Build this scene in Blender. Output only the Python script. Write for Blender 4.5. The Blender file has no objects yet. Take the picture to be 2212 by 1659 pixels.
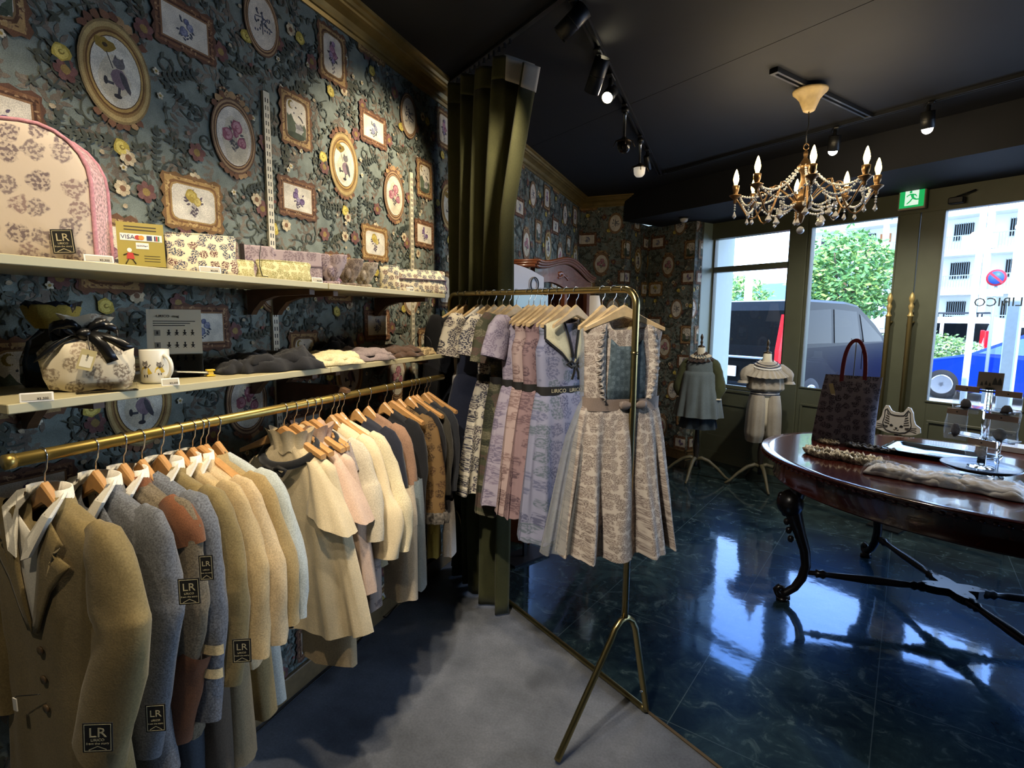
import bpy, math, random
from math import sin, cos, pi, radians, sqrt, atan2, floor, exp
from mathutils import Vector, Matrix
random.seed(7)
SC = bpy.context.scene
COL = SC.collection

# ------------------------------------------------------------------ camera
FPX, CX, CY, EYE = 1170.0, 1106.0, 829.5, 1.45
_a = Vector((1580 - CX, 692 - CY, FPX)); _b = Vector((1, 0.010, 0))
_up = _b.cross(_a).normalized()
if _up.y > 0: _up = -_up
_Y = _a.normalized(); _X = _Y.cross(_up).normalized()
RW = Matrix((_X, _Y, _up))                       # camera (right, down, forward) -> world
_r, _d, _f = RW.col[0], RW.col[1], RW.col[2]
cam = bpy.data.objects.new('camera', bpy.data.cameras.new('camera'))
COL.objects.link(cam)
_m = Matrix((_r, -_d, -_f)).transposed().to_4x4()
_m.translation = Vector((0, 0, EYE))
cam.matrix_world = _m
cam.data.sensor_width = 36; cam.data.lens = 36 * FPX / 2212
cam.data.clip_start = 0.05; cam.data.clip_end = 300
SC.camera = cam

# ------------------------------------------------------------------ world, sun, exposure
w = bpy.data.worlds.new('sky'); SC.world = w; w.use_nodes = True
nt = w.node_tree; nt.nodes.clear()
_o = nt.nodes.new('ShaderNodeOutputWorld'); _bg = nt.nodes.new('ShaderNodeBackground')
_tc = nt.nodes.new('ShaderNodeTexCoord'); _sx = nt.nodes.new('ShaderNodeSeparateXYZ'); _cr = nt.nodes.new('ShaderNodeValToRGB')
nt.links.new(_tc.outputs['Generated'], _sx.inputs[0]); nt.links.new(_sx.outputs['Z'], _cr.inputs[0])
nt.links.new(_cr.outputs[0], _bg.inputs[0]); nt.links.new(_bg.outputs[0], _o.inputs[0])
_cr.color_ramp.elements[0].position = 0.0; _cr.color_ramp.elements[0].color = (0.62, 0.80, 1.0, 1)
_cr.color_ramp.elements[1].position = 0.5; _cr.color_ramp.elements[1].color = (0.30, 0.52, 1.0, 1)
_bg.inputs[1].default_value = 8.5
sun = bpy.data.objects.new('sun', bpy.data.lights.new('sun', 'SUN')); COL.objects.link(sun)
sun.data.energy = 8.0; sun.data.angle = 0.01; sun.data.color = (1.0, 0.96, 0.88)
sun.rotation_euler = Vector((-0.30, -0.62, 0.85)).to_track_quat('Z', 'Y').to_euler()
SC.view_settings.view_transform = 'Standard'; SC.view_settings.look = 'None'
SC.view_settings.exposure = 0.0; SC.view_settings.gamma = 1.0
SC.view_settings.use_curve_mapping = False
SC.cycles.max_bounces = 8; SC.cycles.diffuse_bounces = 3; SC.cycles.glossy_bounces = 4
SC.cycles.transmission_bounces = 8; SC.cycles.transparent_max_bounces = 16
SC.cycles.sample_clamp_indirect = 4.0; SC.cycles.caustics_refractive = False; SC.cycles.caustics_reflective = False
SC.cycles.use_denoising = True

# ------------------------------------------------------------------ points
def ray(px, py): return RW @ Vector((px - CX, py - CY, FPX))
C0 = Vector((0, 0, EYE))
DS = Vector((0.8314, -0.5557, 0)); NS = Vector((0.5557, 0.8314, 0))   # along / outward of the shopfront
def az(px, py, z=0): r = ray(px, py); return C0 + r * ((z - EYE) / r.z)
def ax(px, py, x): r = ray(px, py); return C0 + r * (x / r.x)
def ay(px, py, y): r = ray(px, py); return C0 + r * (y / r.y)
def at(px, py, t): r = ray(px, py); return C0 + r * (t / r.dot(NS))   # plane parallel to the shopfront, t metres away
def st(s, t, z): return DS * s + NS * t + Vector((0, 0, z))
def tos(p): p = Vector(p); return Vector((p.dot(DS), p.dot(NS), p.z))
SANG = atan2(DS.y, DS.x)
MS = Matrix.Rotation(SANG, 4, 'Z')          # local x -> DS, local y -> NS

# ------------------------------------------------------------------ colours, materials
def lin(c):
    if isinstance(c, str):
        c = c.lstrip('#'); c = [int(c[i:i + 2], 16) / 255 for i in (0, 2, 4)]
        c = [v / 12.92 if v <= 0.04045 else ((v + 0.055) / 1.055) ** 2.4 for v in c]
    return (c[0], c[1], c[2], 1.0)
MATS = {}
class NT:
    def __init__(s, name):
        s.m = bpy.data.materials.new(name); s.m.use_nodes = True
        s.t = s.m.node_tree; s.b = s.t.nodes['Principled BSDF']
    def n(s, kind, **kw):
        nd = s.t.nodes.new('ShaderNode' + kind)
        for k, v in kw.items():
            if k.startswith('i_'):
                key = k[2:]
                key = int(key) if key.isdigit() else key
                nd.inputs[key].default_value = v
            else: setattr(nd, k, v)
        return nd
    def l(s, a, b): s.t.links.new(a, b)
    def ramp(s, fac, stops, interp='LINEAR'):
        r = s.n('ValToRGB'); r.color_ramp.interpolation = interp
        e = r.color_ramp.elements
        while len(e) > 1: e.remove(e[-1])
        e[0].position = stops[0][0]; e[0].color = lin(stops[0][1])
        for p, c in stops[1:]:
            q = e.new(p); q.color = lin(c)
        s.l(fac, r.inputs[0]); return r.outputs[0]
    def mix(s, fac, a, b, mode='MIX'):
        m = s.n('Mix', data_type='RGBA', blend_type=mode)
        for v, i in ((fac, 0), (a, 6), (b, 7)):
            if hasattr(v, 'links') or hasattr(v, 'is_linked'): s.l(v, m.inputs[i])
            elif i == 0: m.inputs[0].default_value = v
            else: m.inputs[i].default_value = lin(v)
        return m.outputs[2]
    def math(s, op, a, b=None, c=None):
        m = s.n('Math', operation=op)
        for i, v in enumerate((a, b, c)):
            if v is None: continue
            if hasattr(v, 'is_linked'): s.l(v, m.inputs[i])
            else: m.inputs[i].default_value = v
        return m.outputs[0]
    def bump(s, h, strength=0.3, dist=0.01):
        b = s.n('Bump', i_Strength=strength, i_Distance=dist); s.l(h, b.inputs['Height'])
        s.l(b.outputs[0], s.b.inputs['Normal'])
    def coord(s, kind='Object', scale=1.0):
        tc = s.n('TexCoord'); mp = s.n('Mapping')
        sc = scale if isinstance(scale, tuple) else (scale,) * 3
        mp.inputs['Scale'].default_value = sc
        s.l(tc.outputs[kind], mp.inputs[0]); return mp.outputs[0]

def mat(name, col, rough=0.5, metal=0.0, spec=0.5, emit=None, estr=0.0, alpha=1.0, trans=0.0, ior=1.45, noise=0.0, nscale=30.0, bump=0.0, coat=0.0):
    if name in MATS: return MATS[name]
    g = NT(name); b = g.b
    b.inputs['Base Color'].default_value = lin(col); b.inputs['Roughness'].default_value = rough
    b.inputs['Metallic'].default_value = metal; b.inputs['Specular IOR Level'].default_value = spec
    b.inputs['IOR'].default_value = ior; b.inputs['Transmission Weight'].default_value = trans
    b.inputs['Alpha'].default_value = alpha; b.inputs['Coat Weight'].default_value = coat
    if emit: b.inputs['Emission Color'].default_value = lin(emit); b.inputs['Emission Strength'].default_value = estr
    if noise or bump:
        nz = g.n('TexNoise', i_Scale=nscale, i_Detail=5.0); g.l(g.coord(), nz.inputs['Vector'])
        if noise:
            k = g.ramp(nz.outputs[0], [(0.3, (1 - noise,) * 3), (0.7, (1 + noise,) * 3)])
            g.l(g.mix(1.0, col, k, 'MULTIPLY'), b.inputs['Base Color'])
        if bump: g.bump(nz.outputs[0], bump, 0.005)
    MATS[name] = g.m; return g.m

def fabric(name, col, rough=0.9, fine=0.09, scale=300, sheen=0.15, big=0.10):
    """woven cloth: fibre speckle, slow mottling and a soft bump"""
    if name in MATS: return MATS[name]
    g = NT(name); v = g.coord()
    n1 = g.n('TexNoise', i_Scale=scale, i_Detail=3.0); g.l(v, n1.inputs['Vector'])
    n2 = g.n('TexNoise', i_Scale=7.0, i_Detail=3.0); g.l(v, n2.inputs['Vector'])
    k1 = g.ramp(n1.outputs[0], [(0.32, (1 - 2 * fine,) * 3), (0.68, (1 + 2 * fine,) * 3)])
    k2 = g.ramp(n2.outputs[0], [(0.35, (1 - big,) * 3), (0.65, (1 + big,) * 3)])
    g.l(g.mix(1.0, g.mix(1.0, col, k1, 'MULTIPLY'), k2, 'MULTIPLY'), g.b.inputs['Base Color'])
    g.b.inputs['Roughness'].default_value = rough; g.b.inputs['Specular IOR Level'].default_value = 0.25
    g.b.inputs['Sheen Weight'].default_value = sheen
    w1 = g.n('TexNoise', i_Scale=22.0, i_Detail=4.0); g.l(v, w1.inputs['Vector'])
    h = g.math('ADD', g.math('MULTIPLY', n1.outputs[0], 0.25), w1.outputs[0])
    g.bump(h, 0.35, 0.004)
    MATS[name] = g.m; return g.m

def printed(name, base, inks, scale=28.0, size=0.34, rough=0.85, shape=5.0, cover=1.0, uv=False):
    """cloth printed with small scattered motifs (ragged blots set in voronoi cells)"""
    if name in MATS: return MATS[name]
    g = NT(name); v = g.coord('Object', 1.0)
    sp = g.n('SeparateXYZ'); g.l(v, sp.inputs[0]); cb = g.n('CombineXYZ')
    g.l(g.math('MULTIPLY_ADD', sp.outputs[1], 0.22, sp.outputs[0]), cb.inputs[0]); g.l(sp.outputs[2], cb.inputs[1])
    vec = cb.outputs[0]
    nz = g.n('TexNoise', i_Scale=scale * shape * 0.5, i_Detail=2.0); g.l(vec, nz.inputs['Vector'])
    vo = g.n('TexVoronoi', voronoi_dimensions='2D', i_Scale=scale, i_Randomness=0.6); g.l(vec, vo.inputs['Vector'])
    d = g.math('ADD', vo.outputs['Distance'], g.math('MULTIPLY', g.math('SUBTRACT', nz.outputs[0], 0.5), 0.55))
    f = g.ramp(d, [(size - 0.05, (1, 1, 1)), (size + 0.03, (0, 0, 0))])
    cs = g.n('SeparateColor'); g.l(vo.outputs['Color'], cs.inputs[0])
    n = len(inks); ink = g.ramp(cs.outputs[0], [(i / n, c) for i, c in enumerate(inks)], 'CONSTANT')
    dn = g.n('TexNoise', i_Scale=scale * 7, i_Detail=1.0); g.l(vec, dn.inputs['Vector'])
    lace = g.ramp(dn.outputs[0], [(0.44, (0.25,) * 3), (0.56, (1, 1, 1))])
    ff = g.math('MULTIPLY', f, lace)
    w1 = g.n('TexNoise', i_Scale=22.0, i_Detail=4.0); g.l(v, w1.inputs['Vector'])
    if cover < 1:
        on = g.ramp(cs.outputs[1], [(0.0, (1, 1, 1)), (cover, (0, 0, 0))], 'CONSTANT'); ff = g.math('MULTIPLY', ff, on)
    g.l(g.mix(ff, base, ink), g.b.inputs['Base Color'])
    g.b.inputs['Roughness'].default_value = rough; g.b.inputs['Specular IOR Level'].default_value = 0.25
    g.bump(w1.outputs[0], 0.3, 0.004)
    MATS[name] = g.m; return g.m

# ------------------------------------------------------------------ mesh builder
def T(x=0, y=0, z=0): return Matrix.Translation(Vector((x, y, z)))
def RX(a): return Matrix.Rotation(a, 4, 'X')
def RY(a): return Matrix.Rotation(a, 4, 'Y')
def RZ(a): return Matrix.Rotation(a, 4, 'Z')
def SCL(x, y, z): return Matrix.Diagonal((x, y, z, 1))
class MB:
    def __init__(s): s.v = []; s.f = []; s.m = []; s.s = []; s.c = []
    def add(s, vs, fs, m=0, M=None, smooth=False, col=None):
        o = len(s.v)
        if M is not None: vs = [M @ Vector(p) for p in vs]
        s.v += [tuple(p) for p in vs]
        for f in fs: s.f.append(tuple(i + o for i in f)); s.m.append(m); s.s.append(smooth); s.c.append(col)
        return s
    def box(s, x0, x1, y0, y1, z0, z1, m=0, M=None, b=0.0, col=None):
        if b <= 0:
            v = [(x, y, z) for z in (z0, z1) for y in (y0, y1) for x in (x0, x1)]
            return s.add(v, [(0, 2, 3, 1), (4, 5, 7, 6), (0, 1, 5, 4), (2, 6, 7, 3), (0, 4, 6, 2), (1, 3, 7, 5)], m, M, False, col)
        b = min(b, (x1 - x0) / 2.01, (y1 - y0) / 2.01, (z1 - z0) / 2.01)
        v = []; f = []
        def oct_(z, i):
            return [(x0 + i + b, y0 + i, z), (x1 - i - b, y0 + i, z), (x1 - i, y0 + i + b, z), (x1 - i, y1 - i - b, z), (x1 - i - b, y1 - i, z), (x0 + i + b, y1 - i, z), (x0 + i, y1 - i - b, z), (x0 + i, y0 + i + b, z)]
        b2 = b * 0.6
        R = [oct_(z0, b2), oct_(z0 + b, 0), oct_(z1 - b, 0), oct_(z1, b2)]
        for r in R: v += r
        for k in range(3):
            for i in range(8):
                j = (i + 1) % 8; f.append((k * 8 + i, k * 8 + j, k * 8 + 8 + j, k * 8 + 8 + i))
        f.append(tuple(range(7, -1, -1))); f.append(tuple(range(24, 32)))
        return s.add(v, f, m, M, False, col)
    def rings(s, R, m=0, M=None, smooth=True, cap=True, closed=True, col=None):
        n = len(R[0]); v = [p for r in R for p in r]; f = []
        for k in range(len(R) - 1):
            for i in range(n if closed else n - 1):
                j = (i + 1) % n
                f.append((k * n + i, k * n + j, (k + 1) * n + j, (k + 1) * n + i))
        if cap and closed:
            f.append(tuple(range(n - 1, -1, -1))); f.append(tuple(range((len(R) - 1) * n, len(R) * n)))
        return s.add(v, f, m, M, smooth, col)
    def lathe(s, prof, n=16, m=0, M=None, smooth=True, cap=True):
        return s.rings([[(r * cos(2 * pi * i / n), r * sin(2 * pi * i / n), z) for i in range(n)] for r, z in prof], m, M, smooth, cap)
    def tube(s, pts, r=0.01, n=8, m=0, M=None, rs=None, closed=False, cap=True):
        pts = [Vector(p) for p in pts]; N = len(pts); R = []; u = None
        for i, p in enumerate(pts):
            a = pts[i - 1] if (i or closed) else p; b = pts[(i + 1) % N] if (i < N - 1 or closed) else p
            d = (b - a); d = d.normalized() if d.length > 1e-9 else Vector((0, 0, 1))
            if u is None:
                u = d.orthogonal().normalized()
            u = (u - d * u.dot(d)); u = u.normalized() if u.length > 1e-6 else d.orthogonal().normalized()
            w_ = d.cross(u); rr = rs[i] if rs else r
            R.append([p + (u * cos(2 * pi * k / n) + w_ * sin(2 * pi * k / n)) * rr for k in range(n)])
        if closed: R.append(R[0])
        return s.rings(R, m, M, True, cap and not closed)
    def plate(s, pts, th, m=0, M=None, mside=None, col=None):
        """flat outline in local XZ, given thickness along Y"""
        n = len(pts); v = [(x, -th / 2, z) for x, z in pts] + [(x, th / 2, z) for x, z in pts]
        s.add(v, [tuple(range(n))], m, M, False, col); s.add(v, [tuple(range(2 * n - 1, n - 1, -1))], m, M, False, col)
        return s.add(v, [(i, i + n, (i + 1) % n + n, (i + 1) % n) for i in range(n)], m if mside is None else mside, M, False, col)
    def ball(s, r, m=0, M=None, n=10, k=6, sz=1.0):
        return s.lathe([(max(r * sin(pi * i / k), r * 0.02), -r * sz * cos(pi * i / k)) for i in range(k + 1)], n, m, M)
    def grid(s, fn, nu, nv, m=0, M=None, smooth=True, th=0.0):
        v = [Vector(fn(i / nu, j / nv)) for j in range(nv + 1) for i in range(nu + 1)]
        f = [(j * (nu + 1) + i, j * (nu + 1) + i + 1, (j + 1) * (nu + 1) + i + 1, (j + 1) * (nu + 1) + i) for j in range(nv) for i in range(nu)]
        return s.add(v, f, m, M, smooth)
    def text(s, body, size, m=0, M=None, depth=0.0006, align='CENTER'):
        """raised lettering in local XZ facing -Y"""
        cu = bpy.data.curves.new('lettering', 'FONT'); cu.body = body; cu.size = size; cu.align_x = align
        cu.align_y = 'CENTER'; cu.resolution_u = 2; cu.extrude = depth / 2
        o = bpy.data.objects.new('lettering', cu); COL.objects.link(o)
        bpy.context.view_layer.update()
        me = bpy.data.meshes.new_from_object(o.evaluated_get(bpy.context.evaluated_depsgraph_get()))
        vs = [v.co.copy() for v in me.vertices]; fs = [tuple(p.vertices) for p in me.polygons]
        bpy.data.objects.remove(o); bpy.data.curves.remove(cu); bpy.data.meshes.remove(me)
        return s.add(vs, fs, m, (M if M is not None else Matrix()) @ RX(pi / 2), False)
    def build(s, name, mats, parent=None, world=False, solid=0.0):
        me = bpy.data.meshes.new(name)
        if world and parent is not None:
            inv = parent.matrix_basis.inverted(); vs = [tuple(inv @ Vector(p)) for p in s.v]
        else: vs = s.v
        me.from_pydata(vs, [], s.f)
        for mm in (mats if isinstance(mats, (list, tuple)) else [mats]): me.materials.append(mm)
        me.polygons.foreach_set('material_index', s.m); me.polygons.foreach_set('use_smooth', s.s)
        if any(c is not None for c in s.c):
            at_ = me.color_attributes.new('ink', 'FLOAT_COLOR', 'CORNER'); buf = []
            for p, c in zip(me.polygons, s.c):
                c = c or (1, 1, 1, 1); buf += list(c) * len(p.vertices)
            at_.data.foreach_set('color', buf)
        me.update()
        o = bpy.data.objects.new(name, me); COL.objects.link(o)
        if parent is not None: o.parent = parent
        if solid:
            md = o.modifiers.new('thickness', 'SOLIDIFY'); md.thickness = solid; md.offset = 0
        return o
def tag(o, label, cat, group=None, kind=None):
    o['label'] = label; o['category'] = cat
    if group: o['group'] = group
    if kind: o['kind'] = kind
    return o
def thing(name, label, cat, loc=(0, 0, 0), rz=0.0, group=None, rot=None):
    o = bpy.data.objects.new(name, None); COL.objects.link(o); o.empty_display_size = 0.05
    o.location = loc; o.rotation_euler = rot if rot is not None else (0, 0, rz)
    o.matrix_basis = Matrix.Translation(Vector(loc)) @ (Matrix.Rotation(rz, 4, 'Z') if rot is None else o.rotation_euler.to_matrix().to_4x4())
    return tag(o, label, cat, group)
def struct(o, label=None):
    o['kind'] = 'structure'
    if label: o['label'] = label
    return o
def copy_tree(o, parent=None):
    c = o.copy(); COL.objects.link(c); c.parent = parent
    for ch in list(o.children): copy_tree(ch, c)
    return c
def ell(n, rx, ry, k=0.0, ph=0.0, amp=0.0, sq=2.0, a0=0.0):
    """closed section: superellipse with k folds of relative depth amp"""
    out = []
    for i in range(n):
        a = 2 * pi * i / n + a0; c, s_ = cos(a), sin(a)
        x = (abs(c) ** (2 / sq)) * (1 if c >= 0 else -1); y = (abs(s_) ** (2 / sq)) * (1 if s_ >= 0 else -1)
        q = 1 + amp * sin(k * a + ph) + amp * 0.5 * sin(k * 1.7 * a + ph * 2.3)
        out.append((x * rx * q, y * ry * q))
    return out
# ------------------------------------------------------------------ room materials
def g_ink():
    g = NT('wallpaper'); a = g.n('Attribute', attribute_name='ink')
    nz = g.n('TexNoise', i_Scale=420.0, i_Detail=2.0); g.l(g.coord(), nz.inputs['Vector'])
    n2 = g.n('TexNoise', i_Scale=26.0, i_Detail=5.0); g.l(g.coord(), n2.inputs['Vector'])
    k = g.ramp(nz.outputs[0], [(0.35, (0.8,) * 3), (0.65, (1.2,) * 3)]); k2 = g.ramp(n2.outputs[0], [(0.3, (0.78,) * 3), (0.7, (1.18,) * 3)])
    g.l(g.mix(1.0, g.mix(1.0, a.outputs['Color'], k, 'MULTIPLY'), k2, 'MULTIPLY'), g.b.inputs['Base Color'])
    g.b.inputs['Roughness'].default_value = 0.75; g.b.inputs['Specular IOR Level'].default_value = 0.3
    return g.m
M_INK = g_ink()
def g_floor():
    g = NT('polished green marble tile'); v = g.coord('Object')
    r = g.n('Mapping'); r.inputs['Rotation'].default_value = (0, 0, radians(14.4)); g.l(v, r.inputs[0]); v = r.outputs[0]
    n1 = g.n('TexNoise', i_Scale=2.2, i_Detail=9.0, i_Roughness=0.68, i_Distortion=0.9); g.l(v, n1.inputs['Vector'])
    n2 = g.n('TexNoise', i_Scale=9.0, i_Detail=8.0, i_Roughness=0.7, i_Distortion=1.6); g.l(v, n2.inputs['Vector'])
    c1 = g.ramp(n1.outputs[0], [(0.32, '#0b1013'), (0.5, '#1d2a2c'), (0.66, '#3b4f4e')])
    c2 = g.ramp(n2.outputs[0], [(0.40, '#0a0e10'), (0.56, '#243435'), (0.72, '#7d938e')])
    c = g.mix(0.45, c1, c2)
    br = g.n('TexBrick', i_Scale=1.0); g.l(v, br.inputs['Vector'])
    br.offset = 0.0; br.inputs['Brick Width'].default_value = 0.6; br.inputs['Row Height'].default_value = 0.6
    br.inputs['Mortar Size'].default_value = 0.0018; br.inputs['Mortar Smooth'].default_value = 0.1
    line = br.outputs['Fac']
    g.l(g.mix(g.math('MULTIPLY', line, 0.5), c, '#5f6f70'), g.b.inputs['Base Color'])
    sc = g.n('TexNoise', i_Scale=40.0, i_Detail=4.0, i_Distortion=3.0); g.l(v, sc.inputs['Vector'])
    rr = g.math('MULTIPLY_ADD', n2.outputs[0], 0.10, 0.015)
    g.l(rr, g.b.inputs['Roughness'])
    g.b.inputs['Specular IOR Level'].default_value = 1.0
    g.b.inputs['Specular Tint'].default_value = (0.13, 0.46, 1.0, 1)  # blue of the reflected sky is put into this tint
    nn = g.n('TexNoise', i_Scale=5.0, i_Detail=3.0); g.l(v, nn.inputs['Vector'])
    g.bump(g.math('ADD', nn.outputs[0], g.math('MULTIPLY', sc.outputs[0], 0.02)), 0.06, 0.02)
    gl = g.n('BsdfGlossy', i_Roughness=0.34); gl.inputs[0].default_value = (0.22, 0.50, 1.0, 1); mx = g.n('MixShader', i_0=0.035)  # broad blue sheen added around the window reflections
    out = g.t.nodes['Material Output']; g.l(g.b.outputs[0], mx.inputs[1]); g.l(gl.outputs[0], mx.inputs[2]); g.l(mx.outputs[0], out.inputs['Surface'])
    return g.m
def g_conc():
    g = NT('worn grey concrete'); v = g.coord('Object')
    n1 = g.n('TexNoise', i_Scale=3.0, i_Detail=8.0, i_Roughness=0.62); g.l(v, n1.inputs['Vector'])
    n2 = g.n('TexNoise', i_Scale=120.0, i_Detail=3.0); g.l(v, n2.inputs['Vector'])
    n3 = g.n('TexNoise', i_Scale=2.1, i_Detail=3.0, i_Distortion=0.4); g.l(g.coord('Object', (1, 1, 1)), n3.inputs['Vector'])
    c = g.ramp(n1.outputs[0], [(0.3, '#53565b'), (0.5, '#6a6d73'), (0.7, '#808389')])
    c = g.mix(1.0, c, g.ramp(n2.outputs[0], [(0.3, (0.86,) * 3), (0.7, (1.12,) * 3)]), 'MULTIPLY')
    st_ = g.ramp(n3.outputs[0], [(0.35, (1, 1, 1)), (0.43, (0, 0, 0))])
    c = g.mix(g.math('MULTIPLY', st_, 0.6), c, '#2f3033')
    vo = g.n('TexVoronoi', i_Scale=2.7); g.l(v, vo.inputs['Vector'])
    dot = g.ramp(g.math('ADD', vo.outputs['Distance'], g.math('MULTIPLY', n1.outputs[0], 0.08)), [(0.075, (1, 1, 1)), (0.10, (0, 0, 0))])
    c = g.mix(g.math('MULTIPLY', dot, 0.5), c, '#4a4b4e')
    g.l(c, g.b.inputs['Base Color']); g.b.inputs['Roughness'].default_value = 0.55
    g.b.inputs['Specular IOR Level'].default_value = 0.35
    g.bump(g.math('ADD', n1.outputs[0], g.math('MULTIPLY', n2.outputs[0], 0.15)), 0.2, 0.01)
    return g.m
M_FLOOR = g_floor(); M_CONC = g_conc()
M_CEIL = mat('black ceiling paint', '#13151a', 0.75, noise=0.12, nscale=6)
M_GOLDPAINT = mat('antique gilt paint', '#8f7845', 0.38, metal=0.55, noise=0.25, nscale=9)
M_OLIVE = mat('olive green joinery paint', '#575a48', 0.42, noise=0.06, nscale=8)
M_BRASS = mat('brushed brass', '#b39b58', 0.34, metal=.85, noise=0.1, nscale=20)
M_CHROME = mat('chrome wire', '#c9c9c6', 0.18, metal=1.0)
M_BLACK = mat('black painted metal', '#141517', 0.4)
M_WHITE = mat('white plastic', '#e6e4de', 0.4)
M_GLASS = mat('clear pane', '#ffffff', 0.0, trans=1.0, ior=1.01, spec=0.2)
def pane_mat():
    g = NT('window pane'); out = g.t.nodes['Material Output']
    tr = g.n('BsdfTransparent'); gl = g.n('BsdfGlossy', i_Roughness=0.0); fr = g.n('Fresnel', i_IOR=1.35); mx = g.n('MixShader')
    g.l(fr.outputs[0], mx.inputs[0]); g.l(tr.outputs[0], mx.inputs[1]); g.l(gl.outputs[0], mx.inputs[2]); g.l(mx.outputs[0], out.inputs[0])
    return g.m
M_PANE = pane_mat()

# ------------------------------------------------------------------ wallpaper art (one repeat, 0.885 x 0.85 m)
PW, PH = 0.885, 0.85
WP = []       # (layer, colour, polygon)
def wadd(layer, col, pts):
    WP.append((layer, lin(col), pts))
def wleaf(x, z, a, L, w_, col, layer=1):
    c, s_ = cos(a), sin(a)
    P = [(0, 0), (0.3, 0.5), (0.62, 0.42), (1, 0), (0.62, -0.36), (0.3, -0.46)]
    wadd(layer, col, [(x + (p * L) * c - (q * w_) * s_, z + (p * L) * s_ + (q * w_) * c) for p, q in P])
def wstrip(pts, w_, col, layer=1):
    for i in range(len(pts) - 1):
        (x0, z0), (x1, z1) = pts[i], pts[i + 1]
        d = sqrt((x1 - x0) ** 2 + (z1 - z0) ** 2) or 1; nx, nz = -(z1 - z0) / d * w_ / 2, (x1 - x0) / d * w_ / 2
        wadd(layer, col, [(x0 - nx, z0 - nz), (x1 - nx, z1 - nz), (x1 + nx, z1 + nz), (x0 + nx, z0 + nz)])
def wblob(x, z, rx, rz, col, layer, n=12, rag=0.0, rnd=random, rot=0.0):
    pts = []
    for i in range(n):
        a = 2 * pi * i / n; q = 1 + rag * (rnd.random() - 0.5) * 2
        px, pz = rx * q * cos(a), rz * q * sin(a)
        pts.append((x + px * cos(rot) - pz * sin(rot), z + px * sin(rot) + pz * cos(rot)))
    wadd(layer, col, pts)
def wflower(x, z, r, petal, dark, heart, layer, n=5, rnd=random):
    a0 = rnd.random() * 6
    for i in range(n):
        a = a0 + 2 * pi * i / n
        wblob(x + cos(a) * r * 0.55, z + sin(a) * r * 0.55, r * 0.55, r * 0.42, petal if i % 2 else dark, layer, 8, 0.15, rnd, a)
    wblob(x, z, r * 0.42, r * 0.42, heart, layer + 1, 8, 0.1, rnd)
def wrose(x, z, r, c1, c2, c3, layer, rnd=random):
    wblob(x, z, r, r, c2, layer, 12, 0.14, rnd)
    for i in range(4):
        a = rnd.random() * 6.3; wblob(x + cos(a) * r * 0.4, z + sin(a) * r * 0.4, r * 0.55, r * 0.34, c1, layer + 1, 8, 0.1, rnd, a + 1.57)
    wblob(x, z, r * 0.34, r * 0.3, c3, layer + 2, 7, 0.1, rnd); wblob(x + r * .08, z + r * .06, r * 0.2, r * 0.16, c1, layer + 3, 6, 0.1, rnd)
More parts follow.
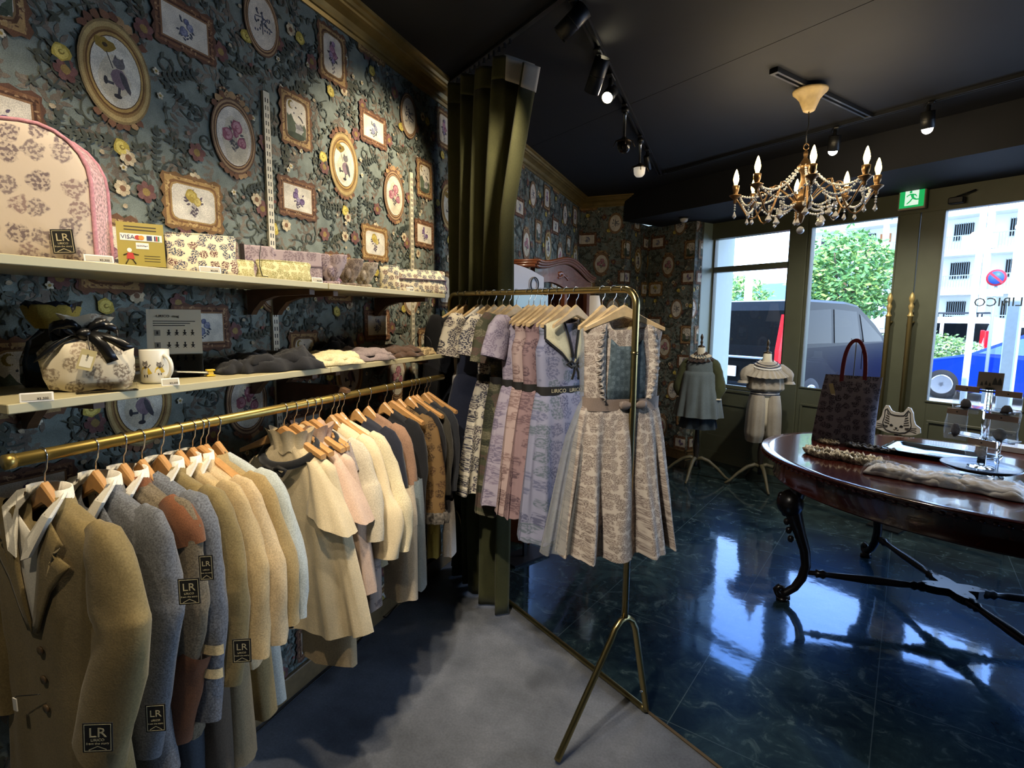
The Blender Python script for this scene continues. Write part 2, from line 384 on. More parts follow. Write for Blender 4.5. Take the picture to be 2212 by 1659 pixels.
def wall_art():
    rnd = random.Random(11)
    dk = ['#454c47', '#50554d', '#3f4744', '#4c4f43']; br = ['#6f675c', '#756c60', '#696259', '#7b7468']
    # muddy feathery foliage behind
    for i in range(132):
        x, z, a = (i % 12 + rnd.random()) / 12 * PW, (i // 12 + rnd.random()) / 11 * PH, rnd.random() * 6.3; c = rnd.choice(br)
        for k in range(9):
            t = k / 8; xx, zz = x + cos(a + t * 1.2) * 0.07 * t, z + sin(a + t * 1.2) * 0.07 * t
            wleaf(xx, zz, a + t * 1.5 + (0.8 if k % 2 else -0.8), 0.028 * (1.2 - t * 0.6), 0.012, c, 0)
    # scrolling stems
    for i in range(49):
        x, z, a = (i % 7 + rnd.random()) / 7 * PW, (i // 7 + rnd.random()) / 7 * PH, rnd.random() * 6.3; cur = rnd.choice((-1, 1)); pts = [(x, z)]
        for k in range(17):
            a += cur * (0.06 + 0.045 * k); x += cos(a) * 0.0105; z += sin(a) * 0.0105; pts.append((x, z))
        wstrip(pts, 0.0042, rnd.choice(dk), 1)
        for k in (3, 7, 11): wleaf(pts[k][0], pts[k][1], rnd.random() * 6, 0.022, 0.011, rnd.choice(dk), 1)
    # leafy sprigs
    for i in range(90):
        x, z = (i % 10 + rnd.random()) / 10 * PW, (i // 10 + rnd.random()) / 9 * PH; a = rnd.uniform(0.2, 2.9) * rnd.choice((1, 1, -1)); bend = rnd.uniform(-0.16, 0.16); c = rnd.choice(dk); pts = [(x, z)]
        for k in range(7): a += bend; x += cos(a) * 0.016; z += sin(a) * 0.016; pts.append((x, z))
        wstrip(pts, 0.0032, c, 2)
        for k in range(1, 8, 2 if i % 3 else 1):
            for sg in (-1, 1): wleaf(pts[k][0], pts[k][1], a + sg * rnd.uniform(0.7, 1.1), rnd.uniform(0.015, 0.024), rnd.uniform(0.008, 0.012), c, 2)
        wleaf(x, z, a, 0.03, 0.012, c, 2)
    for i in range(34): wblob(rnd.random() * PW, rnd.random() * PH, 0.007, 0.006, rnd.choice(['#8a7468', '#b0a288', '#7b4f4a']), 3, 7, 0.2, rnd)
    def spots(n):
        return [(rnd.random() * PW, rnd.random() * PH) for _ in range(n)]
    for x, z in spots(20): wflower(x, z, 0.026, '#6a4845', '#755350', '#8f7a48', 4, 6, rnd)
    for x, z in [(0.10, 0.18), (0.42, 0.40), (0.76, 0.74), (0.30, 0.80), (0.60, 0.05), (0.86, 0.36), (0.52, 0.64), (0.03, 0.62), (0.23, 0.03)]:
        for k in range(4): wleaf(x, z, rnd.random() * 6.3, 0.040, 0.014, rnd.choice(dk), 5)
        wrose(x, z, 0.021, '#d6c66c', '#b3a14a', '#8d7c38', 6, rnd)
    for x, z in spots(10): wflower(x, z, 0.020, '#cfc2a4', '#b8a98c', '#7a5b45', 6, 7, rnd)
    for x, z in spots(22): wflower(x, z, 0.009, '#d8d2c0', '#c5bfa9', '#a08a4a', 6, 5, rnd)
    # picture frames; L is the layer they start on
    L = 12
    def oval(x, z, rx, rz, tones, flower=None, crest=False):
        if crest:
            for k in range(9):
                a = pi / 2 + (k - 4) * 0.21; wblob(x + cos(a) * rx * 1.08, z + sin(a) * rz * 1.08, 0.012, 0.011, rnd.choice(['#6a4a3a', '#a98a64', '#7d5a44']), L, 8, 0.3, rnd)
            for k in range(7):
                a = -pi / 2 + (k - 3) * 0.2; wblob(x + cos(a) * rx * 1.05, z + sin(a) * rz * 1.05, 0.010, 0.009, rnd.choice(['#6a4a3a', '#a98a64', '#7d5a44']), L, 8, 0.3, rnd)
        for i, (k, c) in enumerate(tones):
            n = 30; wadd(L + 1 + i, c, [(x + cos(2 * pi * j / n) * rx * k, z + sin(2 * pi * j / n) * rz * k) for j in range(n)])
        return rx * tones[-1][0], rz * tones[-1][0]
    def rect(x, z, w_, h, tones, cham=0.0, rag=0.006, cast=None):
        for i, (ins, c) in enumerate(tones):
            a, b = w_ / 2 - ins, h / 2 - ins; P = []
            if i == 0:
                n = 9
                for sx, sz, ex, ez in ((-a, -b, a, -b), (a, -b, a, b), (a, b, -a, b), (-a, b, -a, -b)):
                    for k in range(n):
                        t = k / n; q = rag if k % 2 else -rag * 0.3
                        nx, nz = (ez - sz), -(ex - sx); d = sqrt(nx * nx + nz * nz)
                        P.append((x + sx + (ex - sx) * t + nx / d * q, z + sz + (ez - sz) * t + nz / d * q))
            elif cham and i >= 2:
                c_ = cham
                P = [(x - a + c_, z - b), (x + a - c_, z - b), (x + a - c_ * .3, z - b + c_ * .3), (x + a, z - b + c_), (x + a, z + b - c_), (x + a - c_ * .3, z + b - c_ * .3), (x + a - c_, z + b), (x - a + c_, z + b), (x - a + c_ * .3, z + b - c_ * .3), (x - a, z + b - c_), (x - a, z - b + c_), (x - a + c_ * .3, z - b + c_ * .3)]
            else: P = [(x - a, z - b), (x + a, z - b), (x + a, z + b), (x - a, z + b)]
            wadd(L + 1 + i, c, P)
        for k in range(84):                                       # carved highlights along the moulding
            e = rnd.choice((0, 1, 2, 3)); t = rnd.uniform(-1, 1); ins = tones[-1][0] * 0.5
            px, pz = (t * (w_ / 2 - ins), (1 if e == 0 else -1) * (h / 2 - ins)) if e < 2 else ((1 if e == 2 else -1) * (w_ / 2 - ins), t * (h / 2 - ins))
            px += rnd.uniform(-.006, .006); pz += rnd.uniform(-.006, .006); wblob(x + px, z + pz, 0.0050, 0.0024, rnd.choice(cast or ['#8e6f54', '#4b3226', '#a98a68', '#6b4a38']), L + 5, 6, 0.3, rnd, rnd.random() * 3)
    def bouquet(x, z, r, flowers, leaf, stem=True):
        l = L + 10
        if stem:
            for k in range(3): wstrip([(x + (k - 1) * r * 0.15, z + r * 0.1), (x + (k - 1) * r * 0.05, z - r)], 0.0016, leaf, l)
        for k in range(13):
            a = rnd.random() * 6.3; q = r * rnd.uniform(0.4, 0.85); wleaf(x + cos(a) * q * 0.7, z + sin(a) * q * 0.8, a + rnd.uniform(-.6, .6), r * 0.34, r * 0.17, leaf, l)
        for k in range(5): wleaf(x, z - r * (0.45 + 0.12 * k), (0.6 if k % 2 else 2.5) , r * 0.34, r * 0.15, leaf, l)
        for fx, fz, fr, c1, c2 in flowers:
            wrose(x + fx * r, z + fz * r, fr * r * 1.15, c1, c2, c2, l + 1, rnd)
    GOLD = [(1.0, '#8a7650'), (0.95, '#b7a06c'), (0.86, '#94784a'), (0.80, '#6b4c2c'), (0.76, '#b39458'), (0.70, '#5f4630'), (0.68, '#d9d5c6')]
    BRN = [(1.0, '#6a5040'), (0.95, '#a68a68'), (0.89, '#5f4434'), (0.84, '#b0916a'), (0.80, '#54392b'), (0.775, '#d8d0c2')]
    CREAM = '#d8d2c4'
    # A: little cat in an apron skipping with a big yellow flower
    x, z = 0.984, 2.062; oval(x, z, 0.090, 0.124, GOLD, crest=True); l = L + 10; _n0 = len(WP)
    wblob(x - .008, z - .015, .040, .055, '#cfc7b0', l - 1, 12, .15, rnd)
    wblob(x - 0.018, z + 0.045, 0.016, 0.013, '#8a7232', l, 12, 0.3, rnd); wblob(x - 0.018, z + 0.044, 0.005, 0.004, '#3c3020', l + 1)
    wstrip([(x - 0.016, z + 0.033), (x - 0.006, z + 0.006)], 0.0018, '#3c3a38', l)
    wblob(x + 0.006, z + 0.018, 0.012, 0.010, '#6d6a6c', l, 10, .05, rnd); wadd(l, '#5b585a', [(x - .004, z + .024), (x + .000, z + .033), (x + .004, z + .026)]); wadd(l, '#5b585a', [(x + .008, z + .026), (x + .014, z + .031), (x + .016, z + .021)])
    wblob(x + 0.004, z - 0.010, 0.016, 0.019, '#82707a', l, 10, 0.12, rnd, .5); wblob(x + .016, z - .014, .006, .02, '#4b4a50', l, 8, .1, rnd, .4)
    wstrip([(x - .006, z - .022), (x - .018, z - .022)], .005, '#4b4a50', l); wblob(x - .021, z - .02, .004, .008, '#38373b', l, 8)
    wstrip([(x + .004, z - .026), (x + .002, z - .040)], .005, '#4b4a50', l); wblob(x, z - .043, .008, .0045, '#38373b', l, 8)
    for _k in range(_n0 + 1, len(WP)): WP[_k] = (WP[_k][0], WP[_k][1], [(x + (p[0] - x) * 1.32, z + (p[1] - z) * 1.32) for p in WP[_k][2]])
    # B: grey-blue flower spray, brown landscape frame
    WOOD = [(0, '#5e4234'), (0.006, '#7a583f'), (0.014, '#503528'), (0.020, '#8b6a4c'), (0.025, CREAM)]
    x, z = 1.188, 2.262; rect(x, z, 0.190, 0.136, WOOD); bouquet(x, z, 0.036, [(-.2, -.3, .3, '#8f92a8', '#6f7490'), (.4, .2, .26, '#9a9cb0', '#757a94'), (0.1, .5, .2, '#7d819c', '#5d6280')], '#4a4f5c', False)
    # C: dark branching posy in an oval
    x, z = 1.471, 2.410; oval(x, z, 0.074, 0.104, BRN); l = L + 9
    wstrip([(x, z + .035), (x + .001, z - .035)], .004, '#3d4250', l); wstrip([(x - .03, z + .012), (x, z + .018), (x + .03, z + .012)], .003, '#3d4250', l)
    for k in range(22): wleaf(x + rnd.uniform(-.03, .03), z + rnd.uniform(-.012, .03), rnd.random() * 6.3, 0.014, 0.007, rnd.choice(['#3d4250', '#5a5f70']), l)
    for k in range(7): wblob(x - .03 + k * .01, z - .012 - rnd.random() * .02, .0035, .0045, '#5a5f70', l, 7)
    # D: pink spray in a tall gilt frame
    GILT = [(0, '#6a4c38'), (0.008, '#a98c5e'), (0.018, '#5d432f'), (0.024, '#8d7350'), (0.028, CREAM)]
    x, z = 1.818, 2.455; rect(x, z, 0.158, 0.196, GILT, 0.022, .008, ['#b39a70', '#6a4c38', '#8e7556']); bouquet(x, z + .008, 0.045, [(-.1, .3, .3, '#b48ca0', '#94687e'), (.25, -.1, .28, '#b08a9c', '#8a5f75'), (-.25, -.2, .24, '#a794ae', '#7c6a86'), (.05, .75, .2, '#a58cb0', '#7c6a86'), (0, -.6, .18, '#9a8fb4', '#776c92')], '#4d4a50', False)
    for k in range(5): wleaf(x + .004 * (k % 2), z - .03 - k * .007, -1.2 if k % 2 else -2, .012, .006, '#5e5a66', L + 10)
    # E: three pink roses in an oval with scroll crest
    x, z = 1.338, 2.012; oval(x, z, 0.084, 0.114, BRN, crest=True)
    for sg in (-1, 1):
        for k in range(10):
            t = k / 9 * 4.5; r = .018 * (1 - t / 6); wblob(x + sg * (.028 + cos(t) * r), z + .122 + sin(t) * r, .004, .004, '#b59a72' if k % 2 else '#6a4a3a', L + 1, 6)
    wblob(x + .004, z - .012, .05, .07, '#cdc4ae', L + 8, 14, .12, rnd)
    bouquet(x, z + .004, 0.050, [(-.5, -.05, .36, '#c09098', '#9a5f6c'), (.2, .55, .36, '#c09098', '#9a5f6c'), (.55, -.35, .3, '#b9858f', '#93586a'), (.1, .1, .2, '#b9858f', '#93586a')], '#5c5a5c')
    # F: night landscape with moon, tall gilt frame
    x, z = 1.611, 2.150; rect(x, z, 0.150, 0.184, GILT, 0.020, .008, ['#b39a70', '#6a4c38', '#8e7556']); l = L + 8
    wadd(l, '#56604f', [(x - .044, z - .058), (x + .044, z - .058), (x + .046, z - .02), (x + .036, z - .004), (x + .030, z - .018), (x + .018, z - .008), (x + .010, z - .028), (x - .004, z - .012), (x - .014, z - .004), (x - .026, z + .016), (x - .036, z + .006), (x - .046, z + .014)])
    wblob(x + .012, z - .030, .022, .020, '#a3a3a0', l + 1, 10, .3, rnd); wblob(x, z - .055, .042, .012, '#404a3e', l + 2, 10, .1, rnd)
    for k in range(5): wadd(l + 2, '#6c6a70', [(x - .002 + k * .007, z - .03), (x + .004 + k * .007, z - .03), (x + .001 + k * .007, z - .006 - .005 * (k % 2))])
    for k in range(10):
        a = 0.9 + k * 0.47; wblob(x - .024 + cos(a) * .011, z + .046 + sin(a) * .012, .004 * sin(pi * (k + .5) / 10) + .001, .004 * sin(pi * (k + .5) / 10) + .001, '#8b7a3e', l, 6)
    for sx, sz in ((-.002, .042), (-.012, .020), (.026, .030)): wblob(x + sx, z + sz, .0035, .0035, '#4a4a50', l, 5, .4, rnd)
    wstrip([(x + .008, z + .016), (x + .022, z + .010), (x + .032, z - .002)], .005, '#4a4a50', l)
    # G: violets, landscape frame
    x, z = 1.605, 1.875; rect(x, z, 0.186, 0.136, WOOD); bouquet(x, z, 0.038, [(-.3, .3, .3, '#7f6a92', '#5f4d74'), (.5, -.2, .28, '#7f6a92', '#5f4d74'), (0, -.1, .22, '#a69cb4', '#86799a'), (-.2, .7, .2, '#8c7aa0', '#67557c')], '#5a5068', False)
    # K: yellow rose, gilt landscape frame
    x, z = 1.183, 1.775; rect(x, z, 0.190, 0.150, [(0, '#7a5c3c'), (0.007, '#b0905c'), (0.016, '#7d5a38'), (0.022, '#a88a58'), (0.026, CREAM)], 0.018, .007, ['#c0a573', '#7a5c3c', '#94754c'])
    bouquet(x, z + .004, 0.042, [(-.2, .4, .4, '#cdb964', '#b09a48'), (.25, .1, .28, '#d2c178', '#b5a054')], '#5e5560')
wall_art()
WP.sort(key=lambda q: q[0])
def clip(poly, u0, u1, z0, z1):
    for ax_, lim, sg in ((0, u0, 1), (0, u1, -1), (1, z0, 1), (1, z1, -1)):
        out = []
        for i in range(len(poly)):
            p, q = poly[i - 1], poly[i]; a = (p[ax_] - lim) * sg; b = (q[ax_] - lim) * sg
            if (a >= 0) != (b >= 0):
                t = a / (a - b); out.append((p[0] + (q[0] - p[0]) * t, p[1] + (q[1] - p[1]) * t))
            if b >= 0: out.append(q)
        poly = out
        if len(poly) < 3: return None
    return poly
WBASE = lin('#78827c')
def paper(mb, P0, dirv, nrm, u0, u1, z0, z1, back=0.05, step=1.6e-6):
    """papered wall from u0 to u1; P0 = world point of u=0; nrm points into the room"""
    dirv, nrm, P0 = Vector(dirv), Vector(nrm), Vector(P0)
    def W(u, z, k=0.0): p = P0 + dirv * u + nrm * k; return (p.x, p.y, z)
    a = [W(u0, z0), W(u1, z0), W(u1, z1), W(u0, z1)]; b = [W(u0, z0, -back), W(u1, z0, -back), W(u1, z1, -back), W(u0, z1, -back)]
    mb.add(a + b, [(0, 1, 2, 3), (4, 7, 6, 5), (0, 4, 5, 1), (2, 6, 7, 3), (1, 5, 6, 2), (0, 3, 7, 4)], 0, col=WBASE)
    for i in range(floor((u0 - 2.2) / PW), floor(u1 / PW) + 1):
        for j in range(floor((z0 - 2.8) / PH), floor(z1 / PH) + 1):
            for order, (layer, col, poly) in enumerate(WP):
                q = [(x + i * PW, z + j * PH) for x, z in poly]
                if max(p[0] for p in q) < u0 or min(p[0] for p in q) > u1 or max(p[1] for p in q) < z0 or min(p[1] for p in q) > z1: continue
                q = clip(q, u0, u1, z0, z1)
                if q: k = 0.0002 + step * order; mb.add([W(u, z, k) for u, z in q], [tuple(range(len(q)))], 0, col=col)

ZC = 2.67
mb = MB(); paper(mb, (-1.5, 0, 0), (0, 1, 0), (1, 0, 0), -0.2, 5.62, 0.0, ZC); struct(mb.build('wall_left', M_INK))
_b1 = Vector((-1.03, 5.6, 0)); _c0 = st(-4.14, 4.6, 0); _c1 = st(-3.523, 4.6, 0)
mb = MB(); paper(mb, (-1.5 - (1.338 - 0.23), 5.6, 0), (1, 0, 0), (0, -1, 0), 1.108, 1.108 + 0.47, 0.0, ZC); struct(mb.build('wall_far', M_INK))
_dv = (_c0 - _b1); _L = _dv.length; _dv.normalize()
mb = MB(); paper(mb, _b1 - _dv * 0.69, _dv, Vector((_dv.y, -_dv.x, 0)), 0.69, 0.69 + _L, 0.0, 2.45); struct(mb.build('wall_return', M_INK))
mb = MB(); paper(mb, st(-3.846 - 1.338, 4.6, 0), DS, -NS, 1.044, 1.338 + 0.323, 0.0, 2.45)
paper(mb, _c1 - NS * 0.6, NS, DS, 0.6, 0.71, 0.0, 2.45); struct(mb.build('wall_pier', M_INK))
# papered wall stub low beside the pier has a wooden baseboard
mb = MB()
mb.box(-4.14, -3.500, 4.575, 4.60, 0, 0.085, M=MS, b=.004); mb.box(-4.14, -3.492, 4.567, 4.60, 0.085, 0.105, M=MS, b=.004)
mb.box(-3.523, -3.498, 4.575, 4.71, 0, 0.085, M=MS, b=.004); mb.box(-3.523, -3.490, 4.567, 4.71, 0.085, 0.105, M=MS, b=.004)
struct(mb.build('baseboard_pier', mat('waxed pine', '#7d6644', 0.5, noise=.15)))
mb = MB(); mb.box(-1.5, -1.482, -0.2, 5.6, 0, 0.09, b=.004); struct(mb.build('baseboard_left', MATS['waxed pine']))
# floors: marble beyond the line t=1.47 (parallel to the shopfront), concrete on the near side
TB = 1.475
mb = MB(); mb.add([st(-5.2, TB, 0), st(5.2, TB, 0), st(5.2, 4.95, 0), st(-5.2, 4.95, 0), st(-5.2, TB, -.1), st(5.2, TB, -.1), st(5.2, 4.95, -.1), st(-5.2, 4.95, -.1)],
    [(0, 1, 2, 3), (7, 6, 5, 4), (0, 4, 5, 1), (1, 5, 6, 2), (2, 6, 7, 3), (3, 7, 4, 0)]); struct(mb.build('floor', M_FLOOR))
mb = MB(); mb.add([st(-5.2, -4.6, 0), st(5.2, -4.6, 0), st(5.2, TB, 0), st(-5.2, TB, 0), st(-5.2, -4.6, -.1), st(5.2, -4.6, -.1), st(5.2, TB, -.1), st(-5.2, TB, -.1)],
    [(0, 1, 2, 3), (7, 6, 5, 4), (0, 4, 5, 1), (1, 5, 6, 2), (2, 6, 7, 3), (3, 7, 4, 0)]); struct(mb.build('floor_concrete', M_CONC))
mb = MB(); mb.box(-5.2, 5.2, TB - 0.006, TB + 0.006, -0.01, 0.003, M=MS); struct(mb.build('trim_1', mat('dark brass strip', '#6a5636', 0.4, metal=.7)))
# ceiling with one board seam
mb = MB(); mb.box(-5.4, 5.2, -4.6, 2.388, ZC, ZC + .12, M=MS); mb.box(-5.4, 5.2, 2.392, 5.1, ZC, ZC + .12, M=MS); mb.box(-5.4, 5.2, 2.38, 2.40, ZC + .006, ZC + .11, M=MS)
struct(mb.build('ceiling', M_CEIL))
# dropped beam in front of the shopfront
mb = MB(); mb.box(-3.965, 5.2, 4.05, 4.92, 2.42, ZC + .02, M=MS); struct(mb.build('ceiling_beam', M_CEIL))
# crown mouldings
CP = [(0, -.095), (.006, -.095), (.010, -.082), (.016, -.080), (.018, -.070), (.026, -.055), (.040, -.042), (.050, -.036), (.052, -.028), (.060, -.026), (.066, -.016), (.074, -.012), (.076, 0), (0, 0)]
def crown(name, A, B, nrm, e0=0.0, e1=0.0):
    A, B, nrm = Vector(A), Vector(B), Vector(nrm); d = (B - A).normalized(); mb = MB(); R = []
    for P, e in ((A, e0), (B, e1)): R.append([P + nrm * p * 1.25 + d * (e * p * 1.25) + Vector((0, 0, q)) for p, q in CP])
    mb.rings(R, smooth=False); return struct(mb.build(name, M_GOLDPAINT))
crown('trim_2', (-1.5, -0.2, ZC), (-1.5, 5.6, ZC), (1, 0, 0), 0, -1)
crown('trim_3', (-1.5, 5.6, ZC), (-0.93, 5.6, ZC), (0, -1, 0), 1, 0)
# unseen enclosing walls (the rest of the shop)
M_PLAIN = mat('dark green wall paint', '#4d5a58', 0.8)
mb = MB(); mb.box(-5.2, 5.2, -4.6, -4.5, 0, ZC, M=MS); struct(mb.build('wall_rear', M_PLAIN))
mb = MB(); mb.box(5.1, 5.2, -4.5, 4.86, 0, ZC, M=MS); struct(mb.build('wall_right', M_PLAIN))
mb = MB(); mb.box(-1.56, -1.5, -3.4, -0.2, 0, ZC); struct(mb.build('wall_left_near', M_PLAIN))

# ------------------------------------------------------------------ shopfront
TF = 4.86
def sbox(mb, s0, s1, t0, t1, z0, z1, m=0, b=0.0): mb.box(s0, s1, t0, t1, z0, z1, m, MS, b)
mb = MB()
sbox(mb, -3.523, 5.1, TF, TF + .10, 2.262, 2.42)                      # header
sbox(mb, -3.523, -2.66, TF + .002, TF + .10, 2.392, 2.43)
sbox(mb, -3.523, -2.68, TF, TF + .10, 0, 0.745)                       # stall riser under the fixed window
sbox(mb, -3.523, -2.68, TF - .018, TF, 0, 0.10); sbox(mb, -3.523, -2.68, TF - .025, TF, 0.735, 0.762, b=.004)
sbox(mb, -3.523, -3.45, TF - .012, TF, 0.10, 0.735); sbox(mb, -2.77, -2.68, TF - .012, TF, 0.10, 0.735)
sbox(mb, -3.45, -2.77, TF - .012, TF, 0.10, 0.27); sbox(mb, -3.45, -2.77, TF - .012, TF, 0.60, 0.735)
sbox(mb, -3.575, -3.520, 4.71, TF + .10, 0.0, 0.745); sbox(mb, -3.575, -3.516, 4.702, 4.722, 0.745, 2.42, b=.003); sbox(mb, -2.70, -2.545, TF - .02, TF + .12, 0, 2.42, b=.005)   # mullions
sbox(mb, -0.92, -0.80, TF - .02, TF + .12, 0, 2.30, b=.005); sbox(mb, -0.80, 5.1, TF, TF + .1, 0, 0.75)
sbox(mb, 1.0, 1.1, TF, TF + .1, 0.7, 2.3); sbox(mb, 3.0, 3.1, TF, TF + .1, 0.7, 2.3)
struct(mb.build('wall_shopfront', M_OLIVE))
# fixed window with a transom; deep jamb at its left, coloured as if daylit
f = MB()
sbox(f, -3.52, -2.70, TF + .03, TF + .09, 0.762, 0.80, b=.004); sbox(f, -3.50, -2.70, TF + .03, TF + .09, 2.385, 2.42, b=.004)
sbox(f, -3.520, -3.503, TF + .03, TF + .09, 0.762, 2.42, b=.004); sbox(f, -2.735, -2.70, TF + .03, TF + .09, 0.762, 2.42, b=.004)
sbox(f, -3.50, -2.70, TF + .02, TF + .10, 1.932, 1.985, b=.004)
wn = struct(f.build('window_1', M_OLIVE))
g_ = MB(); sbox(g_, -3.510, -2.728, TF + .058, TF + .062, 0.795, 1.938); g_.build('lower_pane', M_PANE, wn)
g_ = MB(); sbox(g_, -3.510, -2.728, TF + .058, TF + .062, 1.980, 2.390); g_.build('upper_pane', M_PANE, wn)
g_ = MB(); sbox(g_, -3.570, -3.519, 4.722, TF + .10, 0.745, 2.42); g_.build('jamb_lining', mat('olive paint with daylight tone', '#9db0a6', 0.4), wn)  # daylight on the olive jamb is put into its paler colour
def door(name, s0, s1, g0, g1, hs, bolt):
    f = MB(); t0, t1 = TF - .005, TF + .045
    sbox(f, s0, g0, t0, t1, 0.012, 2.262, b=.003); sbox(f, g1, s1, t0, t1, 0.012, 2.262, b=.003)
    sbox(f, g0, g1, t0, t1, 2.255 - .0, 2.262); sbox(f, g0, g1, t0, t1, 0.012, 0.855)
    sbox(f, g0 + .0, g1, t0 - .010, t0, 0.012, 0.16, b=.003)
    w_ = g1 - g0                                                        # raised lower panel with moulding
    for a, b_, c, d in ((g0 + .01, g1 - .01, 0.70, 0.72), (g0 + .01, g1 - .01, 0.20, 0.22), (g0 + .01, g0 + .03, .22, .70), (g1 - .03, g1 - .01, .22, .70)):
        sbox(f, a, b_, t0 - .012, t0, c, d, b=.003)
    for a, b_, c, d in ((g0 - .012, g1 + .012, 0.855, 0.868), (g0 - .012, g0, .868, 2.25), (g1, g1 + .012, .868, 2.25)): sbox(f, a, b_, t0 - .008, t0, c, d, b=.002)
    dr = struct(f.build(name, M_OLIVE))
    g_ = MB(); sbox(g_, g0 - .006, g1 + .006, TF + .018, TF + .022, 0.850, 2.258); g_.build('pane', M_PANE, dr)
    # tall brass pull handle with turned finials
    h = MB(); Mh = MS @ T(hs, TF - .075, 0)
    h.lathe([(.005, .55), (.017, .555), (.017, 1.49), (.021, 1.492), (.021, 1.50), (.013, 1.51), (.010, 1.53), (.017, 1.555), (.019, 1.57), (.010, 1.588), (.013, 1.60), (.018, 1.615), (.019, 1.63), (.012, 1.655), (.003, 1.672)], 16, 0, Mh)
    for zz in (.62, 1.45): h.tube([MS @ Vector((hs, TF - .075, zz)), MS @ Vector((hs, TF - .004, zz))], .010, 8)
    h.build('pull_handle', mat('lacquered brass', '#b8a064', .42, metal=.35), dr)
    cl = MB(); sbox(cl, bolt - .045, bolt + .045, t0 - .06, t0, 2.285, 2.33, b=.006); cl.tube([MS @ Vector((bolt, t0 - .05, 2.33)), MS @ Vector((bolt + .10, t0 - .02, 2.365))], .006, 6)
    cl.build('door_closer', M_BLACK, dr)
    return dr
d1 = door('door_1', -2.545, -1.722, -2.515, -1.868, -1.845, -2.28)
d2 = door('door_2', -1.716, -0.92, -1.566, -1.03, -1.70, -1.50)
# shop name on the second door's glass, seen from behind
mb = MB(); Mx = MS @ T(-1.225, TF + .014, 1.59) @ SCL(-1, 1, 1)
mb.text('LIRICO', 0.085, 0, Mx @ T(0, 0, 0)); mb.build('glass_lettering', mat('dark grey vinyl', '#3c4a50', .6), d2)

# daylight portals
for s0, s1, z0, z1 in ((-3.47, -2.735, .8, 2.385), (-2.515, -1.868, .855, 2.255), (-1.566, -1.03, .855, 2.255), (-0.8, 1.0, .75, 2.26), (1.1, 3.0, .75, 2.26), (3.1, 5.1, .75, 2.26)):
    L = bpy.data.lights.new('daylight_portal', 'AREA'); L.shape = 'RECTANGLE'; L.size = s1 - s0; L.size_y = z1 - z0; L.cycles.is_portal = True
    o = bpy.data.objects.new('daylight_portal', L); COL.objects.link(o)
    o.location = st((s0 + s1) / 2, TF + .14, (z0 + z1) / 2); o.rotation_euler = (-NS).to_track_quat('-Z', 'Y').to_euler()
# ------------------------------------------------------------------ ceiling: tracks, spots, chandelier, exit sign
WARM = (1.0, 0.83, 0.58)
M_TRACK = mat('satin black track', '#1a1c20', 0.35, spec=.6)
M_LENS = mat('lit lamp lens', '#ffffff', 0.4, emit='#fff0c8', estr=22)
M_LENSW = mat('bright downlight lens', '#ffffff', 0.4, emit='#fff6e6', estr=30)
def track(name, A, B, label, w_=0.034, h=0.02):
    A, B = Vector(A), Vector(B); d = B - A; L = d.length; o = thing(name, label, 'lighting track', A, atan2(d.y, d.x), 'ceiling lighting tracks')
    m = MB(); m.box(0, L, -w_ / 2, -w_ / 5, -h, 0); m.box(0, L, w_ / 5, w_ / 2, -h, 0); m.box(0, L, -w_ / 5, w_ / 5, -h * .4, 0); m.build('channel', M_TRACK, o)
    for e in (-.004, L - .02): m = MB(); m.box(e, e + .024, -w_ / 2 - .002, w_ / 2 + .002, -h - .002, 0, b=.002); m.build('end_cap', M_BLACK, o)
    return o
ZT = ZC - .001
track('lighting_track', (-.62, -1.6, ZT), (-.62, 4.83, ZT), 'long black lighting track running away along the left side of the ceiling')
track('lighting_track', st(-3.15, 3.66, ZT), st(2.6, 3.66, ZT), 'black lighting track running across in front of the dropped beam')
track('lighting_track', st(-1.60, 2.62, ZT), st(-1.60, 3.63, ZT), 'short grey lighting track that carries the chandelier', 0.04, 0.022)
def spotlamp(P, aim, label, R=0.030, L=0.115, power=0, cone=50, lens=None, drop=0.05, blend=0.5, color=WARM, vis=False, lr=0.028):
    P = Vector(P); aim = Vector(aim); d = (aim - (P - Vector((0, 0, drop + .03)))).normalized()
    o = thing('track_spotlight', label, 'spotlight', P, 0, 'spotlights on the ceiling tracks')
    m = MB(); m.box(-.016, .016, -.045, .045, -.034, -.021, b=.004); m.lathe([(.011, -.034 - drop), (.011, -.034)], 10); m.build('track_adapter', M_BLACK, o)
    c = Vector((0, 0, -.045 - drop)); q = d.to_track_quat('Z', 'Y').to_matrix().to_4x4()
    m = MB(); Mx = Matrix.Translation(c) @ q
    m.lathe([(R * .85, -L * .40), (R, -L * .38), (R, L * .60), (R * .93, L * .60), (R * .88, L * .0)], 20, 0, Mx, cap=False)
    m.lathe([(R * 1.02, L * .1), (R * 1.03, L * .11), (R * 1.02, L * .13)], 20, 0, Mx); m.build('lamp_barrel', M_BLACK, o)
    m = MB(); lz = L * (.53 if lens is M_LENSW or vis else .05); m.lathe([(.001, lz), (R * .86, lz), (R * .86, lz + .002), (.001, lz + .002)], 20, 0, Mx); m.build('lens', lens or MATS['lit lamp lens'], o)
    if lens is M_LENSW:
        m = MB(); m.ball(R * .80, 0, Mx @ T(0, 0, L * .60), 14, 8); m.build('bulb', lens, o)
    if power:
        l = bpy.data.lights.new('spot_beam', 'SPOT'); l.energy = power; l.spot_size = radians(cone); l.spot_blend = blend; l.color = color; l.shadow_soft_size = lr
        k = bpy.data.objects.new('spot_beam', l); COL.objects.link(k); k.parent = o
        k.location = c + d * (L * .64 + (R if lens is M_LENSW else 0)); k.rotation_euler = d.to_track_quat('-Z', 'Y').to_euler()
    return o
M_DULL = mat('dull lamp face', '#55524c', .4)
TZ = ZC - .002
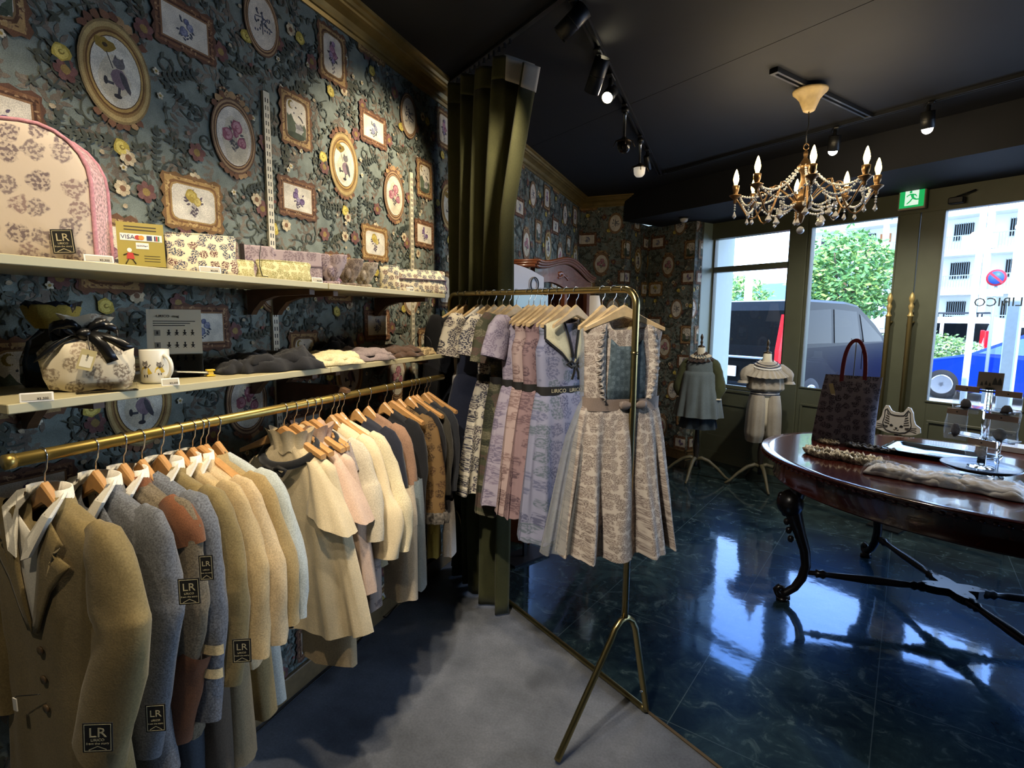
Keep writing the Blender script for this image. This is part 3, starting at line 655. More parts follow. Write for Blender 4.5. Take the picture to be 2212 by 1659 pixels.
spotlamp((-.62, 2.16, TZ), (-1.5, 2.08, 1.85), 'black cylinder spotlight on the track, nearest the curtain and topmost in view', .034, .13, 84, 76, drop=.03, blend=.8)
spotlamp((-.62, 2.56, TZ), (-1.4, 3.4, 1.3), 'black cylinder spotlight, second along the long track from the curtain', .036, .15, 40, 60, drop=.06, blend=.6)
spotlamp((-.62, 2.82, TZ), (-.8, 1.2, 1.3), 'small black spotlight with its lit yellow lens showing', .030, .10, 45, 62, drop=.06, vis=True)
spotlamp((-.62, 4.1, TZ), (-.45, 5.6, .9), 'small unlit black spotlight at the far end of the long track', .022, .10, 0, lens=M_DULL, drop=.05, vis=True)
spotlamp((-.62, .55, TZ), (-1.25, .75, 1.1), 'track spotlight over the jackets', .034, .13, 62, 84, blend=.75)
spotlamp((-.62, 1.25, TZ), (-1.25, 1.35, 1.0), 'track spotlight over the blouses', .034, .13, 46, 76, blend=.75)
spotlamp((-.62, -.25, TZ), (-1.2, .30, 1.0), 'track spotlight near the rail end', .034, .13, 30, 72, blend=.75)
spotlamp((-.62, .9, TZ), (-.45, 1.5, 0), 'track spotlight over the concrete floor', .034, .13, 55, 80, blend=.8, color=(1, .90, .74))
spotlamp((-.62, .2, TZ), (-.62, 1.9, .95), 'track spotlight aimed at the dresses', .034, .13, 120, 46, blend=.6, color=(1, .92, .80))
# lantern shaped lamps
def lantern(P, label, glassmat):
    o = thing('track_lantern', label, 'lamp', P, 0, 'lantern lamps on the long track')
    m = MB(); m.box(-.016, .016, -.04, .04, -.034, -.021, b=.004); m.lathe([(.022, -.06), (.022, -.036)], 12); m.build('track_adapter', M_BLACK, o)
    m = MB(); m.lathe([(.010, -.20), (.012, -.195), (.008, -.185), (.009, -.08), (.015, -.07), (.012, -.062)], 12, 0); m.build('stem', M_CHROME, o)
    m = MB(); m.lathe([(.040, -.222), (.042, -.216), (.030, -.208), (.016, -.198), (.008, -.19)], 20)
    for k in range(4):
        a = k * pi / 2 + .3; m.tube([(cos(a) * .012, sin(a) * .012, -.2), (cos(a) * .045, sin(a) * .045, -.212), (cos(a) * .060, sin(a) * .060, -.246)], .003, 6)
    m.build('bracket_collar', mat('dark bronze', '#4a3f33', .3, metal=.9), o)
    m = MB(); m.lathe([(.001, -.278), (.022, -.276), (.034, -.262), (.038, -.240), (.039, -.222)], 20); m.build('shade', glassmat, o)
    return o
lantern((-.62, 3.22, TZ), 'dark shaded lantern lamp hanging on a chrome stem from the track', mat('smoked glass', '#161310', .15))
lantern((-.62, 3.78, TZ), 'lantern lamp with a white frosted glass shade hanging from the track', mat('frosted glass', '#e8e2d4', .5, emit='#fff2dc', estr=.35))
# lit spots near the beam
def eyeball(P, label, aim):
    return spotlamp(P, aim, label, .034, .09, 60, 125, lens=M_LENSW, drop=.055, blend=.6, color=(1, .92, .8))
eyeball(st(-1.31, 3.66, TZ), 'bright lit spotlight under the beam track, nearest the second door', st(-1.35, 4.25, 0))
eyeball(st(-1.80, 3.66, TZ), 'bright lit spotlight glowing behind the chandelier', st(-2.35, 4.35, 0))
# white sensor dome under the beam
p = at(1478, 466, 4.35); o = thing('sensor_dome', 'small white dome sensor under the dropped beam', 'sensor', (p.x, p.y, 2.4195))
m = MB(); m.lathe([(.048, -.012), (.050, -.010), (.050, 0)], 20); m.build('base', M_BLACK, o)
m = MB(); m.lathe([(.004, -.046), (.022, -.043), (.034, -.030), (.038, -.012)], 20); m.build('dome', M_WHITE, o)
# exit sign
p = st(-1.77, TF - .035, 2.385)
o = thing('exit_sign', 'green and white emergency exit sign with a running figure over the doors', 'sign', p, SANG)
m = MB(); m.box(-.088, .088, -.022, .022, -.100, .075, b=.004); m.build('housing', mat('beige sign housing', '#a79a86', .5), o)
M_GRN = mat('lit green panel', '#17a85c', .5, emit='#18b862', estr=.75); M_SGW = mat('lit white panel', '#e8fff0', .5, emit='#e4fff0', estr=.8)
m = MB(); m.box(-.078, .078, -.0245, -.022, -.085, .050); m.build('green_panel', M_GRN, o)
m = MB(); D_ = .0008
def sg(pts, mm, dy): m.add([(x, -.0247 - dy, z) for x, z in pts], [tuple(range(len(pts)))], mm)
sg([(-.044, -.070), (.044, -.070), (.044, .042), (-.044, .042)], 0, 0)
hx, hz = -.008, .026; sg([(hx + .0095 * cos(a * .5236), hz + .0095 * sin(a * .5236)) for a in range(12)], 1, .0004)
for pl in ([(-.010, .014), (.010, .012), (.016, -.018), (.002, -.022), (-.006, -.006)], [(.006, .012), (.024, .008), (.034, -.010), (.029, -.013), (.020, .000), (.006, .002)], [(-.010, .014), (-.028, .006), (-.036, -.006), (-.031, -.009), (-.022, .000), (-.008, .004)],
           [(.002, -.018), (.014, -.014), (.030, -.026), (.050, -.028), (.050, -.036), (.026, -.036), (.010, -.028)], [(.000, -.020), (.008, -.024), (-.006, -.044), (-.026, -.060), (-.034, -.056), (-.016, -.040)]):
    sg(pl, 1, .0004)
m.build('running_figure', [M_SGW, M_GRN], o)
sg_ = None
# chandelier
cx, cy = st(-1.60, 2.965, 0).xy
ch = thing('chandelier', 'bronze eight-arm chandelier with candle bulbs and crystal bead strings', 'chandelier', (cx, cy, ZC))
M_BRZ = mat('aged bronze', '#8a6c4a', .35, metal=.85, noise=.2)
M_CRYS = mat('cut crystal', '#f4f4f6', .06, trans=.25, ior=1.6, spec=1.0, coat=1.0)
m = MB(); m.lathe([(.020, -.130), (.028, -.125), (.036, -.105), (.050, -.070), (.070, -.045), (.083, -.034), (.085, -.024), (.080, -.022)], 24); m.build('canopy', mat('cream gilt canopy', '#b7a072', .45, noise=.15), ch)
m = MB(); m.tube([(0, 0, -.125), (0.004, 0, -.2), (-.004, 0, -.24), (0, 0, -.30)], .003, 6); m.build('cord', M_BLACK, ch)
m = MB(); m.tube([(cos(a * .4) * .012, 0, -.305 - sin(a * .4) * .016) for a in range(16)], .003, 6)
m.lathe([(.004, -.325), (.010, -.33), (.012, -.345), (.008, -.36), (.022, -.385), (.034, -.40), (.038, -.41), (.030, -.425), (.018, -.44), (.016, -.475), (.022, -.50), (.026, -.53), (.020, -.555), (.032, -.575), (.048, -.585), (.052, -.60), (.042, -.62), (.022, -.635), (.012, -.65), (.016, -.665), (.008, -.69), (.003, -.70)], 24)
m.build('column', M_BRZ, ch)
a0 = radians(-94.7 + 5); BR = .335
def bead_string(mb, P, Q, sag, n, r=.0068):
    P, Q = Vector(P), Vector(Q)
    for k in range(n + 1):
        t = k / n; c = P.lerp(Q, t) - Vector((0, 0, sag * 4 * t * (1 - t))); mb.ball(r, 0, Matrix.Translation(c), 8, 4)
def drop(mb, P, L=.04, r=.011, n=3):
    x, y, z = P
    for k in range(n): mb.ball(.0058, 0, T(x, y, z - .008 - k * .013), 8, 4)
    z -= n * .013 + .004; mb.lathe([(.0005, z - L), (r * .9, z - L * .72), (r, z - L * .62), (r * .3, z - L * .12), (.001, z)], 6, 0, T(x, y, 0), smooth=False)
M_BULB = mat('lit candle bulb', '#fff4d0', .3, emit='#ffd878', estr=16)
for k in range(8):
    a = a0 + k * pi / 4; c, s_ = cos(a), sin(a)
    def pr(r, z): return (c * r, s_ * r, z)
    m = MB(); pts = []
    for i in range(15):
        t = i / 14
        pts.append(pr(.03 + (BR - .03) * t, -.60 + .10 * sin(t * pi * 1.05) * (1 if t < .5 else 1) - .155 * sin(min(1, max(0, (t - .42) / .5)) * pi) + .02 * t))
    pts[-1] = pr(BR, -.545); m.tube(pts, .0045, 8)
    m.tube([pr(.20 + .022 * cos(q * .5), -.545 + .022 * sin(q * .5)) for q in range(11)], .003, 6)
    m.lathe([(.003, -.575), (.010, -.568), (.007, -.560), (.012, -.55), (.030, -.535), (.032, -.53), (.026, -.528), (.014, -.526), (.012, -.52), (.017, -.505), (.019, -.48), (.015, -.478)], 14, 0, T(c * BR, s_ * BR, 0))
    arm = m.build('arm', M_BRZ, ch)
    b = MB(); b.lathe([(.008, -.478), (.0095, -.468), (.0145, -.452), (.0150, -.440), (.011, -.420), (.005, -.400), (.001, -.392)], 14, 0, T(c * BR, s_ * BR, 0)); b.build('bulb', M_BULB, arm)
    l = bpy.data.lights.new('candle_light', 'POINT'); l.energy = 2.4; l.color = (1, .78, .48); l.shadow_soft_size = .03
    q = bpy.data.objects.new('candle_light', l); COL.objects.link(q); q.parent = ch; q.location = pr(BR, -.375)
for k in range(8):
    a = a0 + k * pi / 4; b_ = a + pi / 4
    P = (cos(a) * BR * .93, sin(a) * BR * .93, -.535); Q = (cos(b_) * BR * .93, sin(b_) * BR * .93, -.535)
    m = MB(); bead_string(m, P, Q, .075, 18); bead_string(m, (cos(a) * .03, sin(a) * .03, -.405), P, .06, 22)
    m.build('bead_string', M_CRYS, ch)
    m = MB(); drop(m, (cos(a) * BR, sin(a) * BR, -.575)); m.build('crystal_drop', M_CRYS, ch)
    am = a + pi / 8; m = MB(); drop(m, (cos(am) * BR * .86, sin(am) * BR * .86, -.612), .036, .010, 2); m.build('crystal_drop', M_CRYS, ch)
    m = MB(); drop(m, (cos(a) * .16, sin(a) * .16, -.60), .044, .018, 3); bead_string(m, (cos(a) * .05, sin(a) * .05, -.60), (cos(a) * .16, sin(a) * .16, -.60), .02, 8)
    m.build('crystal_drop', M_CRYS, ch)
m = MB(); m.ball(.020, 0, T(0, 0, -.735), 10, 6); m.ball(.019, 0, T(.09, -.02, -.705), 10, 6); drop(m, (.09, -.02, -.62), .05, .018, 3); m.build('crystal_ball', M_CRYS, ch)
# ------------------------------------------------------------------ left wall: uprights, shelves, rail
from mathutils import noise as MN
M_SHELF = mat('pale champagne shelf laminate', '#b8ae88', 0.4, metal=0.1, noise=.05, nscale=5)
M_WOODB = mat('brown bracket wood', '#5d432c', 0.5, noise=.2)
M_UPR = mat('cream upright steel', '#d9d2bb', 0.4)
for yy, z1, lb in ((1.47, 2.195, 'tall cream slotted shelf upright on the wallpaper, left of the moon picture'), (2.365, 2.15, 'slotted shelf upright on the wallpaper close to the green curtain')):
    o = thing('shelf_upright', lb, 'shelf upright', (-1.4975, yy, .5), 0, 'slotted shelf uprights')
    m = MB(); m.box(0, .010, -.013, .013, 0, z1 - .5); m.build('channel', M_UPR, o)
    m = MB(); n = int((z1 - .52) / .0246)
    for k in range(n):
        for q in (-.005, .005): m.box(.0095, .0106, q - .0018, q + .0018, .012 + k * .0246, .026 + k * .0246)
    m.build('slots', M_BLACK, o)
ZU, ZL = 1.553, 1.289
def shelf(label, y0, y1, z, brackets, grp):
    o = thing('shelf_board', label, 'shelf', (-1.485, y0, z), 0, grp)
    m = MB(); m.box(0, .305, 0, y1 - y0, -.018, 0, b=.0015); m.build('board', M_SHELF, o)
    for yb in brackets:
        m = MB(); P = [(0, -.019), (.262, -.019), (.262, -.036), (.12, -.040), (.06, -.056), (.026, -.086), (.016, -.10), (0, -.10)]
        m.plate(P, .022, 0, T(0, yb - y0, 0)); m.build('bracket', M_WOODB, o)
    return o
shelf('upper shelf board carrying the quilted bag and pouches', .15, 1.385, ZU, (.45, 1.36), 'shelf boards on the left wall')
shelf('far half of the upper shelf under the knotted pouches', 1.388, 2.14, ZU, (1.47, 2.05), 'shelf boards on the left wall')
shelf('lower shelf board carrying the gift bag and mug', .545, 1.385, ZL, (.72, 1.36), 'shelf boards on the left wall')
shelf('far half of the lower shelf under the folded clothes', 1.388, 2.14, ZL, (1.47, 2.05), 'shelf boards on the left wall')
RX0, RZ0 = -1.20, 1.183
o = thing('hanging_rail', 'long brass hanging rail below the lower shelf', 'clothes rail', (RX0, .545, RZ0))
m = MB(); m.tube([(0, 0, 0), (0, 1.60, 0)], .0125, 20); m.build('tube', M_BRASS, o)
m = MB(); m.tube([(0, -.004, 0), (0, .010, 0)], .0140, 20); m.build('end_cap', M_BRASS, o)
for yy in (.925,):
    m = MB(); m.plate([(-.285, .035), (-.02, .035), (.018, .022), (.018, .012), (-.012, .012), (-.10, -.020), (-.285, -.055)], .022, 0, T(0, yy, 0)); m.build('rail_bracket', M_WOODB, o)
    pass
# ------------------------------------------------------------------ goods
def mound(w_, d, h, seed, fold=1.0, nu=34, nv=22, edge=.12):
    """a crumpled folded cloth lying at z=0, base corners free"""
    def fn(u, v):
        x, y = (u - .5) * w_, (v - .5) * d
        e = min(1, min(u, 1 - u, v, 1 - v) / edge); e = sqrt(max(e, 0))
        q = MN.noise(Vector((u * 3.1 * fold, v * 2.2, seed))) * .5 + MN.noise(Vector((u * 7 * fold, v * 4 + 3, seed * 2))) * .28 + abs(MN.noise(Vector((u * 5 + v * 6, v * 2, seed + 5)))) * .5
        ox = MN.noise(Vector((v * 5, seed, 1))) * w_ * .05; oy = MN.noise(Vector((u * 5, seed, 9))) * d * .10
        return (x + ox, y + oy, .002 + e * h * max(.12, .55 + q))
    return fn
def cloth_pile(name, label, cat, P, rz, w_, d, h, seed, mt, group=None, layers=1):
    o = thing(name, label, cat, P, rz, group); m = MB()
    for k in range(layers):
        q = 1 - k * .16; n = len(m.v); m.grid(mound(w_ * q, d * q, h * (1 if layers == 1 else .6), seed + k * 3.3), 34, 22)
        for i in range(n, len(m.v)): x, y, z = m.v[i]; m.v[i] = (x + .012 * k, y, z + k * h * .34)
    b = m.build('cloth', mt, o); md = b.modifiers.new('thickness', 'SOLIDIFY'); md.thickness = .003; md.offset = 1
    return o
M_CARD = mat('ivory card', '#e4ddc8', .6); M_INKD = mat('black print', '#2b2a2a', .6); M_ACR = mat('clear acrylic', '#ffffff', .03, trans=1.0, ior=1.3)
def holder(P, rz, w_=.05, lb='', h=.017):
    o = thing('price_holder', lb, 'price tag', P, rz, 'small white price holders on the shelves')
    m = MB(); M_ = RX(-.35)
    m.box(-w_ / 2, w_ / 2, 0, .003, 0, h, 0, M_, b=.001); m.build('frame', M_WHITE, o)
    m = MB(); m.box(-w_ / 2 + .003, w_ / 2 - .003, -.0008, 0, .003, h - .003, 0, M_)
    m.build('card', mat('grey label card', '#b3ad9c', .6), o)
    m = MB(); m.text('\u00a53,300', .006, 0, M_ @ T(w_ * .18, -.0012, .0055)); m.build('price', M_INKD, o)
    return o
M_PINKP = printed('quilted cream print with mauve toile', '#d9cabb', ['#8d7f80', '#7d6f73', '#9a8583'], 21, .40, cover=1.0)
M_PINK = fabric('rose pink lining', '#c98f9c', scale=120); M_PINKT = fabric('pink dotted gusset', '#d3a9ad', fine=.3, scale=160)
# quilted bag
o = thing('quilted_bag', 'large cream quilted bag with mauve toile print and pink side', 'bag', (-1.235, .745, ZU), radians(40))
def rr(x0, x1, z0, z1, r, n=7):
    P = []
    for cx_, cz_, a_ in ((x1 - .02, z0 + .02, -pi / 2), (x1 - r, z1 - r, 0), (x0 + r, z1 - r, pi / 2), (x0 + .02, z0 + .02, pi)):
        q = r if cz_ > z0 + .1 else .02
        for k in range(n): a = a_ + pi / 2 * k / (n - 1); P.append((cx_ + q * cos(a), cz_ + q * sin(a)))
    return P
OUT = rr(-.33, 0, 0, .275, .11)
def padded(outline, y0, y1, puff, cxz):
    R = []
    for y, k in ((y0 + .006, .0), (y0, .06), (y0 - puff * .6, .25), (y0 - puff, .6)):
        R.append([(x + (cxz[0] - x) * k, y, z + (cxz[1] - z) * k) for x, z in outline])
    return R
m = MB(); R = padded(OUT, 0, .09, .010, (-.165, .14)); m.rings(R[::-1] , smooth=True); m.build('front_panel', M_PINKP, o)
m = MB(); m.rings([[(x, y, z) for x, z in OUT] for y in (.006, .035, .065, .09)], smooth=True); m.build('gusset', M_PINKT, o)
m = MB(); m.tube([(x, .004, z) for x, z in OUT], .0042, 8, closed=True); m.tube([(x, .09, z) for x, z in OUT], .0042, 8, closed=True); m.build('piping', M_PINK, o)
M_LABEL = mat('black woven label', '#1c1b1a', .7); M_LGOLD = mat('cream label thread', '#c9bd98', .7)
def label_patch(parent, M_, w_=.034, h=.046, name='woven_label'):
    m = MB(); m.box(-w_ / 2, w_ / 2, -.0016, 0, -h / 2, h / 2, 0, M_)
    e = .0022
    for a, b_, c, d_ in ((-w_ / 2 + e, w_ / 2 - e, h / 2 - e * 1.4, h / 2 - e), (-w_ / 2 + e, w_ / 2 - e, -h / 2 + e, -h / 2 + e * 1.4), (-w_ / 2 + e, -w_ / 2 + e * 1.4, -h / 2 + e, h / 2 - e), (w_ / 2 - e * 1.4, w_ / 2 - e, -h / 2 + e, h / 2 - e)):
        m.box(a, b_, -.0020, -.0016, c, d_, 1, M_)
    m.text('LR', w_ * .56, 1, M_ @ T(0, -.0020, h * .16), .0004); m.text('LIRICO', w_ * .15, 1, M_ @ T(0, -.0020, -h * .08), .0004); m.text('from the story', w_ * .13, 1, M_ @ T(0, -.0020, -h * .20), .0004)
    m.add([(x, -.0020, z) for x, z in ((-w_ * .3, -h * .40), (0, -h * .28), (w_ * .3, -h * .40), (w_ * .3, -h * .43), (0, -h * .31), (-w_ * .3, -h * .43))], [(0, 1, 4, 5), (1, 2, 3, 4)], 1, M_)
    return m.build(name, [M_LABEL, M_LGOLD], parent)
label_patch(o, T(-.050, -.0125, .042) @ RY(-.06), .038, .048)
# gold payment card on a stand
o = thing('card_sign', 'leaning olive gold payment sign with card logos and a drawn child', 'sign', (-1.225, .835, ZU), radians(58))
Ml = T(0, 0, .003) @ RX(-.22)
m = MB(); m.box(-.044, .044, 0, .003, 0, .100, 0, Ml); m.build('panel', mat('olive gold card', '#9c8c34', .45), o)
m = MB(); m.box(-.038, .040, -.0008, 0, .058, .074, 0, Ml)
m.box(-.010, .014, -.0008, 0, .040, .054, 0, Ml); m.text('VISA', .013, 1, Ml @ T(-.024, -.0012, .0655)); m.text('QUICPay+', .0048, 1, Ml @ T(.002, -.0012, .047))
for xx, cc in ((-.006, 2), (.001, 3)): m.add([(xx + .0055 * cos(a), -.0010 - .0002 * cc, .0655 + .0055 * sin(a)) for a in [k * .5236 for k in range(12)]], [tuple(range(12))], cc, Ml)
m.box(.011, .021, -.0014, -.0008, .060, .071, 1, Ml); m.box(.025, .028, -.0014, -.0008, .060, .071, 1, Ml); m.box(.0285, .0315, -.0014, -.0008, .060, .071, 2, Ml); m.box(.032, .035, -.0014, -.0008, .060, .071, 4, Ml)
for k in range(2): m.box(-.030, .030, -.0006, 0, .082 + k * .007, .0845 + k * .007, 5, Ml)
for k in range(3): m.box(.004, .034, -.0006, 0, .012 + k * .006, .0132 + k * .006, 5, Ml)
fg = [(0, -.022, .036, .0045, .0050, 0), (5, -.022, .0395, .0052, .003, 1)]
m.add([(-.027, -.001, .030), (-.016, -.001, .030), (-.014, -.001, .016), (-.029, -.001, .016)], [(0, 1, 2, 3)], 2, Ml)
m.add([(-.0265 + .0045 * cos(a) + .004, -.001, .036 + .005 * sin(a)) for a in [k * .6283 for k in range(10)]], [tuple(range(10))], 0, Ml)
for a, b_ in (((-.025, .016), (-.031, .004)), ((-.018, .016), (-.012, .005)), ((-.016, .028), (-.006, .026)), ((-.027, .028), (-.034, .024))): m.tube([Ml @ Vector((a[0], -.001, a[1])), Ml @ Vector((b_[0], -.001, b_[1]))], .0011, 5, 5)
m.build('printing', [mat('white print', '#eeeae0', .5), mat('navy print', '#1f2d5e', .5), mat('red print', '#b02a20', .5), mat('orange print', '#d98a2a', .5), mat('green print', '#2d7a4a', .5), mat('dark brown print', '#3c3016', .5)], o)
m = MB(); m.box(-.046, .046, -.012, .030, 0, .003, b=.001); m.build('clear_base', M_ACR, o)
M_NAVY = printed('cream cloth with navy and plum motifs', '#e0d6b8', ['#2e3550', '#40405e', '#5a3038', '#34465e'], 44, .46, cover=1.0)
M_LILAC = printed('lilac toile print', '#b7a6aa', ['#7a6a78', '#8a7a80'], 26, .46)
M_CREAMG = printed('cream cloth with khaki florals', '#d8d2a6', ['#8f8a58', '#a39a66'], 55, .52)
M_GREYB = printed('grey brown florals', '#9c8c80', ['#5f534f', '#72655c'], 50, .5)
def pouch(name, label, P, rz, w_, h, d, lean, mt, flap=False, cat='pouch', group='printed pouches on the upper shelf', zipm=None):
    o = thing(name, label, cat, P, rz, group); Ml = RX(-lean)
    m = MB(); R = []
    for k in range(9):
        t = k / 8; z = t * h; dd = d * (sin(pi * (.15 + .85 * t)) ** .6 + .12) * (1 - .35 * t); ww = w_ / 2 * (1 + .02 * sin(t * 9))
        R.append([Ml @ Vector((x, y + d * .5, z)) for x, y in ell(20, ww, max(dd, .003) / 2, 5, k * .4, .03, 4)])
    m.rings(R); m.build('body', mt, o)
    m = MB(); m.tube([Ml @ Vector((-w_ / 2 * .98, d * .5, h)), Ml @ Vector((0, d * .5, h + .002)), Ml @ Vector((w_ / 2 * .98, d * .5, h))], .0028, 6); m.build('zip_edge', zipm or mt, o)
    if flap:
        m = MB(); m.box(-w_ / 2 * 1.0, w_ / 2 * 1.0, -.005, d * .5, h * .55, h * .60, 0, Ml, b=.002); m.build('flap_edge', mat('mauve piping', '#7f6d74', .7), o)
    return o
pouch('printed_pouch', 'leaning cream pouch with navy motifs beside the gold card sign', (-1.245, 1.0, ZU), radians(52), .155, .108, .02, .30, M_NAVY)
pouch('black_pouch', 'thin black pouch standing behind the cream navy print pouch', (-1.36, .985, ZU), radians(55), .13, .105, .02, .25, fabric('black felt', '#17161a', scale=200))
pouch('flat_pouch', 'flat cream khaki flowered pouch lying behind the shelf edge', (-1.29, 1.14, ZU), radians(60), .10, .052, .03, .1, M_CREAMG)
pouch('flat_pouch', 'pale yellow flowered pouch with a thin cord hanging over it', (-1.235, 1.27, ZU), radians(62), .155, .060, .035, .12, M_CREAMG)
for i, (y, lb, mt_) in enumerate(((1.13, 'grey toile wallet with dark spine, first of the wallets', M_GREYB), (1.235, 'grey mauve wallet standing in the middle of the wallets', M_LILAC), (1.35, 'lilac toile wallet with a folded flap, nearest the knotted pouches', M_LILAC))):
    o = thing('wallet', lb, 'wallet', (-1.36 + .035 * i, y + .02, ZU), radians(58), 'toile wallets standing on the upper shelf')
    w_ = (.10, .09, .165)[i]; h = .112 - .004 * i
    m = MB(); m.box(-w_ / 2, w_ / 2, 0, .018, 0, h, 0, RX(-.12), b=.004); m.build('cover', mt_, o)
    m = MB(); m.box(-w_ / 2 - .004, -w_ / 2 + .008, -.002, .020, 0, h + .002, 0, RX(-.12), b=.002); m.build('spine', fabric('dark brown cloth', '#2b2422'), o)
    m = MB(); m.box(-w_ / 2 + .008, w_ / 2, -.003, .0, h * .52, h * .57, 0, RX(-.12), b=.001); m.build('flap_edge', mat('mauve piping', '#7f6d74', .7), o)
m_ = MB(); m_.tube([(0, 0, .115), (.012, -.02, .07), (.02, -.03, .035), (.05, -.05, .006), (.07, -.05, .004)], .0012, 5)
o = thing('thin_cord', 'thin black cord trailing down over the pale yellow pouch', 'cord', (-1.265, 1.21, ZU)); m_.build('cord', M_BLACK, o)
for i, (px, mt_, lb) in enumerate(((715, M_LILAC, 'knotted mauve toile hair wrap, first after the price holder'), (752, M_GREYB, 'knotted taupe hair wrap between two others'), (785, printed('taupe and cream stripes print', '#b3a797', ['#6d6259', '#857a6c'], 50, .45), 'striped taupe hair wrap next to the small navy print pouch'))):
    p = ax(px, 612 + i * 6, -1.25)
    o = thing('hair_wrap', lb, 'hair wrap', (-1.25, p.y, ZU), radians(40), 'knotted hair wraps on the upper shelf')
    for sg_ in (-1, 1):
        m = MB(); R = []
        for k in range(8):
            t = k / 7; R.append([(x + sg_ * (.008 + .022 * t), y, .012 + .092 * sin(t * 1.35) * (1 - .05 * i)) for x, y in ell(14, .008 + .022 * sin(t * 2.4), .010 + .010 * sin(t * 2.6), 5, k, .12)])
        m.rings(R); m.build('loop', mt_, o)
    m = MB(); m.ball(.016, 0, T(0, -.012, .045) @ SCL(.8, .9, 1.3), 12, 8); m.build('knot', mt_, o)
    m = MB(); m.box(-.03, .03, -.012, .012, 0, .014, b=.005); m.build('base_fold', mt_, o)
p = ax(843, 622, -1.25); pouch('printed_pouch', 'small cream pouch with navy motifs and a red flower charm', (-1.25, p.y, ZU), radians(40), .075, .098, .04, .1, M_NAVY, cat='pouch')
p = ax(905, 630, -1.25); pouch('printed_pouch', 'wide cream pouch with navy motifs at the curtain end of the shelf', (-1.25, p.y + .02, ZU), radians(55), .25, .105, .045, .18, M_NAVY, True)
p = ax(712, 608, -1.2); pouch('black_pouch', 'small dark brown triangular pouch behind the price holder', (-1.27, 1.455, ZU), radians(50), .05, .055, .03, .35, fabric('dark brown cloth', '#2b2422'))
for px, py, lb in ((219, 562, 'white price holder in front of the quilted bag'), (459, 585, 'white price holder under the cream navy print pouch'), (690, 606, 'white price holder beside the knotted hair wraps'), (890, 630, 'tiny white price holder under the wide navy print pouch')):
    p = ax(px, py, -1.186); holder((-1.192, p.y, ZU), radians(70), .05 if px < 600 else .035, lb)
# ---- lower shelf
M_BAGP = printed('ivory sateen with taupe toile', '#d5cbb4', ['#8f8271', '#7d7163', '#a08f7c'], 26, .42, cover=1.0)
M_SATIN = mat('black satin ribbon', '#131314', .28, spec=.6)
p = az(200, 850, ZL)
o = thing('gift_bag', 'ivory toile drawstring gift bag tied with a black satin bow', 'gift bag', (-1.27, .735, ZL), radians(52))
m = MB(); R = []
for k, (z, rx, ry) in enumerate(((0, .060, .040), (.004, .076, .050), (.03, .084, .056), (.06, .086, .056), (.085, .080, .052), (.10, .066, .044), (.112, .040, .030), (.118, .018, .018), (.128, .024, .022), (.145, .040, .034), (.158, .050, .040))):
    R.append([(x, y, z + .004 * sin(x * 90)) for x, y in ell(36, rx * .92, ry * .92, 7, k * .5, .03 + .08 * (z > .08), 2.6)])
m.rings(R, cap=False); m.build('sack', M_BAGP, o)
m = MB()
for sg_, tw in ((-1, .3), (1, -.2), (-.7, .9), (.75, 1.0)):
    N = 14; pa = []
    for k in range(N + 1):
        a = k / N * 2 * pi; pa.append((sg_ * (.006 + .040 * (1 - cos(a)) * .5 * 1.3), -.022 - .018 * sin(a) * .5, .120 + .018 * sin(a) + .010 * tw * (1 - cos(a)) * .5))
    m.rings([[ (x, y - .006, z - .008), (x, y, z + .009), (x + .001, y + .0012, z + .009), (x + .001, y - .0048, z - .008)] for x, y, z in pa], cap=False)
for sx, ln in ((-.075, .055), (.045, .06), (.075, .035)):
    m.rings([[(sx * t - .008, -.030 - .022 * sin(t * 2), .118 - ln * t * t), (sx * t + .012, -.030 - .022 * sin(t * 2), .122 - ln * t * t + .004), (sx * t + .012, -.029 - .022 * sin(t * 2), .122 - ln * t * t + .004), (sx * t - .008, -.029 - .022 * sin(t * 2), .118 - ln * t * t)] for t in [k / 8 for k in range(9)]])
m.ball(.014, 0, T(0, -.030, .120) @ SCL(1.1, .8, .9), 12, 6); m.build('satin_bow', M_SATIN, o)
m = MB(); Mt = T(.012, -.066, .088) @ RY(.30) @ RX(-.1); m.box(-.013, .013, -.0008, .0008, -.042, 0, 0, Mt); m.box(-.0095, .0095, -.0012, -.0008, -.036, -.012, 1, Mt); m.tube([(.008, -.045, .116), (.010, -.062, .10), (.012, -.066, .086)], .0009, 5, 2)
m.text('LIRICO', .0045, 2, Mt @ T(0, -.0013, -.016) @ RY(1.57)); m.build('swing_tag', [mat('khaki card tag', '#b9ab7c', .6), M_CARD, M_INKD], o)
p = az(95, 790, ZL)
o = thing('wrapped_bundle', 'dark cellophane bundle with a yellow label behind the gift bag', 'gift bundle', (-1.40, .745, ZL), radians(50))
m = MB(); R = []
for k, (z, rx, ry) in enumerate(((0, .05, .035), (.01, .062, .04), (.06, .062, .042), (.10, .05, .036), (.125, .024, .02), (.14, .022, .02), (.165, .045, .035), (.185, .052, .035))):
    R.append([(x, y, z + .005 * sin(x * 140)) for x, y in ell(28, rx, ry, 8, k, .06, 2.4)])
m.rings(R, cap=False); m.build('wrapping', mat('dark smoky cellophane', '#17161a', .15, spec=.8), o)
m = MB(); R = [[(x, y - .004, z) for x, y in ell(20, rx, rx * .75, 6, z * 40, .1)] for z, rx in ((.128, .030), (.15, .044), (.175, .050), (.18, .044))]; m.rings(R, cap=False); m.build('yellow_lining', fabric('mustard cloth', '#a08a3c'), o)
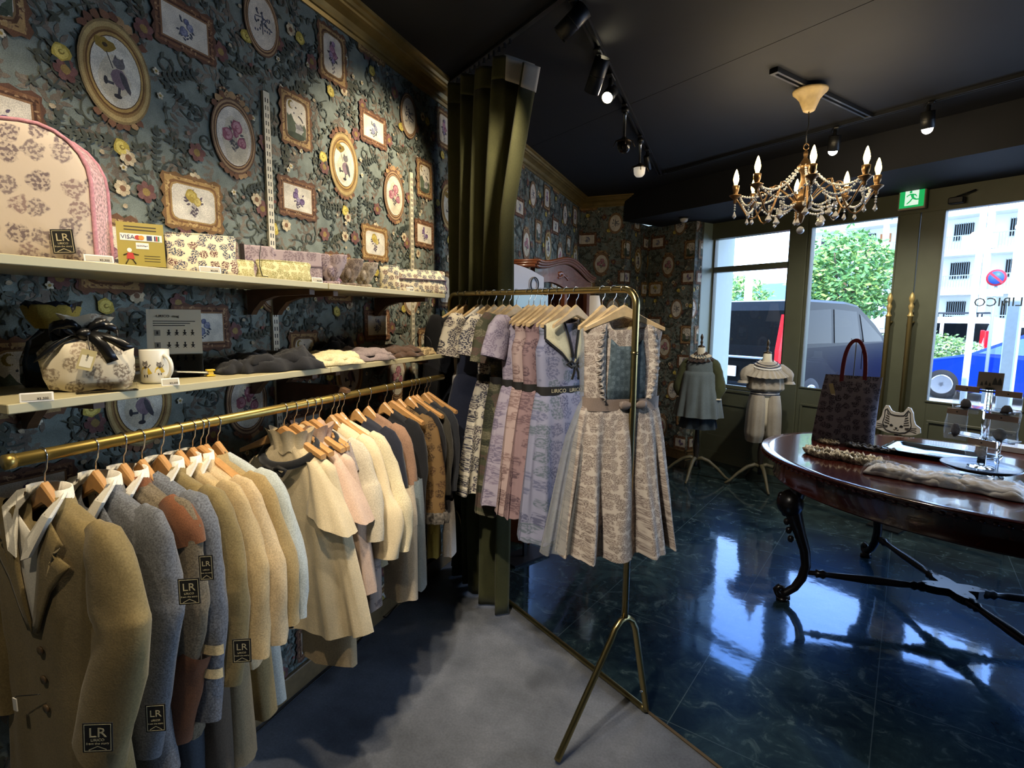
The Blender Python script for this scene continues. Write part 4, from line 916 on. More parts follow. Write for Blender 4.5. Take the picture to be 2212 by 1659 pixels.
# acrylic riser strip in front of the bag
p = az(222, 845, ZL)
o = thing('acrylic_stand', 'low clear acrylic card stand in front of the gift bag', 'display stand', (-1.20, .725, ZL), radians(66))
m = MB(); m.box(-.052, .052, 0, .002, 0, .020, 0, RX(-.25)); m.box(-.052, .052, -.012, .014, 0, .002); m.box(-.052, .052, -.013, -.011, 0, .009); m.build('channel', M_ACR, o)
p = az(322, 830, ZL)
M_CUP = mat('glazed white china', '#e9e6da', .18, spec=.6)
o = thing('mug', 'white mug with yellow inside and cats in yellow dresses', 'mug', (-1.262, .872, ZL), radians(-10))
m = MB(); m.lathe([(.020, 0), (.0285, .002), (.0305, .006), (.0305, .078), (.0300, .080)], 32); m.build('cup', M_CUP, o)
m = MB(); m.lathe([(.0300, .080), (.0275, .080), (.0270, .076), (.0270, .010), (.001, .008)], 32, cap=False); m.build('inside', mat('yellow glaze', '#d9c23a', .25), o)
m = MB(); m.tube([(.029 + .022 * sin(k * .3142) , 0, .040 + .026 * cos(k * .3142)) for k in range(11)], .0045, 8, 0, RZ(.25)); m.build('handle', M_CUP, o)
def cat_fig(m, Mf, s):          # a small cat in a gathered dress, flat print wrapped on the cup
    def P(pts, mi, lift=0): m.add([Mf(x * s, z * s, lift) for x, z in pts], [tuple(range(len(pts)))], mi)
    P([(-.9, -.3), (-1.3, -1.5), (-.5, -1.75), (.6, -1.7), (1.3, -1.4), (.7, -.3), (.3, .1), (-.4, .1)], 0)
    P([(.65 * cos(a) - .1, .6 + .55 * sin(a)) for a in [k * .5236 for k in range(12)]], 1, .0001)
    P([(-.65, .85), (-.6, 1.45), (-.2, 1.1)], 1, .0001); P([(.0, 1.1), (.4, 1.45), (.5, .8)], 1, .0001)
    P([(-.3, .1), (-.3, -.3), (.3, -.3), (.3, .1)], 2, .0002); P([(-.45, -1.7), (-.45, -2.3), (-.2, -2.3), (-.2, -1.7)], 2, .0001); P([(.15, -1.7), (.15, -2.3), (.4, -2.3), (.4, -1.7)], 2, .0001)
    P([(.4, .0), (1.0, .6), (1.15, .45), (.55, -.2)], 1, .0001); P([(-.35, .55), (-.25, .65), (-.15, .55), (-.25, .45)], 3, .0003); P([(.05, .55), (.15, .65), (.25, .55), (.15, .45)], 3, .0003)
m = MB()
for a_, s_ in ((radians(-62), .0105), (radians(-8), .0085)):
    cat_fig(m, lambda x, z, l, a_=a_: ((.0308 + l) * cos(a_ + x / .0308), (.0308 + l) * sin(a_ + x / .0308), .040 + z), s_)
m.build('printed_cats', [mat('yellow dress print', '#c9ab35', .4), mat('grey cat print', '#6f6a66', .4), mat('dark print', '#2f2a2c', .4), M_CARD], o)
# menu leaflet leaning on the wall side
o = thing('leaflet_stand', 'tall white leaflet in a leaning stand with rows of little drawings', 'leaflet', (-1.345, .985, ZL), radians(50))
Ml = RX(-.28) @ SCL(1.2, 1, 1.2); m = MB(); m.box(-.052, .052, 0, .002, 0, .152, 0, Ml); m.build('leaflet', M_CARD, o)
m = MB(); m.text('LIRICO  mug', .008, 0, Ml @ T(-.012, -.0006, .136))
for k in range(3): m.box(-.04, .04 - .01 * k, -.0006, 0, .124 - k * .005, .1255 - k * .005, 0, Ml)
for r_, z in enumerate((.098, .070, .040, .014)):
    for k in range(5 if r_ < 3 else 3):
        x = -.032 + k * .015 + (.006 if k else 0)
        if k == 0 or r_ == 3: m.box(x - .006, x + .005, -.0006, 0, z - .006, z + .007, 1, Ml); m.box(x - .002, x + .001, -.0010, -.0006, z - .003, z + .004, 0, Ml)
        else: m.add([(x + px_ * .0045, -.0006, z + pz_ * .0075) for px_, pz_ in ((-1, -.9), (-.3, -.3), (-.9, .2), (-.2, .3), (-.4, 1), (.4, 1), (.2, .3), (.9, .1), (.3, -.3), (.9, -.9), (0, -.5))], [tuple(range(11))], 0, Ml)
m.build('drawings', [M_INKD, mat('grey print', '#8b8880', .6)], o)
m = MB(); m.box(-.054, .054, -.003, -.001, 0, .05, 0, Ml); m.box(-.054, .054, -.03, .03, 0, .002); m.build('clear_holder', M_ACR, o)
o = thing('clipped_card', 'loose card held up by a small yellow clip on the lower shelf', 'card', (-1.285, 1.005, ZL + .001), radians(66))
m = MB(); m.box(-.055, .030, -.012, .030, .010, .0112, 0, RY(.10)); m.build('card', M_CARD, o)
m = MB(); m.box(.014, .034, -.014, .002, 0, .004, b=.001); m.box(.018, .030, -.012, 0, .004, .014, b=.001); m.box(.014, .034, -.014, .002, .014, .018, b=.001); m.build('clip', mat('yellow plastic', '#d9b52c', .35), o)
M_BLK = fabric('black wool cloth', '#1d1d20', scale=300)
cloth_pile('folded_garment', 'crumpled black garment on the lower shelf beside the leaflet', 'garment', (-1.335, 1.14, ZL), radians(80), .13, .17, .035, 1.3, M_BLK, 'folded clothes on the lower shelf')
cloth_pile('folded_garment', 'largest folded black garment with a raised frill', 'garment', (-1.30, 1.25, ZL), radians(72), .24, .22, .060, 2.7, M_BLK, 'folded clothes on the lower shelf', 2)
cloth_pile('folded_garment', 'cream folded garment next to the large black one', 'garment', (-1.285, 1.46, ZL), radians(76), .20, .22, .044, 4.1, fabric('cream knit', '#cbbd92', scale=200), 'folded clothes on the lower shelf', 2)
cloth_pile('folded_garment', 'grey mauve folded garment between the cream and brown ones', 'garment', (-1.29, 1.67, ZL), radians(76), .20, .21, .050, 5.9, fabric('grey mauve knit', '#7f716f', scale=200), 'folded clothes on the lower shelf', 2)
cloth_pile('folded_garment', 'small black garment against the wall behind the grey mauve one', 'garment', (-1.43, 1.70, ZL), radians(80), .14, .09, .085, 7.3, M_BLK, 'folded clothes on the lower shelf')
cloth_pile('folded_garment', 'brown folded garment near the end of the lower shelf', 'garment', (-1.29, 1.88, ZL), radians(76), .20, .20, .048, 8.8, fabric('brown knit', '#4a362a', scale=200), 'folded clothes on the lower shelf', 2)
o = thing('hair_band', 'small beige patterned hair band with a wire loop at the shelf end', 'hair band', (-1.26, 2.05, ZL))
m = MB(); m.grid(mound(.12, .09, .035, 9.9), 20, 14); m.build('band', printed('beige leopard scarf', '#b09a72', ['#4a3c2c'], 70, .4), o)
m = MB(); m.tube([(.05 * cos(a), .02, .035 + .05 * sin(a)) for a in [k * pi / 12 for k in range(13)]], .0015, 5); m.build('wire_loop', M_BLACK, o)
for px, py, lb in ((80, 868, 'white price holder at the open end of the lower shelf'), (369, 833, 'white price holder in front of the mug')):
    p = az(px, py, ZL); holder((p.x, p.y, ZL), radians(62), .048 if px < 200 else .036, lb, .018)
# ------------------------------------------------------------------ hangers and garments on the wall rail
M_HWOOD = mat('honey beech hanger', '#b98a54', 0.4, noise=.12, nscale=60, coat=.2)
M_HPALE = mat('pale birch hanger', '#cdb083', 0.45, noise=.1, nscale=60)
_hm = {}
def hanger(loc, rz, label, w_=.165, mt=None, group='wooden hangers on the wall rail', rail=.0125, tilt=0):
    key = (round(w_, 3), rail, (mt or M_HWOOD).name)
    if key in _hm:
        o = copy_tree(_hm[key]); o['label'] = label; o['group'] = group
    else:
        o = thing('clothes_hanger', label, 'hanger', (0, 0, 0), 0, group)
        m = MB(); r = rail + .0022
        pts = [(r * cos(a), 0, r * sin(a)) for a in [pi * k / 10 - .35 for k in range(12)]][::-1] if False else [(r * cos(a), 0, r * sin(a)) for a in [radians(200 - k * 20) for k in range(12)]]
        pts += [(.010, 0, -rail - .012), (.002, 0, -rail - .022), (0, 0, -rail - .040)]
        m.tube(pts, .0016, 8); m.build('hook', M_CHROME, o)
        z0 = -rail - .036; top = []; bot = []; N = 14
        for k in range(N + 1):
            u = k / N; x = u * w_
            top.append((x, z0 - .004 - .072 * (u ** 1.15) - .006 * sin(u * pi)))
            bot.append((x, z0 - .046 - .050 * (u ** 1.1) + .006 * u))
        prof = [(-x, z) for x, z in top[::-1]] + top[1:] ; low = [(-x, z) for x, z in bot[::-1]] + bot[1:]
        th = .0085; R = []
        for (x, zt), (_, zb) in zip(prof, low):
            yo = (-.012 if w_ > .11 else -.002) * (x / w_) ** 2
            h = (zt - zb) / 2; zc = (zt + zb) / 2; tt = th * (1 + (.5 if w_ > .11 else -.25) * abs(x / w_))
            R.append([(x, yo - tt, zc - h * .75), (x, yo - tt, zc + h * .75), (x, yo - tt * .6, zt), (x, yo + tt * .6, zt), (x, yo + tt, zc + h * .75), (x, yo + tt, zc - h * .75), (x, yo + tt * .6, zb), (x, yo - tt * .6, zb)])
        m = MB(); m.rings(R, smooth=False); m.build('wooden_arms', mt or M_HWOOD, o)
        _hm[key] = o
    o.matrix_basis = Matrix.Translation(Vector(loc)) @ RZ(rz)
    o.location = loc; o.rotation_euler = (0, 0, rz)
    return o
def section(prof, z):
    """interpolated (rx, ry, cx, cy) of a garment body profile at height z; prof rows (z, rx, ry[, cx, cy])"""
    P = [tuple(p) + (0,) * (5 - len(p)) for p in prof]
    if z >= P[0][0]: return P[0][1:]
    for a, b in zip(P, P[1:]):
        if z >= b[0]:
            t = (a[0] - z) / (a[0] - b[0]); return tuple(a[i] + (b[i] - a[i]) * t for i in range(1, 5))
    return P[-1][1:]
def body(m, prof, folds=7, amp=.06, ph=0.0, sq=2.8, mi=0, nz=34, n=64, cap=False, drape=1.0, dip=0.0):
    """hanging cloth body: section follows prof, folds deepen towards the hem"""
    z0, z1 = prof[0][0], prof[-1][0]; R = []
    for k in range(nz + 1):
        z = z0 + (z1 - z0) * (k / nz); rx, ry, cx_, cy_ = section(prof, z); t = k / nz; ring = []
        for i in range(n):
            a = 2 * pi * i / n; c, s_ = cos(a), sin(a)
            x = abs(c) ** (2 / sq) * (1 if c >= 0 else -1) * rx; y = abs(s_) ** (2 / sq) * (1 if s_ >= 0 else -1) * ry
            w_ = MN.noise(Vector((c * 2.2 + ph, s_ * 2.2, z * 3 + ph))) * .5
            f = (sin(folds * a + ph + w_ * 2.5 * drape) + .45 * sin(folds * 1.9 * a + ph * 2 + z * 3)) * amp * (.15 + .85 * min(1, t * 1.25))
            y += f * max(ry, .035) * (.5 + .5 * abs(s_)) * 2.0 + w_ * .008; x += f * rx * .12
            ring.append((x + cx_, y + cy_, z + .004 * sin(a * 3 + ph) - dip * max(0, -s_) ** 1.5 * max(0, 1 - t * 9)))
        R.append(ring)
    m.rings(R, mi, cap=cap); return m
def front_y(prof, x, z, sq=2.8):
    rx, ry, cx_, cy_ = section(prof, z); u = min(.97, abs(x - cx_) / rx)
    return cy_ - ry * (1 - u ** sq) ** (1 / sq)
def patch(m, prof, pts, off=.004, th=.004, mi=0, sub=5):
    """cloth piece (x, z outline) lying on the front of a body"""
    P = []
    for i in range(len(pts)):
        a, b = pts[i], pts[(i + 1) % len(pts)]
        for k in range(sub): P.append((a[0] + (b[0] - a[0]) * k / sub, a[1] + (b[1] - a[1]) * k / sub))
    c = (sum(p[0] for p in P) / len(P), sum(p[1] for p in P) / len(P)); n = len(P); R = []
    for q in (1, .98, .55, .01):
        o_ = off + (th if q < 1 else 0)
        R.append([(c[0] + (x - c[0]) * q, front_y(prof, c[0] + (x - c[0]) * q, c[1] + (z - c[1]) * q) - o_, c[1] + (z - c[1]) * q) for x, z in P])
    m.rings(R, mi, cap=True); return m
def sleeve(m, pts, rs, mi=0, flat=.75, n=22, amp=.05, ph=0.0, nz=4):
    """tapering sleeve along pts with matching radii"""
    R = []; N = len(pts)
    for i in range(N - 1):
        for k in range(nz + (1 if i == N - 2 else 0)):
            t = k / nz; p = Vector(pts[i]).lerp(Vector(pts[i + 1]), t); r = rs[i] + (rs[i + 1] - rs[i]) * (t * t * (3 - 2 * t))
            # Catmull smoothing of the path
            p0 = Vector(pts[max(0, i - 1)]); p1 = Vector(pts[i]); p2 = Vector(pts[i + 1]); p3 = Vector(pts[min(N - 1, i + 2)])
            p = .5 * ((2 * p1) + (p2 - p0) * t + (2 * p0 - 5 * p1 + 4 * p2 - p3) * t * t + (3 * p1 - p0 - 3 * p2 + p3) * t ** 3)
            d = (p2 - p1).normalized(); q = Vector((0, 1, 0)); u = q.cross(d).normalized(); v = d.cross(u)
            ring = []
            for j in range(n):
                a = 2 * pi * j / n; f = 1 + amp * sin(3 * a + p.z * 34 + ph) + amp * .6 * sin(5 * a - p.z * 55 + ph) + .35 * amp * sin(p.z * 90 + ph)
                ring.append(p + u * cos(a) * r * f + v * sin(a) * r * flat * f)
            R.append(ring)
    m.rings(R, mi, cap=False); return R
def jprof(sw=.155, L=.58, hem=.185, d=.030, waist=None, zn=-.066, slope=.055):
    return [(zn, .034, .016), (zn - .008, .050, .022), (zn - slope * .5, sw * .72, d * .8), (zn - slope, sw, d * .85), (zn - slope - .04, sw + .004, d), (zn - .22, (waist or sw) , d * 1.1), (zn - .34, (waist or sw) * 1.0, d * 1.05), (zn - L, hem, d * 1.15)]
M_BTN = mat('horn button', '#5c4a34', .35)
def at_rail(y, dz=0.0): return (RX0, y, RZ0 + dz)
GR = {}
def jacket(y, label, cmat, cuff, mid, shirt=True, cat='jacket', name='jacket', hem=-.60, rz=0.0, sw=.152, lap=True, patches=(), extra=None, sl_r=(.052, .058, .056, .054), lining=None, d=.030, grp=None, collar=None, waist=None):
    """cuff, mid: aisle side sleeve centre offsets (x, z); the wall side mirrors it, hanging straighter"""
    o = thing(name, label, cat, at_rail(y, -.016), rz, grp)
    prof = jprof(sw, -hem - .066, sw + .028, d, waist)
    m = MB(); body(m, prof, 5, .05, y * 40, sq=3.2, dip=.045); b = m.build('body', cmat, o)
    for sg in (1, -1):
        m = MB(); cx_, cz_ = cuff; mx, mz = mid
        if sg < 0: cx_, mx = sw + .035, sw + .03
        P = [(sg * (sw - .035), .004, -.112), (sg * (sw + .008), .0, -.150), (sg * (mx * .55 + sw * .45 + .01), -.004, (mz - .15) / 2 - .02), (sg * mx, -.010, mz), (sg * cx_, -.026, cz_)]
        rr_ = [.030, sl_r[0], sl_r[1], sl_r[2], sl_r[3]]
        R = sleeve(m, P, rr_, ph=y * 30 + sg, flat=.5); s_ = m.build('sleeve', cmat, o)
        if sg > 0 and extra: extra(o, s_, P, rr_)
    if lap:
        vz = -.30 if lap is True else lap; nx = .040; zt = -.076
        if shirt:
            m = MB(); patch(m, prof, [(-nx - .012, zt - .012), (0, zt - .05), (nx + .012, zt - .012), (.008, vz + .005), (-.008, vz + .005)], .003, .002); m.build('shirt_front', M_SHIRT, o)
            m = MB()
            for sg in (-1, 1): m.rings([[(sg * x, yy - .002 * q, z + .0) for x, yy, z in ((.044, .014, -.050), (.070, -.010, -.058), (.074, -.034, -.084), (.034, -.050, -.158), (.010, -.050, -.168), (.020, -.044, -.130), (.040, -.026, -.088))] for q in (0, 1)], smooth=False)
            R_ = [[(q * cos(a), .006 + .030 * sin(a), z) for a in [radians(-30 + k * 24) for k in range(11)]] for z, q in ((-.100, .062), (-.046, .052))]
            m.rings(R_, closed=False, cap=False); k_ = m.build('shirt_collar', M_SHIRT, o); md = k_.modifiers.new('t', 'SOLIDIFY'); md.thickness = .003
        m = MB()
        for sg in (-1, 1):
            patch(m, prof, [(sg * (nx + .010), zt - .004), (sg * (nx + .060), zt - .058), (sg * (nx + .036), zt - .074), (sg * (nx + .078), zt - .094), (sg * .062, (vz + zt) / 2 - .03), (sg * .014, vz), (sg * .000, vz), (sg * .026, vz * .55 + zt * .45)], .007, .004)
        m.build('lapels', collar or cmat, o)
        m = MB(); R_ = [[(q * cos(a), .004 + .034 * q / .058 * sin(a), z) for a in [radians(-28 + k * 23.6) for k in range(11)]] for z, q in ((-.098, .066), (-.058, .054), (-.060, .050))]
        m.rings(R_, closed=False, cap=False); m.build('collar_stand', collar or cmat, o)
        for z in (vz - .035, vz - .095, vz - .155):
            if z > hem + .05: m = MB(); m.lathe([(.001, 0), (.0085, 0), (.0085, .003), (.001, .0025)], 12, 0, T(.012, front_y(prof, .012, z) - .006, z) @ RX(pi / 2)); m.build('button', M_BTN, o)
    for (px, py, yo, w_, h, tl) in patches:
        yo -= .014; q = ay(px, py, y + yo); label_patch(o, T(q.x - RX0, yo, q.z - RZ0 + .016) @ RY(tl) @ RZ(.55), w_, h, 'sleeve_label')
    hanger(at_rail(y), rz, 'wooden hanger carrying the ' + label.split(' with ')[0].split(',')[0], .085)
    return o
M_SHIRT = fabric('white shirt cotton', '#e2ddd0', fine=.05, scale=400)
TAN = fabric('olive tan wool', '#7c6c47'); GRY = fabric('grey flannel', '#63656a', fine=.2); GR2 = fabric('blue grey fleece', '#62656c', fine=.2, scale=260)
RUST = fabric('rust brown check', '#6d4328', fine=.12, scale=420); BRN = fabric('grey brown tweed', '#665b49', fine=.2)
BEI = fabric('beige melton', '#b09a72'); BEL = fabric('light beige twill', '#bba581'); OLV = fabric('olive beige gabardine', '#988258'); PGB = fabric('pale blue grey linen', '#aab0ac')
NAVYC = fabric('navy trousers', '#2a3040'); CREAMC = fabric('cream chiffon', '#cbb894', fine=.05); PINKC = fabric('shell pink chiffon', '#c3a690', fine=.06)
M_BLKV = fabric('black velvet', '#121214', sheen=.3)
M_TAPE = mat('black logo tape', '#1e1c1a', .7)
def tape_ring(parent, R, name='logo_tape', text_at=None, dz=0.0):
    m = MB(); m.rings(R, cap=False); return m.build(name, [M_TAPE, M_LGOLD], parent)
label_y = -.062
jacket(.600, 'olive tan wool jacket with white shirt collar and black cuff label, front of the rail', TAN, (.140, -.535), (.208, -.30), hem=-.70, sw=.158, lap=-.32, patches=((212, 1592, -.062, .046, .056, .10),), sl_r=(.058, .066, .064, .062))
jacket(.690, 'grey flannel jacket with open white shirt, second on the rail', GRY, (.118, -.600), (.172, -.33), hem=-.66, patches=((337, 1550, -.058, .034, .056, .05),))
def rust_bits(o, s_, P, rr_):
    m = MB(); sleeve(m, [(P[2][0] + .004, P[2][1] - .001, P[2][2] - .13), (P[3][0] - .012, P[3][1] - .004, P[3][2] - .10), (P[4][0], P[4][1], P[4][2] - .001)], [rr_[2] + .003, rr_[3] + .003, rr_[4] + .003], flat=.53, ph=22.3); m.build('rust_cuff', RUST, o)
    m = MB(); sleeve(m, [P[0], P[1], (P[1][0] + .01, P[1][1], P[1][2] - .04)], [rr_[0] + .003, rr_[1] + .003, rr_[1] + .002], flat=.53); m.build('rust_shoulder', RUST, o)
jacket(.746, 'brown tweed jacket with rust check shoulder and cuffs, third on the rail', BRN, (.128, -.605), (.168, -.36), hem=-.62, extra=rust_bits, patches=((409, 1277, -.050, .038, .052, .0),), collar=RUST)
def chevrons(o, s_, P, rr_):
    for q in (0, 1):
        m = MB(); z0 = -.405 - q * .055; R = []
        for dz, e in ((0, .0045), (-.022, .0045)):
            ring = []
            for j in range(17):
                a = radians(-178 + j * 11.2); cx_ = .178 - .006 * q; rx = .060 + e; x = cx_ + rx * cos(a); y_ = -.016 + rx * .5 * sin(a); ring.append((x, y_ - .003, z0 + dz - .020 * abs(cos(a)) + .02))
            R.append(ring)
        m.rings(R, closed=False, cap=False); k = m.build('cream_chevron', fabric('cream felt stripe', '#cdb688'), o)
jacket(.785, 'blue grey fleece top with cream chevrons on the sleeve', GR2, (.168, -.580), (.178, -.40), hem=-.60, lap=False, extra=chevrons, patches=((446, 1226, -.046, .026, .052, 0),), name='sweater', cat='sweater')
jacket(.829, 'olive tan wool jacket with cuff label, between the chevron top and beige coat', TAN, (.190, -.520), (.200, -.34), hem=-.56, patches=((523, 1405, -.050, .036, .052, .03),))
jacket(.874, 'beige melton coat with white collar, sixth on the rail', BEI, (.222, -.480), (.215, -.33), hem=-.66, lap=-.28, waist=.17)
jacket(.908, 'light beige twill jacket hanging next to the beige melton coat', BEL, (.240, -.465), (.232, -.33), hem=-.56, shirt=True, lap=-.24)
jacket(.945, 'olive beige long coat with logo tape at the cuff', OLV, (.245, -.44), (.228, -.31), hem=-.72, shirt=False, lap=-.24)
jacket(.978, 'pale blue grey long shirt, last before the gap on the rail', PGB, (.240, -.44), (.225, -.31), hem=-.71, shirt=False, lap=False, name='shirt', cat='shirt')
# logo tape cuffs on the two long ones
for k, (y, x, z) in enumerate(((.945, .262, -.445), (.978, .262, -.435))):
    o = [q for q in COL.objects if q.get('category') in ('jacket', 'shirt') and abs(q.location.y - y) < .001][0]
    m = MB(); Mt = T(x - .02, -.060, z - .012) @ RY(-.35); m.box(-.042, .042, -.0015, .0015, -.012, .012, 0, Mt); m.text('LIRICO', .020, 1, Mt @ T(0, -.0019, 0)); m.build('logo_tape', [M_TAPE, M_LGOLD], o)
o = [q for q in COL.objects if q.get('category') == 'jacket' and abs(q.location.y - .600) < .001][0]
m = MB(); q = ay(34, 1520, .545); qx, qz = q.x - RX0, q.z - RZ0 + .016
m.tube([(.012, -.047, -.44), (qx + .004, -.055, (qz - .44) / 2), (qx, -.055, qz + .012)], .0009, 5, 1); m.box(qx - .006, qx + .006, -.057, -.055, qz - .014, qz + .012, 0); m.build('price_tag', [M_WHITE, M_BLACK], o)
# trousers and skirts showing below
def trousers(y, label, mt, x0, x1, ztop, zbot, cat='trousers', grp=None, legs=2):
    cx_ = (x0 + x1) / 2; hw = (x1 - x0) / 2; o = thing('trousers', label, cat, at_rail(y), 0, grp)
    m = MB(); body(m, [(ztop, hw * .8, .02, cx_), (ztop - .1, hw, .025, cx_), (ztop - .14, hw, .027, cx_)], 4, .04, y * 9, nz=8, n=30); m.build('waist', mt, o)
    for sg in ((-1, 1) if legs == 2 else (0,)):
        q = hw / (2 if legs == 2 else 1)
        m = MB(); body(m, [(ztop - .13, q, .026, cx_ + sg * q), ((ztop + zbot) / 2, q * .98, .030, cx_ + sg * q), (zbot, q * 1.0, .034, cx_ + sg * q)], 4, .07, y * 19 + sg, nz=14, n=30); m.build('leg', mt, o)
    return o
trousers(.712, 'dark navy trousers hanging below the grey flannel jacket', NAVYC, -.05, .13, -.42, -.86)
trousers(.765, 'dark blue grey trousers under the tweed jacket', fabric('slate trousers', '#3a4048'), -.03, .16, -.42, -.86)
trousers(.806, 'brown trousers below the chevron top', fabric('mole brown trousers', '#574a3c'), .0, .19, -.42, -.84)
trousers(.851, 'beige trousers with a long side seam below the second tan jacket', fabric('sand trousers', '#8b795b'), .04, .20, -.4, -.78)
# cream cape blouse with black tie collar
def cape(y, label, mt, zc, wc, zb, wb, dark=True, hem=None, name='blouse', sk=None, cx=.0):
    o = thing(name, label, 'blouse', at_rail(y, -.014), .10)
    m = MB(); body(m, [(-.085, .040, .030, cx), (-.115, .085, .034, cx), (-.145, .145, .038, cx), (-.25, .165, .042, cx + .01), (zb, wb, .050, cx + .02)], 9, .13, y * 7, sq=2.3, n=84); m.build('body', mt, o)
    for sg in (1, -1):
        m = MB(); R = []
        for k in range(13):
            t = k / 12; z = -.128 + (zc + .128) * t; w_ = .026 + (wc - .030) * (t ** .8); ring = []
            for j in range(26):
                a = 2 * pi * j / 26; f = 1 + .08 * sin(6 * a + sg + z * 8) * (.3 + t); x = sg * (.088 + .062 * t ** .7) + cx + cos(a) * w_ * f * .62; yy = -.012 - .012 * t + sin(a) * (.030 + .018 * t) * f
                ring.append((x, yy, z - .030 * t * cos(a) * sg))
            R.append(ring)
        m.rings(R, cap=False); m.build('cape_sleeve', mt, o)
    m = MB()                                                            # gathered frill standing at the neck
    R = []
    for z, q in ((-.110, .062), (-.085, .060), (-.062, .066), (-.048, .074)):
        R.append([(cx + q * (1 + .10 * sin(9 * a) * (z > -.09)) * cos(a), .002 + q * .62 * (1 + .14 * sin(9 * a + 1) * (z > -.09)) * sin(a), z + .006 * sin(9 * a)) for a in [k * pi / 30 for k in range(60)]])
    m.rings(R, cap=False); m.build('neck_frill', mt, o)
    if dark:
        m = MB()
        m.tube([(cx + .082 * cos(a), -.004 + .058 * sin(a), -.112 - .030 * max(0, -sin(a)) + .03 * max(0, sin(a))) for a in [k * pi / 16 for k in range(32)]], .0125, 10, closed=True)
        m.build('velvet_collar', M_BLKV, o)
        m = MB(); c = Vector((cx + .002, -.078, -.150)); m.ball(.010, 0, Matrix.Translation(c), 10, 6)
        for sx in (-1, 1):
            m.tube([c, c + Vector((sx * .020, -.004, .012)), c + Vector((sx * .042, -.002, .004)), c + Vector((sx * .030, -.002, -.012)), c], .006, 8)
            m.tube([c, c + Vector((sx * .014, -.006, -.03)), c + Vector((sx * .022 + .01, -.004, -.075))], .006, 8, rs=[.006, .0075, .008])
        m.build('ribbon_tie', [M_TAPE], o)
    hanger(at_rail(y), .10, 'wooden hanger carrying the ' + label.split(' with ')[0], .14)
    return o
cape(1.20, 'cream chiffon cape blouse with black velvet collar and ribbon tie', CREAMC, -.305, .115, -.640, .235, cx=.02)
o = trousers(1.225, 'beige skirt hem hanging below the cream cape blouse', fabric('sand crepe', '#ab9572'), .02, .215, -.40, -.765, 'skirt', legs=1); o.name = 'skirt'
cape(1.285, 'shell pink chiffon cape blouse with black neck trim', PINKC, -.300, .110, -.560, .195, cx=.02)
jacket(1.347, 'soft grey white blouse with ruffled shoulder', fabric('off white lawn', '#b7ab94'), (.205, -.40), (.185, -.26), hem=-.70, lap=False, shirt=False, name='blouse', cat='blouse', sw=.135, sl_r=(.045, .05, .055, .05),
    extra=lambda o, s_, P, rr_: [ (lambda mm: (mm.rings([[(P[1][0] - .03 + q * .02 + .022 * cos(a) * (1 + .3 * sin(7 * a)), -.03 + .02 * sin(a), P[1][2] + .045 - q * .055 + .008 * sin(11 * a)) for a in [k * pi / 20 for k in range(40)]] for q in (0, .5, 1, 1.5)], cap=False), mm.build('ruffle', fabric('mauve grey voile', '#8f8580'), o)))(MB()) ])
o = trousers(1.37, 'taupe toile print trousers below the white blouses', printed('mauve grey toile twill', '#a0928a', ['#6d6260', '#7a6d6a'], 24, .38), .04, .20, -.4, -.665); 
jacket(1.405, 'cream blouse with a wide balloon sleeve and flat collar', CREAMC, (.205, -.475), (.205, -.36), hem=-.56, lap=False, shirt=False, name='blouse', cat='blouse', sw=.135, sl_r=(.042, .046, .068, .060))
jacket(1.455, 'pale cream blouse with pointed collar and gathered cuff', fabric('pale cream crepe', '#c4b694'), (.222, -.470), (.215, -.34), hem=-.55, lap=False, shirt=False, name='blouse', cat='blouse', sw=.140, sl_r=(.045, .050, .064, .052),
    extra=lambda o, s_, P, rr_: (lambda mm: (patch(mm, jprof(.14, .5, .17), [(.03, -.078), (.13, -.125), (.155, -.165), (.06, -.150), (.02, -.10)], .012, .004), mm.build('pointed_collar', fabric('pale cream crepe', '#c4b694'), o)))(MB()))
o = trousers(1.52, 'ivory frilled skirt hanging below the mauve brown coat', fabric('ivory linen', '#b5a48a'), .12, .245, -.3, -.70, 'skirt', legs=1); o.name = 'skirt'
o = trousers(1.60, 'blue grey trousers beside the ivory skirt', fabric('blue grey denim', '#6d7678'), .15, .225, -.3, -.705, legs=1)
jacket(1.535, 'navy cardigan mostly hidden before the mauve brown coat', fabric('navy knit', '#20222c'), (.16, -.45), (.16, -.3), hem=-.5, lap=False, shirt=False, name='cardigan', cat='cardigan', sw=.13, sl_r=(.04, .045, .045, .045))
jacket(1.60, 'mauve brown wool coat with turned back cuff', fabric('mauve brown wool', '#8a6a54'), (.172, -.475), (.165, -.32), hem=-.5, lap=False, shirt=False, name='coat', cat='coat', sw=.125, sl_r=(.042, .045, .044, .042))
jacket(1.70, 'black wool coat in the far half of the rail', fabric('black wool coating', '#17171a'), (.140, -.47), (.140, -.3), hem=-.50, lap=False, shirt=False, name='coat', cat='coat', sw=.12, sl_r=(.042, .045, .048, .044))
jacket(1.80, 'brown toile print coat with fur edged cuff', printed('brown toile brocade', '#6e5534', ['#3c2c1c', '#4a3522'], 22, .40, cover=.95), (.160, -.480), (.155, -.33), hem=-.50, lap=False, shirt=False, name='coat', cat='coat', sw=.115, sl_r=(.045, .050, .052, .056),
    extra=lambda o, s_, P, rr_: (lambda mm: (mm.rings([[(P[4][0] + q * cos(a) * (1 + .12 * sin(9 * a)), P[4][1] + q * .6 * sin(a) * (1 + .12 * sin(11 * a)), z) for a in [k * pi / 18 for k in range(36)]] for z, q in ((P[4][2] + .02, .058), (P[4][2], .066), (P[4][2] - .025, .062))], cap=False), mm.build('fur_cuff', fabric('grey fur trim', '#565049', fine=.4, scale=90), o)))(MB()))
